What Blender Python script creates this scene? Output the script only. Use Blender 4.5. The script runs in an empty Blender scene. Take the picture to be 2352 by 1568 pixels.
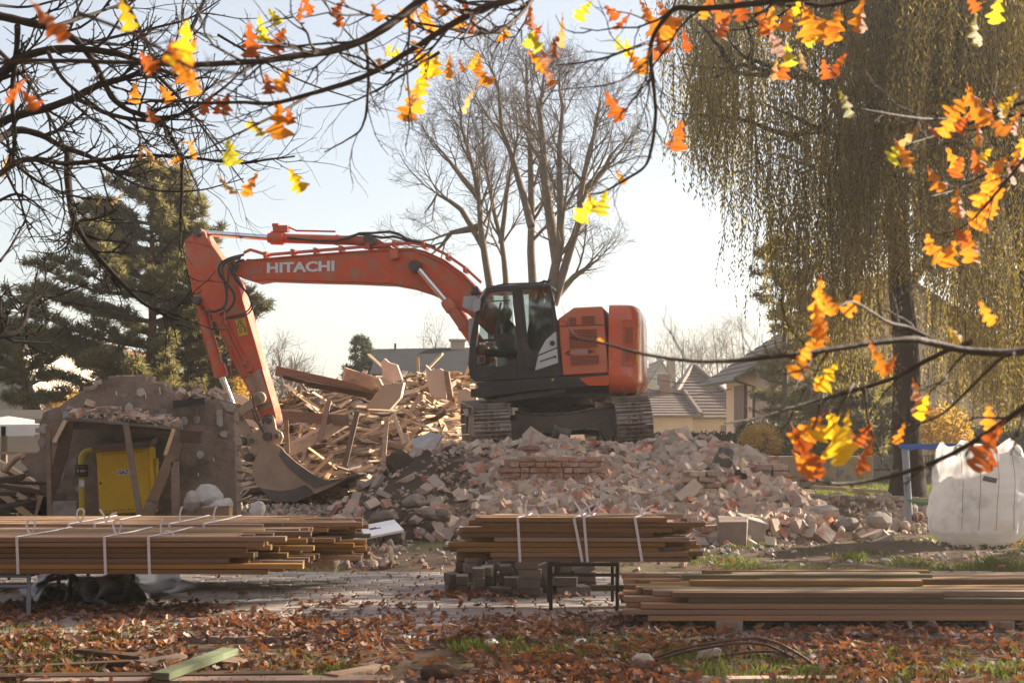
import bpy, math, random
import numpy as np
from mathutils import Vector, Matrix, Euler, noise
R = math.radians
random.seed(7); rng = np.random.default_rng(11)
scene = bpy.context.scene
COL = scene.collection

# ------------------------------------------------------------------ camera, light, exposure
F, CX, HY, EYE = 3266.7, 1176.0, 960.0, 1.6     # focal length in picture units, horizon row, eye height
cam_d = bpy.data.cameras.new('camera'); cam = bpy.data.objects.new('camera', cam_d); COL.objects.link(cam)
cam.location = (0, 0, EYE); cam.rotation_euler = (R(90), 0, 0)
cam_d.lens = 50; cam_d.sensor_width = 36; cam_d.shift_y = (HY - 784) / 2352
cam_d.clip_start = 0.1; cam_d.clip_end = 1500
cam_d.dof.use_dof = True; cam_d.dof.focus_distance = 17.0; cam_d.dof.aperture_fstop = 6.3
scene.camera = cam

SUN_AZ, SUN_EL = R(62), R(24)                    # to the right of the view direction, above the horizon
world = bpy.data.worlds.new('World'); scene.world = world; world.use_nodes = True
wn = world.node_tree.nodes; wl = world.node_tree.links; wn.clear()
sky = wn.new('ShaderNodeTexSky'); sky.sky_type = 'NISHITA'; sky.sun_disc = False
sky.sun_elevation = SUN_EL; sky.sun_rotation = SUN_AZ
sky.air_density = 1.0; sky.dust_density = 1.2; sky.ozone_density = 1.0; sky.altitude = 200
bg = wn.new('ShaderNodeBackground'); bg.inputs['Strength'].default_value = 0.10
wo = wn.new('ShaderNodeOutputWorld')
veil = wn.new('ShaderNodeMix'); veil.data_type = 'RGBA'; veil.inputs[0].default_value = 0.74   # thin milky overcast in front of the blue
veil.inputs[7].default_value = (1.62, 1.6, 1.6, 1); wl.new(sky.outputs[0], veil.inputs[6])
wl.new(veil.outputs[2], bg.inputs[0]); wl.new(bg.outputs[0], wo.inputs[0])
sun_d = bpy.data.lights.new('sun', 'SUN'); sun = bpy.data.objects.new('sun', sun_d); COL.objects.link(sun)
sun_d.energy = 4.9; sun_d.angle = R(0.55); sun_d.color = (1.0, 0.87, 0.70)
sdir = Vector((math.sin(SUN_AZ) * math.cos(SUN_EL), math.cos(SUN_AZ) * math.cos(SUN_EL), math.sin(SUN_EL)))
sun.rotation_euler = sdir.to_track_quat('Z', 'Y').to_euler()
sun.location = (30, 20, 30)
scene.view_settings.view_transform = 'Standard'; scene.view_settings.look = 'None'
scene.view_settings.gamma = 1.0; scene.view_settings.use_curve_mapping = False
scene.view_settings.exposure = 1.95
cy = scene.cycles
cy.max_bounces = 8; cy.diffuse_bounces = 3; cy.glossy_bounces = 3; cy.transmission_bounces = 6
cy.transparent_max_bounces = 12; cy.volume_bounces = 1; cy.use_denoising = True
cy.sample_clamp_indirect = 6.0

# ------------------------------------------------------------------ helpers
def P(px, py, D): return Vector(((px - CX) / F * D, D, EYE - (py - HY) / F * D))
def G(px, py, z=0.0): return P(px, py, (EYE - z) * F / (py - HY))
def rr(a, b): return random.uniform(a, b)

class MB:
    """collects shapes and links them as one mesh object"""
    def __init__(s): s.v = []; s.f = []; s.m = []; s.mi = 0
    def add(s, vs, fs):
        b = len(s.v); s.v.extend([tuple(v) for v in vs])
        for f in fs: s.f.append([b + i for i in f]); s.m.append(s.mi)
        return s
    def box(s, c, d, rot=None, jit=0.0):
        c = Vector(c); hx, hy, hz = d[0] / 2, d[1] / 2, d[2] / 2
        vs = []
        for z in (-hz, hz):
            for x, y in ((-hx, -hy), (hx, -hy), (hx, hy), (-hx, hy)):
                p = Vector((x, y, z))
                if jit: p += Vector((rr(-jit, jit), rr(-jit, jit), rr(-jit, jit)))
                if rot: p = rot @ p
                vs.append(c + p)
        return s.add(vs, [(3, 2, 1, 0), (4, 5, 6, 7), (0, 1, 5, 4), (1, 2, 6, 5), (2, 3, 7, 6), (3, 0, 4, 7)])
    def beam(s, p0, p1, w, h, up=(0, 0, 1), jit=0.0, taper=1.0):
        p0 = Vector(p0); p1 = Vector(p1); d = (p1 - p0); L = d.length; d.normalize()
        up = Vector(up)
        if abs(d.dot(up)) > 0.98: up = Vector((0, 1, 0)) if abs(d.y) < .9 else Vector((1, 0, 0))
        sd = d.cross(up).normalized(); u = sd.cross(d).normalized()
        vs = []
        for p, k in ((p0, 1), (p1, taper)):
            for a, b in ((-1, -1), (1, -1), (1, 1), (-1, 1)):
                q = p + sd * a * w / 2 * k + u * b * h / 2 * k
                if jit: q = q + Vector((rr(-jit, jit), rr(-jit, jit), rr(-jit, jit)))
                vs.append(q)
        return s.add(vs, [(0, 1, 2, 3), (7, 6, 5, 4), (0, 4, 5, 1), (1, 5, 6, 2), (2, 6, 7, 3), (3, 7, 4, 0)])
    def tube(s, pts, r, n=6, cap=True):
        pts = [Vector(p) for p in pts]; N = len(pts)
        if not hasattr(r, '__len__'): r = [r] * N
        vs = []; fs = []; up = None
        for i, p in enumerate(pts):
            d = (pts[min(i + 1, N - 1)] - pts[max(i - 1, 0)])
            if d.length < 1e-9: d = Vector((0, 0, 1))
            d.normalize()
            if up is None:
                up = Vector((0, 0, 1)) if abs(d.z) < .9 else Vector((1, 0, 0))
            a = d.cross(up)
            if a.length < 1e-6: a = d.orthogonal()
            a.normalize(); b = d.cross(a).normalized(); up = -b if False else a.cross(d)
            for k in range(n):
                t = 2 * math.pi * k / n
                vs.append(p + (a * math.cos(t) + b * math.sin(t)) * r[i])
        for i in range(N - 1):
            for k in range(n):
                k2 = (k + 1) % n
                fs.append((i * n + k, i * n + k2, (i + 1) * n + k2, (i + 1) * n + k))
        if cap:
            fs.append(tuple(range(n))[::-1]); fs.append(tuple((N - 1) * n + k for k in range(n)))
        return s.add(vs, fs)
    def prism(s, A, B):
        n = len(A)
        fs = [tuple(range(n)), tuple(range(2 * n - 1, n - 1, -1))]
        fs += [(i, n + i, n + (i + 1) % n, (i + 1) % n) for i in range(n)]
        return s.add(list(A) + list(B), fs)
    def disc(s, c, axis, r, h, n=16, r2=None):
        axis = Vector(axis).normalized(); c = Vector(c)
        return s.tube([c, c + axis * h], [r, r if r2 is None else r2], n)
    def rock(s, c, d, rot=None, jit=.18):
        """an irregular broken lump: a box cut at its corners and pushed about"""
        c = Vector(c); vs = []; T = ROCK
        pl = [(Vector((random.gauss(0, 1), random.gauss(0, 1), random.gauss(0, 1))).normalized(), rr(.62, .62 + jit * 2)) for _ in range(11)]
        for v in T[0]:
            u = Vector(v); r = 1.08
            for n_, h_ in pl:
                q = u.dot(n_)
                if q > .05: r = min(r, h_ / q)
            u = u * r * rr(.97, 1.03); p = Vector((u.x * d[0] / 2, u.y * d[1] / 2, u.z * d[2] / 2)) * 1.18
            if rot: p = rot @ p
            vs.append(c + p)
        return s.add(vs, T[1])
    def build(s, name, mats, parent=None, smooth=None, bevel=0, rnd=None):
        me = bpy.data.meshes.new(name); me.from_pydata(s.v, [], s.f)
        if not isinstance(mats, (list, tuple)): mats = [mats]
        for m in mats: me.materials.append(m)
        if len(mats) > 1: me.polygons.foreach_set('material_index', s.m)
        if rnd is not None:
            at = me.attributes.new('rnd', 'FLOAT', 'POINT'); at.data.foreach_set('value', rnd)
        me.update(); fix_normals(me)
        if smooth is not None:
            me.shade_smooth()
            if smooth < 179: me.set_sharp_from_angle(angle=R(smooth))
        o = bpy.data.objects.new(name, me); COL.objects.link(o)
        if parent: o.parent = parent
        if bevel:
            b = o.modifiers.new('bevel', 'BEVEL'); b.width = bevel; b.segments = 2; b.limit_method = 'ANGLE'; b.angle_limit = R(40)
        return o
def _islands(mb):
    p = list(range(len(mb.v)))
    def fd(a):
        while p[a] != a: p[a] = p[p[a]]; a = p[a]
        return a
    for f in mb.f:
        r0 = fd(f[0])
        for i in f[1:]: p[fd(i)] = r0
    g = {}
    for k, f in enumerate(mb.f): g.setdefault(fd(f[0]), []).append(k)
    return g
def build_each(mb, name, mats, parent=None, **kw):
    """each separate piece of the builder becomes an object of its own"""
    out = []
    for fs in _islands(mb).values():
        q = MB(); ix = {}
        for k in fs:
            for i in mb.f[k]:
                if i not in ix: ix[i] = len(q.v); q.v.append(mb.v[i])
            q.f.append([ix[i] for i in mb.f[k]]); q.m.append(mb.m[k])
        out.append(q.build(name, mats, parent, **kw))
    return out
import bmesh
def fix_normals(me):
    bm = bmesh.new(); bm.from_mesh(me); bmesh.ops.recalc_face_normals(bm, faces=bm.faces); bm.to_mesh(me); bm.free()
def _rock():
    bm = bmesh.new(); bmesh.ops.create_icosphere(bm, subdivisions=2, radius=1.0); bm.verts.index_update()
    T = ([tuple(v.co) for v in bm.verts], [[v.index for v in f.verts] for f in bm.faces]); bm.free(); return T
ROCK = _rock()

def np_obj(name, V, Fc, mat, parent=None, rnd=None, smooth=False):
    """V (n,3), Fc (m,k) -> one mesh object, fast"""
    me = bpy.data.meshes.new(name); V = np.asarray(V, dtype=np.float32); Fc = np.asarray(Fc, dtype=np.int32)
    m, k = Fc.shape
    me.vertices.add(len(V)); me.vertices.foreach_set('co', V.ravel())
    me.loops.add(m * k); me.loops.foreach_set('vertex_index', Fc.ravel())
    me.polygons.add(m); me.polygons.foreach_set('loop_start', np.arange(0, m * k, k, dtype=np.int32))
    me.update(calc_edges=True)
    for q in (mat if isinstance(mat, (list, tuple)) else [mat]): me.materials.append(q)
    if rnd is not None:
        at = me.attributes.new('rnd', 'FLOAT', 'POINT'); at.data.foreach_set('value', np.asarray(rnd, dtype=np.float32))
    if smooth: me.shade_smooth()
    else: me.shade_flat()
    o = bpy.data.objects.new(name, me); COL.objects.link(o)
    if parent: o.parent = parent
    return o
def stamp(T, Fc, M, t):
    """template verts T (k,3) copied by matrices M (n,3,3) and offsets t (n,3)"""
    n = len(M); V = np.einsum('nij,kj->nki', M, T) + t[:, None, :]
    k = len(T); FF = (np.asarray(Fc)[None] + (np.arange(n) * k)[:, None, None]).reshape(-1, np.asarray(Fc).shape[1])
    return V.reshape(-1, 3), FF
def rotmats(n, tilt=.5, yaw=True):
    a = rng.uniform(0, 2 * np.pi, n) if yaw else np.zeros(n)
    b = rng.normal(0, tilt, n); c = rng.normal(0, tilt, n)
    def Rz(t): z = np.zeros_like(t); o = np.ones_like(t); return np.stack([np.cos(t), -np.sin(t), z, np.sin(t), np.cos(t), z, z, z, o], -1).reshape(-1, 3, 3)
    def Rx(t): z = np.zeros_like(t); o = np.ones_like(t); return np.stack([o, z, z, z, np.cos(t), -np.sin(t), z, np.sin(t), np.cos(t)], -1).reshape(-1, 3, 3)
    def Ry(t): z = np.zeros_like(t); o = np.ones_like(t); return np.stack([np.cos(t), z, np.sin(t), z, o, z, -np.sin(t), z, np.cos(t)], -1).reshape(-1, 3, 3)
    return Rz(a) @ Ry(b) @ Rx(c)

def tag(o, label=None, cat=None, group=None, kind=None):
    if label: o['label'] = label
    if cat: o['category'] = cat
    if group: o['group'] = group
    if kind: o['kind'] = kind
    return o
def empty(name, loc=(0, 0, 0), rz=0.0, label=None, cat=None, group=None):
    o = bpy.data.objects.new(name, None); COL.objects.link(o); o.location = loc; o.rotation_euler = (0, 0, rz)
    o.empty_display_size = .2
    return tag(o, label, cat, group)
def inst(name, me, M, parent=None):
    o = bpy.data.objects.new(name, me); COL.objects.link(o)
    if parent: o.parent = parent
    o.matrix_local = M
    return o
def keep(o, parent):
    """parent without moving (the parent is rotated about Z only and placed)"""
    M = Matrix.Translation(parent.location) @ parent.rotation_euler.to_matrix().to_4x4()
    o.parent = parent; o.matrix_parent_inverse = M.inverted(); return o

# ------------------------------------------------------------------ materials
def nd(nt, t, **kw):
    n = nt.nodes.new(t)
    for k, v in kw.items(): setattr(n, k, v)
    return n
def mat(name, c1, c2=None, scale=4.0, rough=.8, bump=0.0, bscale=None, metal=0.0, spec=.4, vary=0.0, stretch=None,
        trans=0.0, tcol=None, c3=None, c3lo=.58, c3hi=.66, c3scale=1.3, detail=6, coat=0.0, rvar=0.1, tex='Object'):
    """principled surface: two colours mixed by noise, a third in patches, per-piece brightness, fine relief"""
    m = bpy.data.materials.new(name); m.use_nodes = True; nt = m.node_tree; L = nt.links; nt.nodes.clear()
    out = nd(nt, 'ShaderNodeOutputMaterial'); b = nd(nt, 'ShaderNodeBsdfPrincipled')
    tc = nd(nt, 'ShaderNodeTexCoord'); oi = nd(nt, 'ShaderNodeObjectInfo'); at = nd(nt, 'ShaderNodeAttribute'); at.attribute_name = 'rnd'
    ad = nd(nt, 'ShaderNodeMath', operation='ADD'); L.new(oi.outputs['Random'], ad.inputs[0]); L.new(at.outputs['Fac'], ad.inputs[1])
    fr = nd(nt, 'ShaderNodeMath', operation='FRACT'); L.new(ad.outputs[0], fr.inputs[0])
    mp = nd(nt, 'ShaderNodeMapping'); L.new(tc.outputs[tex], mp.inputs['Vector'])
    if stretch: mp.inputs['Scale'].default_value = stretch
    mu = nd(nt, 'ShaderNodeMath', operation='MULTIPLY'); mu.inputs[1].default_value = 37.0; L.new(fr.outputs[0], mu.inputs[0])
    cb = nd(nt, 'ShaderNodeCombineXYZ')
    for i in range(3): L.new(mu.outputs[0], cb.inputs[i])
    L.new(cb.outputs[0], mp.inputs['Location'])
    def noi(sc, det=detail):
        n = nd(nt, 'ShaderNodeTexNoise'); n.inputs['Scale'].default_value = sc; n.inputs['Detail'].default_value = det
        n.inputs['Roughness'].default_value = .62
        L.new(mp.outputs[0], n.inputs['Vector']); return n
    def ramp(src, lo, hi):
        r = nd(nt, 'ShaderNodeMapRange'); r.inputs['From Min'].default_value = lo; r.inputs['From Max'].default_value = hi; L.new(src, r.inputs['Value']); return r.outputs[0]
    def mix(f, a, c):
        x = nd(nt, 'ShaderNodeMix', data_type='RGBA'); L.new(f, x.inputs[0])
        for s, v in ((x.inputs[6], a), (x.inputs[7], c)):
            if isinstance(v, tuple): s.default_value = (*v[:3], 1)
            else: L.new(v, s)
        return x.outputs[2]
    n1 = noi(scale)
    col = mix(ramp(n1.outputs['Fac'], .32, .68), c1, c2 or c1)
    if c3: col = mix(ramp(noi(c3scale, 8).outputs['Fac'], c3lo, c3hi), col, c3)
    if vary:
        hs = nd(nt, 'ShaderNodeHueSaturation'); L.new(col, hs.inputs['Color'])
        r = nd(nt, 'ShaderNodeMapRange'); r.inputs['To Min'].default_value = 1 - vary; r.inputs['To Max'].default_value = 1 + vary; L.new(fr.outputs[0], r.inputs['Value']); L.new(r.outputs[0], hs.inputs['Value'])
        m2 = nd(nt, 'ShaderNodeMath', operation='MULTIPLY'); m2.inputs[1].default_value = 7.31; L.new(fr.outputs[0], m2.inputs[0])
        f2 = nd(nt, 'ShaderNodeMath', operation='FRACT'); L.new(m2.outputs[0], f2.inputs[0])
        r2 = nd(nt, 'ShaderNodeMapRange'); r2.inputs['To Min'].default_value = .5 - vary * .022; r2.inputs['To Max'].default_value = .5 + vary * .022; L.new(f2.outputs[0], r2.inputs['Value']); L.new(r2.outputs[0], hs.inputs['Hue'])
        r3 = nd(nt, 'ShaderNodeMapRange'); r3.inputs['To Min'].default_value = 1 - vary * .7; r3.inputs['To Max'].default_value = 1 + vary * .4; L.new(f2.outputs[0], r3.inputs['Value']); L.new(r3.outputs[0], hs.inputs['Saturation'])
        col = hs.outputs[0]
    L.new(col, b.inputs['Base Color'])
    rg = nd(nt, 'ShaderNodeMapRange'); rg.inputs['To Min'].default_value = max(0, rough - rvar); rg.inputs['To Max'].default_value = min(1, rough + rvar); L.new(n1.outputs['Fac'], rg.inputs['Value']); L.new(rg.outputs[0], b.inputs['Roughness'])
    b.inputs['Metallic'].default_value = metal; b.inputs['Specular IOR Level'].default_value = spec
    if coat: b.inputs['Coat Weight'].default_value = coat; b.inputs['Coat Roughness'].default_value = .15
    if bump:
        bp = nd(nt, 'ShaderNodeBump'); bp.inputs['Strength'].default_value = bump; bp.inputs['Distance'].default_value = .03
        L.new(noi(bscale or scale * 3, 8).outputs['Fac'], bp.inputs['Height']); L.new(bp.outputs[0], b.inputs['Normal'])
    sh = b.outputs[0]
    if trans:
        tr = nd(nt, 'ShaderNodeBsdfTranslucent'); mx = nd(nt, 'ShaderNodeMixShader'); mx.inputs[0].default_value = trans
        if tcol: L.new(mix(ramp(n1.outputs['Fac'], .32, .68), tcol, tuple(x * .75 for x in tcol)), tr.inputs[0])
        else: L.new(col, tr.inputs[0])
        L.new(b.outputs[0], mx.inputs[1]); L.new(tr.outputs[0], mx.inputs[2]); sh = mx.outputs[0]
    L.new(sh, out.inputs['Surface'])
    return m
def glass_mat(name, tint=(.6, .66, .66), gl=.12):
    m = bpy.data.materials.new(name); m.use_nodes = True; nt = m.node_tree; nt.nodes.clear(); L = nt.links
    out = nd(nt, 'ShaderNodeOutputMaterial'); t = nd(nt, 'ShaderNodeBsdfTransparent'); t.inputs[0].default_value = (*tint, 1)
    g = nd(nt, 'ShaderNodeBsdfGlossy'); g.inputs['Roughness'].default_value = .03
    lw = nd(nt, 'ShaderNodeLayerWeight'); lw.inputs[0].default_value = .35
    r = nd(nt, 'ShaderNodeMapRange'); r.inputs['To Min'].default_value = gl; r.inputs['To Max'].default_value = .9; L.new(lw.outputs['Fresnel'], r.inputs['Value'])
    mx = nd(nt, 'ShaderNodeMixShader'); L.new(r.outputs[0], mx.inputs[0]); L.new(t.outputs[0], mx.inputs[1]); L.new(g.outputs[0], mx.inputs[2]); L.new(mx.outputs[0], out.inputs['Surface'])
    return m

M = {}
M['orange'] = mat('orange_paint', (.62, .085, .02), (.52, .07, .02), 3, .45, .06, 30, spec=.45, c3=(.34, .16, .095), c3lo=.47, c3hi=.66, c3scale=4.5)
M['orange_dusty'] = mat('dusty_orange_paint', (.60, .12, .045), (.52, .15, .08), 2.5, .5, .04, 30, spec=.5, c3=(.45, .25, .17), c3lo=.5, c3hi=.85, c3scale=1.6)
M['orange_gloss'] = mat('glossy_orange_paint', (.62, .09, .022), (.56, .09, .03), 2.0, .26, .02, 20, spec=.55, coat=.5, c3=(.5, .2, .12), c3lo=.58, c3hi=.9)
M['black_paint'] = mat('black_cab_paint', (.018, .016, .018), (.035, .03, .03), 3, .4, .03, 30, spec=.5, c3=(.10, .08, .065), c3lo=.55, c3hi=.85)
M['dark_steel'] = mat('dirty_dark_steel', (.045, .038, .034), (.085, .07, .058), 5, .55, .2, 30, spec=.5, c3=(.13, .085, .055), c3lo=.52, c3hi=.7, c3scale=3)
M['frame_steel'] = mat('dusty_frame_steel', (.15, .122, .10), (.09, .074, .062), 4, .6, .2, 24, spec=.4, c3=(.17, .12, .085), c3lo=.5, c3hi=.7)
M['track_steel'] = mat('worn_track_steel', (.22, .175, .14), (.34, .29, .25), 9, .42, .25, 40, metal=.35, c3=(.17, .10, .06), c3lo=.5, c3hi=.66, c3scale=5)
M['chrome'] = mat('chrome_rod', (.75, .75, .77), (.65, .65, .67), 3, .12, 0, metal=1.0)
M['bucket_steel'] = mat('rusty_dusty_bucket_steel', (.42, .285, .19), (.30, .20, .14), 3, .6, .2, 25, metal=.15, c3=(.34, .21, .09), c3lo=.55, c3hi=.7, c3scale=2)
M['rubber'] = mat('black_hose_rubber', (.03, .026, .024), (.05, .045, .04), 8, .55)
M['grey_panel'] = mat('pale_grey_panel', (.55, .54, .53), (.48, .46, .44), 3, .45)
M['glass'] = glass_mat('cab_glass', (.60, .66, .66), .09)
M['window_glass'] = mat('dark_window_glass', (.03, .035, .04), (.05, .05, .06), 2, .1, spec=.6)
M['white_print'] = mat('white_lettering', (.72, .72, .74), (.62, .62, .63), 6, .5)
M['dark_print'] = mat('dark_lettering', (.03, .03, .035), None, 4, .5)
M['silver_print'] = mat('silver_lettering', (.42, .38, .40), (.36, .32, .34), 4, .5)
M['seat_cloth'] = mat('grey_seat_cloth', (.12, .13, .15), (.16, .17, .19), 8, .9)
M['cab_inner'] = mat('pale_cab_lining', (.42, .42, .41), (.36, .36, .36), 4, .7)
M['brick'] = mat('dusty_red_brick', (.455, .365, .285), (.375, .285, .215), 2.2, .92, .35, 7, vary=.26, spec=.2, c3=(.40, .145, .085), c3lo=.53, c3hi=.63, c3scale=1.1)
M['rubble'] = mat('brick_rubble', (.40, .32, .25), (.32, .24, .18), 6, .95, .35, 20, vary=.32, spec=.15, c3=(.38, .16, .10), c3lo=.55, c3hi=.66, c3scale=4)
M['redbrick'] = mat('bare_red_brick', (.40, .17, .10), (.33, .16, .105), 3, .9, .35, 9, vary=.22, spec=.2, c3=(.44, .32, .25), c3lo=.44, c3hi=.58, c3scale=2)
M['stone'] = mat('grey_broken_concrete', (.33, .29, .255), (.26, .225, .195), 4, .92, .4, 12, vary=.2, spec=.2, c3=(.42, .38, .34), c3lo=.56, c3hi=.66)
M['earth_stone'] = mat('earthy_stone', (.19, .145, .115), (.13, .098, .078), 4, .95, .5, 12, vary=.15, spec=.15, c3=(.27, .22, .18), c3lo=.56, c3hi=.68)
M['white_rubble'] = mat('white_plaster_lump', (.50, .475, .44), (.36, .335, .30), 4, .9, .4, 14, vary=.15, spec=.2, c3=(.30, .25, .21), c3lo=.52, c3hi=.66, c3scale=3)
M['plaster'] = mat('grey_brown_render', (.31, .245, .195), (.22, .17, .132), 5, .95, .8, 16, spec=.15, c3=(.16, .125, .098), c3lo=.48, c3hi=.60, c3scale=2.0, tex='Object')
M['mortar'] = mat('mortar_core', (.36, .26, .20), (.28, .2, .155), 4, .95, .5, 18, spec=.15)
M['soil'] = mat('dark_soil', (.10, .068, .047), (.065, .044, .031), 2.5, .97, .6, 14, spec=.1)
M['wood_pale'] = mat('pale_broken_timber', (.60, .44, .29), (.48, .33, .20), 2.0, .85, .25, 6, stretch=(1.2, 5, 5), vary=.32, spec=.2, c3=(.30, .205, .14), c3lo=.55, c3hi=.72)
M['wood_grey'] = mat('weathered_timber', (.26, .18, .125), (.19, .13, .09), 2.0, .88, .3, 6, stretch=(1.2, 5, 5), vary=.3, spec=.2)
M['wood_dark'] = mat('dark_old_timber', (.10, .066, .045), (.07, .046, .032), 2.0, .9, .3, 6, stretch=(1.2, 5, 5), vary=.25, spec=.2)
M['deck'] = mat('brown_impregnated_board', (.34, .195, .088), (.21, .12, .058), 2.2, .78, .25, 7, stretch=(1.0, 4, 4), vary=.55, spec=.25, c3=(.19, .145, .075), c3lo=.56, c3hi=.72, c3scale=1.0)
M['green_board'] = mat('green_treated_board', (.19, .22, .13), (.14, .165, .095), 2.5, .8, .2, 7, stretch=(1, 4, 4), spec=.2)
M['deck_green'] = mat('greenish_impregnated_board', (.155, .145, .07), (.12, .115, .055), 2.5, .8, .2, 7, stretch=(1.0, 4, 4), vary=.2, spec=.2)
M['board'] = mat('cream_wall_board', (.58, .46, .33), (.50, .39, .28), 2.2, .85, .1, 9, vary=.15, spec=.2)
M['plasterboard'] = mat('pale_plaster_board', (.56, .46, .40), (.48, .38, .32), 3, .9, .2, 9, vary=.16, spec=.2)
M['paver'] = mat('grey_concrete_paver', (.36, .31, .275), (.275, .235, .208), 5, .88, .3, 30, vary=.16, spec=.3, c3=(.17, .14, .12), c3lo=.56, c3hi=.72, c3scale=2.4)
M['paver_dark'] = mat('old_dark_paver', (.215, .185, .165), (.16, .137, .12), 4, .9, .35, 16, vary=.25, spec=.25, c3=(.19, .17, .15), c3lo=.56, c3hi=.7)
M['sand'] = mat('joint_sand', (.12, .09, .066), (.085, .064, .048), 12, .97, .4, 50, spec=.1)
M['iron'] = mat('black_iron_tube', (.022, .019, .018), (.045, .034, .028), 8, .5, .1, 40, metal=.4)
M['strap'] = mat('white_plastic_strap', (.72, .71, .75), (.64, .63, .68), 6, .4)
M['yellow'] = mat('yellow_cabinet_paint', (.62, .40, .012), (.55, .35, .012), 2, .45, .03, 30, spec=.4, c3=(.42, .28, .05), c3lo=.58, c3hi=.8, c3scale=2)
M['yellow_pipe'] = mat('yellow_pipe_paint', (.50, .36, .03), (.42, .32, .03), 5, .5, spec=.4)
M['tarp'] = mat('blue_grey_lino', (.46, .48, .55), (.34, .355, .41), 3, .42, .15, 9, spec=.45, c3=(.30, .28, .27), c3lo=.55, c3hi=.75)
M['concrete'] = mat('concrete_block', (.34, .31, .28), (.27, .245, .22), 6, .92, .4, 22, vary=.12, spec=.2)
M['styro'] = mat('white_foam', (.82, .82, .82), (.74, .74, .75), 8, .9, .2, 40)
M['bag'] = mat('white_woven_bag', (.82, .80, .77), (.72, .69, .66), 2.2, .6, .5, 6, spec=.3, trans=.35, c3=(.36, .35, .345), c3lo=.55, c3hi=.8, c3scale=2.2)
M['seam'] = mat('grey_bag_seam', (.22, .21, .22), None, 4, .7)
M['frame_grey'] = mat('blue_grey_post', (.26, .28, .34), (.22, .24, .29), 3, .4)
M['blue'] = mat('blue_play_panel', (.02, .10, .38), (.02, .08, .30), 3, .4)
M['green_bar'] = mat('green_play_band', (.04, .24, .08), None, 3, .45)
M['red'] = mat('red_ring', (.45, .04, .03), None, 3, .45)
M['bark_dark'] = mat('dark_branch_bark', (.018, .013, .011), (.034, .026, .021), 14, .8, .3, 40, spec=.25)
M['bark_oak'] = mat('brown_oak_bark', (.038, .026, .021), (.07, .05, .04), 14, .75, .3, 50, spec=.3)
M['bark_grey'] = mat('grey_tree_bark', (.155, .115, .082), (.11, .082, .06), 5, .9, .4, 14, spec=.2)
M['bark_willow'] = mat('furrowed_willow_bark', (.06, .043, .03), (.034, .025, .018), 3, .95, .9, 7, stretch=(2, 2, .4), spec=.15)
M['willow_leaf'] = mat('willow_leaves', (.16, .13, .035), (.10, .092, .03), 1.0, .55, 0, vary=.4, trans=.5, tcol=(.46, .34, .06), c3=(.30, .18, .03), c3lo=.54, c3hi=.62, c3scale=.5, detail=3)
M['pine_leaf'] = mat('pine_needles', (.115, .112, .048), (.075, .08, .037), 1.5, .6, 0, vary=.35, trans=.45, tcol=(.36, .30, .09), detail=2)
M['spruce_leaf'] = mat('spruce_needles', (.05, .075, .035), (.035, .055, .028), 1.5, .6, 0, vary=.3, trans=.3, tcol=(.12, .14, .05), detail=2)
M['yellow_leaf'] = mat('yellow_shrub_leaves', (.48, .30, .03), (.36, .20, .03), 2, .6, 0, vary=.3, trans=.5, tcol=(.6, .36, .04), detail=2)
M['hedge_leaf'] = mat('hedge_leaves', (.055, .065, .03), (.04, .05, .022), 2, .6, 0, vary=.3, trans=.3, detail=2)
for nm, c, c2, t in (('orange', (.55, .17, .025), (.42, .10, .02), (.95, .36, .03)), ('yellow', (.70, .42, .03), (.55, .28, .02), (1.0, .66, .03)),
                     ('brown', (.33, .10, .03), (.24, .07, .025), (.62, .15, .025)), ('lime', (.42, .40, .04), (.40, .30, .03), (.70, .66, .05)), ('tan', (.50, .30, .13), (.40, .22, .09), (.62, .40, .16))):
    M['leaf_' + nm] = mat(nm + '_oak_leaf', c, c2, 18, .5, .3, 60, spec=.35, vary=.18, trans=.52, tcol=t, c3=tuple(x * .55 for x in c), c3lo=.55, c3hi=.66, c3scale=9, tex='Generated')
M['litter'] = mat('fallen_brown_leaves', (.14, .075, .045), (.092, .05, .033), 9, .75, 0, vary=.55, spec=.35, trans=.25, tcol=(.42, .14, .035), c3=(.31, .215, .165), c3lo=.50, c3hi=.58, c3scale=3.0, detail=3)
M['grass'] = mat('autumn_grass', (.075, .10, .022), (.12, .115, .03), 1.2, .6, 0, vary=.35, spec=.3, trans=.4, tcol=(.20, .24, .03), detail=2)
M['skin'] = mat('skin', (.42, .24, .17), (.38, .21, .15), 8, .55)
M['hair'] = mat('dark_hair', (.02, .015, .012), None, 20, .7)
M['workwear'] = mat('dark_work_jacket', (.025, .026, .032), (.04, .04, .045), 10, .85)
M['hivis'] = mat('high_visibility_vest', (.35, .62, .06), (.30, .55, .05), 6, .7)
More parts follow.
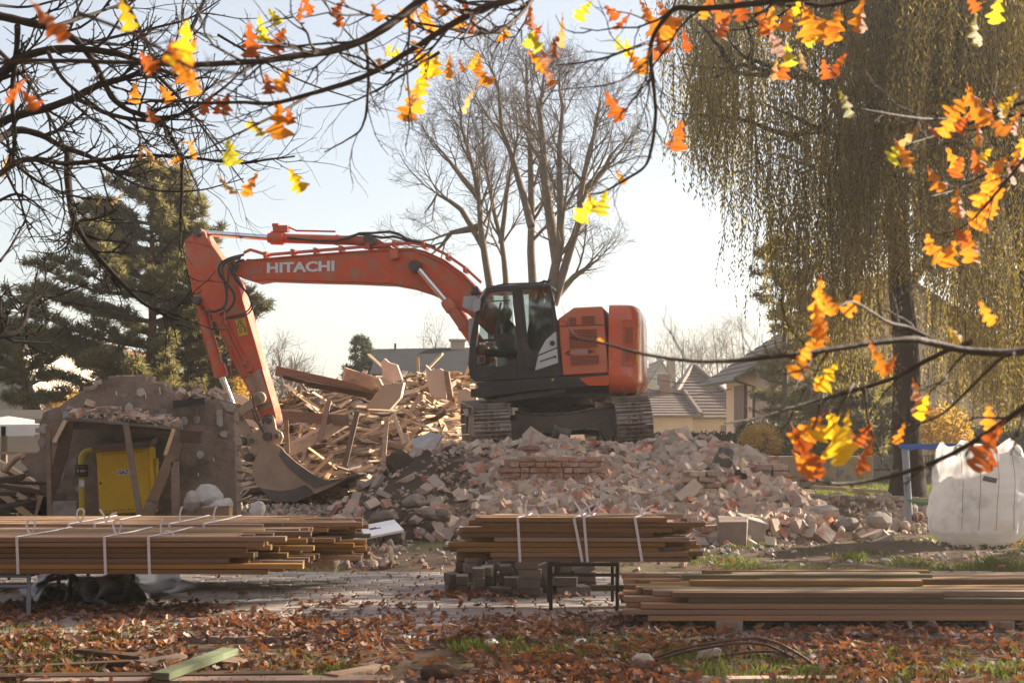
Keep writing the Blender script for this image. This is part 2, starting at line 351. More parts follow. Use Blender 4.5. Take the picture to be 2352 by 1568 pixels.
# ------------------------------------------------------------------ terrain shapes
def interp(x, xs, ys): return np.interp(x, xs, ys)
def px2x(px, D): return (px - CX) / F * D
_cx = [px2x(p, 22.7) for p in (770, 830, 880, 960, 1050, 1180, 1300, 1400, 1500, 1560, 1620, 1700, 1750, 1790, 1830, 1880)]
_cz = [EYE - (q - HY) / F * 22.7 for q in (1192, 1130, 1088, 1045, 1036, 1034, 1030, 1040, 1036, 1014, 1022, 1048, 1066, 1105, 1150, 1192)]
def heap_h(x, y):
    """height of the brick rubble heap"""
    x = np.asarray(x, float); y = np.asarray(y, float)
    Hc = np.maximum(interp(x, _cx, _cz), 0)
    yf = interp(x, [-3, -1.5, 0, 2.5, 4, 5], [18.6, 18.6, 18.3, 18.2, 18.5, 19.5]); yc = 22.6
    t = np.clip((y - yf) / (yc - yf), 0, 1)
    s = np.where(t < 1, t ** .85, 1.0)
    b = np.clip((y - 24.0) / interp(x, [-3, 0, 2.6, 3.2, 5], [6, 9, 8, 3.0, 2.5]), 0, 1)
    return Hc * s * (1 - b * b * (3 - 2 * b))
_wx = [px2x(p, 30) for p in (530, 560, 600, 650, 700, 760, 850, 900, 1000, 1050, 1100)]
_wz = [EYE - (q - HY) / F * 30 for q in (1040, 985, 965, 945, 925, 905, 893, 880, 885, 915, 950)]
def wood_h(x, y):
    x = np.asarray(x, float); y = np.asarray(y, float)
    Hc = np.maximum(interp(x, _wx, _wz), 0) * np.clip((x + 6.3) / .5, 0, 1) * np.clip((0.9 - x) / 1.2, 0, 1)
    t = np.clip((y - 26.8) / 4.2, 0, 1); b = np.clip((y - 31) / 4, 0, 1)
    return Hc * t ** .9 * (1 - b * b * (3 - 2 * b))
PAVE_Y0, PAVE_Y1 = 10.15, 14.55
def in_pave(x, y):
    return (y > PAVE_Y0) & (y < PAVE_Y1)
def fbm(x, y, s, seed=0.0):
    return noise.fractal(Vector((x * s + seed, y * s - seed, seed * .37)), 1.0, 2.0, 4)

# ground
def ground_mat():
    m = mat('ground_soil', (.135, .095, .066), (.085, .060, .042), 2.2, .96, .7, 9, spec=.1, c3=(.085, .08, .035), c3lo=.55, c3hi=.66, c3scale=.55, tex='Object')
    return m
M['ground'] = ground_mat()
def make_ground():
    xs = np.arange(-13, 15.01, .14); ys = np.arange(5.5, 38.01, .14)
    X, Y = np.meshgrid(xs, ys); Z = np.zeros_like(X)
    for i in range(X.shape[0]):
        for j in range(X.shape[1]):
            Z[i, j] = fbm(X[i, j], Y[i, j], .7, 3) * .045 + fbm(X[i, j], Y[i, j], 3.1, 5) * .018
    d = np.minimum(np.maximum(PAVE_Y0 - Y, Y - PAVE_Y1), 1.2)
    k = np.clip(d / .5, 0, 1)
    Z = np.where(d < 0, -.03, Z * k + .012 * k - .006)
    # small soil hump by the bag, and rougher dirt behind the pavement on the right
    Z += .10 * np.exp(-(((X - 4.55) / .55) ** 2 + ((Y - 17.3) / .45) ** 2))
    Z += .26 * np.exp(-(((X - 5.3) / 1.1) ** 2 + ((Y - 23.6) / 1.4) ** 2)) + .2 * np.exp(-(((X - 6.8) / 1.2) ** 2 + ((Y - 25.0) / 1.2) ** 2))
    n, mm = X.shape
    I = np.arange(n * mm).reshape(n, mm)
    Fc = np.stack([I[:-1, :-1], I[:-1, 1:], I[1:, 1:], I[1:, :-1]], -1).reshape(-1, 4)
    o = np_obj('ground', np.stack([X, Y, Z], -1).reshape(-1, 3), Fc, M['ground'], smooth=True)
    tag(o, 'soil and thin grass around the rubble heap', None, kind='structure')
    b = MB(); b.add([(-190, -8, -.09), (190, -8, -.09), (190, 260, -.09), (-190, 260, -.09)], [(0, 1, 2, 3)])
    g = b.build('grassland', mat('far_grass', (.085, .10, .03), (.12, .10, .05), .2, .95, .3, 3, spec=.1))
    tag(g, 'flat grassy land reaching past the houses', None, kind='structure')
make_ground()

# pavement of single pavers
def make_pavement():
    base = MB(); base.box((0, (PAVE_Y0 + PAVE_Y1) / 2, -.012), (16, PAVE_Y1 - PAVE_Y0 - .06, .03))
    pv = base.build('pavement', M['sand']); tag(pv, 'grey block paving strip strewn with dry leaves', None, kind='structure')
    L, W, g = .196, .162, .012
    u = MB()
    for z, k in ((-.5, 1), (.38, 1), (.5, .93)):
        for x, y in ((-1, -1), (1, -1), (1, 1), (-1, 1)): u.v.append((x * .5 * k, y * .5 * k, z))
    for a in (0, 4): 
        for k in range(4): u.f.append([a + k, a + (k + 1) % 4, a + 4 + (k + 1) % 4, a + 4 + k]); u.m.append(0)
    u.f.append([8, 9, 10, 11]); u.m.append(0)
    src = u.build('paver', M['paver']); me = src.data; bpy.data.objects.remove(src)
    items = []
    rows = int((PAVE_Y1 - PAVE_Y0) / (W + g)); y = PAVE_Y0 + W / 2
    for r in range(rows):
        lim = .37 * (y + .3) + .4; x = -lim - rr(0, 1) * (L + g)
        while x < lim:
            items.append((x + rr(-.002, .002), y + rr(-.002, .002), .03 + rr(-.003, .003) + .012 * fbm(x, y, .5, 9), rr(-.012, .012)))
            x += L + g
        y += W + g
    items.sort(key=lambda t: t[1] + abs(t[0]) * .02)
    for it in items[:300]:
        Mx = Matrix.Translation((it[0], it[1], it[2] - .02)) @ Euler((rr(-.012, .012), rr(-.012, .012), it[3])).to_matrix().to_4x4() @ Matrix.Diagonal((L, W, .05, 1))
        inst('paver', me, Mx, pv)
    T = np.array([v[:] for v in u.v]); T4 = [f for f in u.f]
    rest = items[300:]; n = len(rest); t = np.array([(a, b, c - .02) for a, b, c, d in rest])
    Mt = rotmats(n, .012, yaw=False) @ np.diag([L, W, .05])
    V, FF = stamp(T, T4, Mt, t)
    o = np_obj('paver_field', V, FF, M['paver'], pv, rnd=np.repeat(rng.random(n), len(T))); o['kind'] = 'stuff'
make_pavement()

# grid helper for heaps
def heap_mesh(name, fn, x0, x1, y0, y1, st, m, amp, minz=-.05):
    xs = np.arange(x0, x1, st); ys = np.arange(y0, y1, st); X, Y = np.meshgrid(xs, ys); Z = fn(X, Y)
    for i in range(X.shape[0]):
        for j in range(X.shape[1]):
            if Z[i, j] > .02: Z[i, j] += (fbm(X[i, j], Y[i, j], 1.6, 2) * amp + fbm(X[i, j], Y[i, j], 6, 7) * amp * .6) * min(1, Z[i, j] * 4)
            else: Z[i, j] = minz
    n, mm = X.shape; I = np.arange(n * mm).reshape(n, mm)
    Fc = np.stack([I[:-1, :-1], I[:-1, 1:], I[1:, 1:], I[1:, :-1]], -1).reshape(-1, 4)
    return np_obj(name, np.stack([X, Y, Z], -1).reshape(-1, 3), Fc, m, smooth=True)
def heap_material():
    m = mat('brick_dust_and_soil', (.25, .175, .13), (.17, .115, .085), 1.8, .96, .6, 12, spec=.12, c3=(.40, .30, .24), c3lo=.56, c3hi=.65, c3scale=.9)
    nt = m.node_tree; L = nt.links; b = [n for n in nt.nodes if n.type == 'BSDF_PRINCIPLED'][0]
    src = b.inputs['Base Color'].links[0].from_socket
    tc = [n for n in nt.nodes if n.type == 'TEX_COORD'][0]; sp = nd(nt, 'ShaderNodeSeparateXYZ'); L.new(tc.outputs['Object'], sp.inputs[0])
    no = nd(nt, 'ShaderNodeTexNoise'); no.inputs['Scale'].default_value = 1.5; no.inputs['Detail'].default_value = 6; L.new(tc.outputs['Object'], no.inputs['Vector'])
    ad = nd(nt, 'ShaderNodeMath', operation='MULTIPLY_ADD'); ad.inputs[1].default_value = 2.2; L.new(no.outputs['Fac'], ad.inputs[0]); L.new(sp.outputs['X'], ad.inputs[2])
    mr = nd(nt, 'ShaderNodeMapRange'); mr.inputs['From Min'].default_value = .25; mr.inputs['From Max'].default_value = .7; L.new(ad.outputs[0], mr.inputs['Value'])
    mx = nd(nt, 'ShaderNodeMix', data_type='RGBA'); L.new(mr.outputs[0], mx.inputs[0]); mx.inputs[6].default_value = (.075, .05, .036, 1); L.new(src, mx.inputs[7])
    L.new(mx.outputs[2], b.inputs['Base Color'])
    return m
hp = heap_mesh('rubble_mound', heap_h, -3.9, 6.2, 17.8, 33.5, .11, heap_material(), .09)
tag(hp, 'mound of brick dust and dark soil under the excavator', None, kind='structure')
wp = heap_mesh('timber_mound', wood_h, -6.6, 1.0, 25.4, 35.5, .16, mat('debris_core', (.20, .135, .09), (.12, .085, .06), 3, .95, .6, 9), .14)
tag(wp, 'core of the broken timber pile behind the bucket', None, kind='structure')
# ------------------------------------------------------------------ excavator
def text_mesh(body, O, u, v, w, h, depth=.004, bold=.0, m=None, name='lettering', parent=None):
    """lettering on the plane spanned by u (reading direction) and v (up), w x h in size"""
    cu = bpy.data.curves.new(name, 'FONT'); cu.body = body; cu.offset = bold; cu.extrude = .02; cu.resolution_u = 3
    ob = bpy.data.objects.new('tmp', cu); COL.objects.link(ob); bpy.context.view_layer.update()
    me = bpy.data.meshes.new_from_object(ob.evaluated_get(bpy.context.evaluated_depsgraph_get()))
    bpy.data.objects.remove(ob)
    co = np.zeros(len(me.vertices) * 3); me.vertices.foreach_get('co', co); co = co.reshape(-1, 3)
    lo = co.min(0); sz = co.max(0) - lo; co = (co - lo) / sz
    O = np.array(O); u = np.array(Vector(u).normalized()); v = np.array(Vector(v).normalized()); nn = np.cross(u, v)
    q = O + co[:, :1] * u * w + co[:, 1:2] * v * h + co[:, 2:] * nn * depth
    me.vertices.foreach_set('co', q.ravel()); me.materials.clear(); me.materials.append(m); me.update()
    o = bpy.data.objects.new(name, me); COL.objects.link(o)
    if parent: o.parent = parent
    return o

TH, DC = R(8), 25.8
XC = px2x(1268, DC); Z0 = 1.02
ex = empty('excavator', (XC, DC, Z0), math.pi - TH, 'orange tracked excavator with black cab standing on the rubble heap, boom reaching left', 'excavator')
EXM = Matrix.Translation(ex.location) @ ex.rotation_euler.to_matrix().to_4x4()
def Q(px, py, off):
    """picture point on the machine's vertical plane at sideways distance off -> machine coordinates"""
    Bx = XC - off * math.sin(TH); By = DC - off * math.cos(TH); t = (px - CX) / F
    s = (Bx - t * By) / (math.cos(TH) + t * math.sin(TH)); D = By + s * math.sin(TH)
    return Vector((s, off, EYE - (py - HY) / F * D - Z0))
def poly(pts, off): return [Q(x, y, off) for x, y in pts]
def slab(mb, pts, off, depth):
    A = poly(pts, off); mb.prism(A, [a - Vector((0, depth, 0)) for a in A]); return mb
LEFT = Vector((-1, 0, 0)); UP = Vector((0, 0, 1)); SIDE = Vector((0, 1, 0))

def make_excavator():
    O = M['orange']; OD = M['orange_dusty']; K = M['black_paint']; DS = M['dark_steel']
    # ---- boom
    BO = .16; BW = .50
    top = [(543, 601), (578, 595), (680, 586), (812, 576), (900, 570), (945, 569), (975, 575), (1017, 594), (1058, 624), (1094, 660), (1150, 716), (1205, 782)]
    bot = [(1180, 815), (1130, 775), (1076, 722), (1032, 696), (988, 675), (944, 661), (900, 653), (812, 649), (695, 646), (613, 643), (584, 648), (562, 641), (540, 632)]
    nose = [(528, 622), (520, 613), (520, 602), (528, 594)]
    b = MB(); slab(b, top + bot + nose, BO, BW)
    boom = b.build('boom', O, ex, smooth=35, bevel=.012)
    # stiffening edges: flange plates along the upper and lower edge
    b = MB()
    for e in (BO + .02, BO - BW - .005):
        b.tube([Q(x, y + 2, e) for x, y in top[1:10]], .012, 4)
        b.tube([Q(x, y - 3, e) for x, y in bot[2:11]], .010, 4)
    build_each(b, 'edge_flange', O, boom)
    # reinforcing plate at the arm pin
    b = MB(); slab(b, [(556, 603), (600, 600), (606, 606), (604, 628), (560, 634), (545, 632), (541, 604)], BO + .012, .02)
    b.build('reinforcing_plate', O, boom, bevel=.004)
    b = MB()
    for off in (BO + .05, BO - BW - .07): b.disc(Q(537, 612, off) - SIDE * .03, SIDE, .085, .08, 18)
    b.disc(Q(537, 612, BO + .08), SIDE, .045, .03, 12); build_each(b, 'arm_pin', DS, boom, smooth=40)
    w = (Q(613, 620, BO) - Q(768, 620, BO)).length; h = (Q(613, 604, BO) - Q(613, 628, BO)).length
    bl = Q(613, 627.5, BO + .005); br = Q(767, 622.5, BO + .005)
    text_mesh('HITACHI', bl, br - bl, UP, w, h, .004, .035, M['white_print'], 'lettering', boom)
    # pipes on the boom
    b = MB()
    for k, off in enumerate((BO - .03, BO - .13, BO - .23)):
        d = k * 1.5
        b.tube([Q(x, y - d, off) for x, y in ((560, 582), (575, 575), (592, 580), (612, 587), (680, 581), (780, 573), (880, 564), (945, 559), (985, 566), (1025, 586), (1068, 616), (1105, 650))], .019, 6)
    b.tube([Q(x, y, BO + .012) for x, y in ((566, 596), (600, 597), (680, 589), (800, 580), (900, 575), (948, 575), (985, 588), (1022, 606), (1060, 636), (1092, 668))], .013, 6)
    for x, y in ((614, 584), (676, 578), (728, 575), (786, 570), (850, 564), (908, 559), (975, 561), (1030, 588), (1070, 617)):
        b.box(Q(x, y + 3, BO - .13), (.05, .34, .11))
    b.build('hydraulic_pipe', O, boom, smooth=50)
    b = MB(); b.box(Q(906, 585, BO + .06), (.15, .12, .16), Euler((0, .12, 0)).to_matrix()); b.build('work_lamp', OD, boom, bevel=.015)
    # bracket of the arm cylinder
    b = MB()
    for off in (BO - .10, BO - .32): slab(b, [(836, 572), (842, 549), (852, 545), (864, 546), (880, 556), (905, 571)], off, .05)
    build_each(b, 'cylinder_bracket', O, boom, bevel=.006)
    b = MB(); b.disc(Q(855, 554, BO - .02), SIDE, .075, .05, 16); b.disc(Q(855, 554, BO - .40), SIDE, .075, .38, 16); build_each(b, 'bracket_pin', DS, boom, smooth=40)
    # boom cylinders with lug
    b = MB(); b.disc(Q(956, 613, BO - .0) - SIDE * (BW + .16), SIDE, .115, BW + .31, 18); b.disc(Q(956, 613, BO + .14), SIDE, .07, .06, 12)
    b.build('cylinder_lug', DS, boom, smooth=40)
    for off in (BO + .11, BO - BW - .11):
        p0 = Q(957, 613, BO + .11); p1 = Q(1027, 695, BO + .11); p2 = Q(1087, 782, BO + .11)
        p0, p1, p2 = [Vector((p.x, off, p.z)) for p in (p0, p1, p2)]
        b = MB(); d = (p2 - p1).normalized()
        b.tube([p1 - d * .02, p1 + d * .16, p1 + d * .16, p2 + d * .45], [.115, .115, .095, .095], 18)
        b.disc(p1 - d * .06, d, .10, .05, 16); b.disc(p1 + d * .5, d, .108, .06, 16)
        b.tube([p1 + d * .1 + SIDE * .12, p1 + d * .45 + SIDE * .13, p2 + SIDE * .12], .016, 6)
        cyl = b.build('boom_cylinder', OD, ex, smooth=40)
        b = MB(); b.tube([p0, p1], .052, 16); b.build('rod', M['chrome'], cyl, smooth=40)
    # ---- arm
    AO = .10; AW = .40
    arm_o = [(424, 554), (441, 537), (449, 526), (462, 526), (470, 532), (475, 545), (490, 567), (512, 598), (546, 650), (566, 714), (584, 781), (602, 845), (625, 922), (634, 956),
             (632, 972), (620, 981), (608, 975), (603, 958), (588, 935), (578, 910), (555, 869), (535, 831), (505, 766), (487, 722), (468, 704), (452, 702), (444, 690), (437, 640), (426, 602)]
    b = MB(); slab(b, arm_o, AO, AW)
    arm = b.build('arm', O, ex, smooth=35, bevel=.012)
    b = MB()
    for off in (AO + .015, AO - AW - .015):
        b.tube([Q(x, y, off) for x, y in ((437, 640), (470, 690), (508, 766), (545, 840), (585, 918))], .012, 4)
        b.tube([Q(x, y, off) for x, y in ((546, 652), (584, 781), (603, 848))], .010, 4)
    build_each(b, 'edge_flange', O, arm)
    b = MB(); slab(b, [(426, 553), (441, 538), (449, 526), (462, 526), (472, 536), (476, 548), (488, 566)], AO + .03, .03); b.build('end_plate', O, arm, bevel=.005)
    b = MB()
    for x, y, r in ((456, 534, .09), (454, 691, .085), (598, 914, .10), (618, 966, .125)):
        b.disc(Q(x, y, AO + .0) - SIDE * (AW + .06), SIDE, r, AW + .12, 18); b.disc(Q(x, y, AO + .06), SIDE, r * .5, .03, 12)
    build_each(b, 'pin', DS, arm, smooth=40)
    # lower dusty sleeve plate
    b = MB(); slab(b, [(562, 871), (597, 846), (615, 905), (624, 935), (600, 945), (586, 922)], AO + .012, .02); b.build('wear_plate', M['bucket_steel'], arm, bevel=.004)
    # warning sticker
    st = MB(); slab(st, [(540, 735), (563, 730), (569, 768), (549, 772)], AO + .006, .006); stk = st.build('warning_sticker', M['yellow'], arm)
    b = MB()
    tri = [(551, 734), (561, 750), (545, 752)]
    for i in range(3):
        p, q = tri[i], tri[(i + 1) % 3]; b.beam(Q(p[0], p[1], AO + .011), Q(q[0], q[1], AO + .011), .012, .006, up=(0, 1, 0))
    b.beam(Q(552, 741, AO + .011), Q(553, 747, AO + .011), .012, .006, up=(0, 1, 0))
    for a, c in (((550, 756), (554, 755)), ((550, 756), (551, 765)), ((554, 755), (555, 764)), ((551, 765), (555, 764)), ((557, 760), (560, 759)), ((562, 756), (563, 764)), ((561, 756), (565, 755)), ((564, 757), (565, 763))):
        b.beam(Q(*a, AO + .011), Q(*c, AO + .011), .009, .006, up=(0, 1, 0))
    b.disc(Q(563, 753, AO + .008), SIDE, .014, .006, 10)
    b.build('sticker_print', M['dark_print'], stk)
    # arm pipes
    b = MB()
    b.tube([Q(x, y, AO + .04) for x, y in ((517, 737), (530, 765), (548, 800), (562, 830), (578, 846))], .016, 6)
    b.tube([Q(x, y, AO + .04) for x, y in ((510, 743), (525, 775), (545, 815), (558, 840), (572, 858))], .016, 6)
    b.tube([Q(x, y, AO + .06) for x, y in ((501, 736), (521, 755), (530, 800), (530, 850), (534, 866), (556, 862), (580, 862), (588, 880), (585, 905))], .011, 6)
    for x, y in ((505, 739), (520, 741), (563, 832), (574, 848)): b.box(Q(x, y, AO + .03), (.09, .06, .07))
    b.build('arm_pipe', O, arm, smooth=50)
    # hoses at the boom-arm joint
    hs = []
    for k, pts in enumerate(([(560, 585), (532, 591), (510, 600), (500, 615), (504, 633), (520, 651), (538, 671), (541, 690), (528, 712), (505, 722)],
                  [(553, 590), (535, 593), (513, 605), (508, 620), (514, 640), (522, 672), (520, 700), (507, 712), (492, 715), (478, 716)],
                  [(560, 596), (541, 600), (532, 612), (535, 635), (550, 655), (568, 672), (578, 693), (576, 708), (560, 722), (520, 729)],
                  [(562, 598), (545, 600), (537, 612), (540, 635), (558, 660), (574, 680), (582, 702), (576, 716), (562, 726), (518, 733)],
                  [(552, 594), (530, 598), (524, 625), (522, 670), (516, 710), (512, 735)])):
        b = MB(); n = len(pts); dense = []
        for i in range(n - 1):
            for t in (0, .33, .67): dense.append((pts[i][0] * (1 - t) + pts[i + 1][0] * t, pts[i][1] * (1 - t) + pts[i + 1][1] * t))
        dense.append(pts[-1])
        for _ in range(3): dense = [dense[0]] + [((dense[i - 1][0] + dense[i + 1][0] + 2 * dense[i][0]) / 4, (dense[i - 1][1] + dense[i + 1][1] + 2 * dense[i][1]) / 4) for i in range(1, len(dense) - 1)] + [dense[-1]]
        b.tube([Q(x, y, BO + .13 + .03 * k) for x, y in dense], .024 if k < 2 else .016, 8)
        b.build('hydraulic_hose', M['rubber'], arm, smooth=60)
    for k, pts in enumerate(([(660, 546), (690, 549), (730, 553), (770, 553), (800, 547), (825, 536), (860, 535), (895, 532), (915, 537), (940, 552), (975, 560), (1000, 568)],
                  [(656, 546), (700, 551), (760, 552), (798, 545), (822, 538), (845, 540), (880, 546), (905, 543), (925, 549), (955, 560), (990, 566)])):
        b = MB(); b.tube([Q(x, y, BO - .08 - .12 * k) for x, y in pts], .024, 8); b.build('boom_hose', M['rubber'], boom, smooth=60)
    # arm cylinder
    o = BO - BW / 2
    p0, p1, p2 = Q(457, 534, o), Q(640, 547, o), Q(854, 554, o); d = (p2 - p1).normalized()
    b = MB(); b.tube([p1 - d * .14, p1 + d * .10, p1 + d * .10, p2], [.125, .125, .088, .088], 18); b.disc(p1 - d * .2, d, .09, .1, 16)
    b.box(p1 + Vector((-.05, 0, .17)), (.28, .16, .12)); b.box(p1 + Vector((0.05, 0, .24)), (.12, .12, .06)); b.disc(p1 + d * 1.1, d, .1, .06, 16)
    b.tube([p1 + Vector((-.2, .02, .2)), p1 + Vector((-.35, .02, .13)), p1 + Vector((-.6, .03, .12)), p1 + Vector((-1.1, .03, .10))], .018, 6)
    ac = b.build('arm_cylinder', O, ex, smooth=40)
    b = MB(); b.tube([p0, p1 - d * .1], .055, 16); b.build('rod', M['chrome'], ac, smooth=40)
    # bucket cylinder
    o = AO - AW / 2
    p0, p1, p2, p3 = Q(455, 692, o), Q(465, 716, o), Q(507, 858, o), Q(543, 951, o); d = (p2 - p1).normalized()
    b = MB(); b.tube([p0, p1, p1 + d * .02, p2 - d * .16, p2 - d * .16, p2 + d * .06], [.07, .07, .10, .10, .128, .128], 18); b.disc(p1 + d * .02, d, .115, .06, 16)
    b.tube([p1 + Vector((.12, .02, 0)), p1 + d * .5 + Vector((.12, 0, 0)), p2 + Vector((.12, 0, 0))], .018, 6)
    bc = b.build('bucket_cylinder', O, ex, smooth=40)
    b = MB(); b.tube([p2, p3], .058, 16); b.build('rod', M['chrome'], bc, smooth=40)
    # links
    BS = M['bucket_steel']
    b = MB()
    for off in (AO + .10, AO - AW - .02):
        b.beam(Q(544, 951, off), Q(598, 914, off), .08, .17, up=UP); b.disc(Q(544, 951, off - .04), SIDE, .11, .08, 16); b.disc(Q(598, 914, off - .04), SIDE, .12, .08, 16)
    build_each(b, 'link_arm', BS, ex, bevel=.008)
    b = MB()
    for off in (AO + .02, AO - AW + .06):
        b.beam(Q(545, 955, off), Q(578, 1010, off), .08, .17, up=UP); b.disc(Q(578, 1010, off - .04), SIDE, .12, .08, 16)
    build_each(b, 'bucket_link', BS, ex, bevel=.008)
    # hose loops at the linkage
    b = MB()
    b.tube([Q(x, y, AO + .12) for x, y in ((574, 905), (577, 935), (587, 965), (600, 985), (605, 994))], .012, 6)
    b.tube([Q(x, y, AO + .14) for x, y in ((578, 905), (584, 935), (594, 968), (604, 990))], .012, 6)
    build_each(b, 'linkage_hose', M['rubber'], ex, smooth=60)
    # quick coupler
    b = MB()
    for off in (AO + .08, AO - AW + .02):
        slab(b, [(617, 955), (630, 962), (634, 985), (646, 992), (650, 1003), (645, 1018), (600, 1052), (575, 1050), (572, 1040), (577, 1022), (566, 1018), (568, 1005), (590, 990), (604, 975)], off, .06)
    b.box(Q(612, 1012, AO - .2), (.35, .42, .12), Euler((0, -.5, 0)).to_matrix())
    qc = b.build('quick_coupler', BS, ex, bevel=.008)
    b = MB()
    for x, y in ((636, 1001), (578, 1012), (594, 1048)): b.disc(Q(x, y, AO - AW - .06), SIDE, .085, AW + .22, 16); b.disc(Q(x, y, AO + .16), SIDE, .05, .02, 10)
    build_each(b, 'coupler_pin', DS, qc, smooth=40)
    # bucket
    side_p = [(617, 1021), (634, 1020), (646, 1027), (655, 1039), (681, 1062), (722, 1091), (751, 1103), (794, 1097), (769, 1114), (722, 1134), (681, 1152), (634, 1153), (605, 1129), (589, 1112), (580, 1085), (582, 1060), (592, 1042)]
    outer = [(617, 1021), (592, 1042), (582, 1060), (580, 1085), (589, 1112), (605, 1131), (634, 1153), (681, 1152), (722, 1134), (769, 1114), (796, 1098)]
    BK, BKW = .42, 1.15
    b = MB()
    for off in (BK, BK - BKW): slab(b, side_p, off, .035)
    A = poly(outer, BK - .02); c = Vector((sum(a.x for a in A) / len(A), BK, sum(a.z for a in A) / len(A)))
    Bv = [a - SIDE * (BKW - .0) for a in A]; inn = [a + (c - a).normalized() * .04 * Vector((1, 0, 1)).length * .7 for a in A]
    for i in range(len(A) - 1):
        a0, a1, b1, b0 = A[i], A[i + 1], Bv[i + 1], Bv[i]
        n0, n1 = Vector((inn[i].x, A[i].y, inn[i].z)), Vector((inn[i + 1].x, A[i].y, inn[i + 1].z)); m1, m0 = n1 - SIDE * BKW, n0 - SIDE * BKW
        b.add([a0, a1, b1, b0, n0, n1, m1, m0], [(0, 1, 2, 3), (7, 6, 5, 4), (0, 4, 5, 1), (2, 6, 7, 3)])
    bk = b.build('bucket', BS, ex, smooth=30)
    b = MB(); slab(b, [(646, 1027), (655, 1039), (681, 1062), (722, 1091), (751, 1103), (794, 1097), (724, 1120), (690, 1098), (660, 1072), (640, 1045)], BK + .02, .03)
    b.build('side_cutter', M['frame_steel'], bk, bevel=.006)
    b = MB(); slab(b, [(590, 1116), (606, 1122), (640, 1127), (672, 1123), (700, 1112), (712, 1122), (722, 1134), (681, 1152), (634, 1153), (605, 1131)], BK + .015, .02)
    b.build('wear_strip', M['frame_steel'], bk, bevel=.006)
    t0, t1 = Q(760, 1112, BK), Q(797, 1098, BK); dd = (t1 - t0).normalized()
    for k in range(5):
        y = BK - .08 - k * (BKW - .16) / 4; s0 = Vector((t0.x, y, t0.z)); b = MB(); b.beam(s0, s0 + dd * .42, .12, .10, up=UP, taper=.3); b.build('tooth', DS, bk, bevel=.004)

    # ---- upper frame and skirt
    CO = 1.40
    b = MB(); b.box((-.05, .0, 1.02), (2.7, 2.3, .14)); b.box((.2, -.15, 1.2), (1.6, .6, .5)); b.box((-.6, .0, 1.2), (1.2, 2.3, .4))
    b.build('upper_frame', DS, ex)
    b = MB(); slab(b, [(1093, 878), (1290, 865), (1399, 859), (1400, 886), (1351, 886), (1210, 899), (1120, 912), (1108, 912)], CO - .01, .5)
    sk = b.build('side_skirt', K, ex, bevel=.012)
    b = MB(); slab(b, [(1329, 867.5), (1399, 861.5), (1399, 885), (1351, 885)], CO, .02); b.build('painted_flash', M['orange_gloss'], sk, bevel=.003)
    b = MB(); slab(b, [(1267, 869), (1272.5, 868.6), (1272.5, 874), (1267, 874.4)], CO, .015); build_each(b, 'yellow_mark', M['yellow'], sk)
    b = MB(); slab(b, [(1092, 890), (1112, 912), (1125, 918), (1160, 912), (1210, 902), (1300, 892), (1300, 900), (1220, 915), (1130, 925), (1100, 910)], CO - .1, 1.6); b.build('belly_plate', DS, ex)
    # turntable
    b = MB(); b.disc((0, 0, .60), UP, .62, .36, 40); b.disc((0, 0, .78), UP, .74, .08, 40); b.disc((0, 0, .90), UP, .66, .1, 40); b.build('turntable', DS, ex, smooth=40)
    b = MB()
    for k in range(72):
        a = k * math.pi / 36; b.box((.75 * math.cos(a), .75 * math.sin(a), .80), (.03, .035, .05), Euler((0, 0, a)).to_matrix())
    tr = b.build('ring_gear', DS, ex); tr['kind'] = 'stuff'
    # ---- cab: posts, roof and lower body around real window openings
    cab_o = [(1107, 670), (1117, 662), (1131, 658), (1181, 656), (1256, 653), (1263, 655), (1272, 691), (1279, 735), (1289, 864), (1093, 876), (1080, 868), (1075, 837), (1080, 779), (1090, 726), (1098, 695)]
    CB, CW = CO, 1.00
    b = MB()
    def fr(pts, off=CB, dep=.07): slab(b, pts, off, dep)
    # front post, roof rail, door post, rear post, sill
    fr([(1107, 670), (1117, 662), (1131, 658), (1134, 668), (1124, 672), (1116, 682), (1108, 706), (1098, 745), (1091, 800), (1090, 850), (1093, 876), (1080, 868), (1075, 837), (1080, 779), (1090, 726), (1098, 695)])
    fr([(1131, 658), (1181, 656), (1256, 653), (1263, 655), (1266, 661), (1200, 665), (1150, 669), (1134, 669)])
    fr([(1176, 666), (1200, 664), (1207, 740), (1211, 785), (1217, 802), (1228, 812), (1226, 868), (1186, 871), (1188, 800), (1183, 740), (1178, 700)])
    fr([(1266, 661), (1272, 691), (1279, 735), (1280, 764), (1275, 764), (1270, 725), (1260, 662)])
    fr([(1217, 802), (1240, 809), (1262, 785), (1280, 763), (1289, 864), (1226, 868), (1228, 812)])
    fr([(1091, 830), (1112, 844), (1140, 845), (1160, 838), (1186, 820), (1186, 871), (1093, 876), (1090, 850)])
    # far side posts and back
    for pts in ([(1107, 670), (1131, 658), (1116, 682), (1098, 745), (1091, 876), (1078, 860), (1080, 779), (1090, 726)],
                [(1260, 655), (1266, 661), (1279, 735), (1289, 864), (1270, 864), (1264, 735), (1254, 668)], [(1098, 845), (1280, 830), (1288, 864), (1093, 876)]):
        slab(b, pts, CB - CW + .07, .07)
    cab = b.build('cab', K, ex, smooth=30, bevel=.008)
    b = MB(); slab(b, [(1107, 668), (1117, 659), (1131, 655), (1181, 653), (1256, 650), (1265, 653), (1266, 661), (1134, 669)], CB - .02, CW - .04); b.build('roof', K, cab, smooth=30, bevel=.03)
    b = MB(); slab(b, [(1095, 868), (1287, 858), (1288, 862), (1094, 874)], CB - .05, CW - .1); b.build('cab_floor', K, cab)
    b = MB(); slab(b, [(1120, 674), (1176, 671), (1182, 778), (1099, 782), (1103, 745), (1112, 702)], CB - .03, .008); b.build('door_pane', M['glass'], cab)
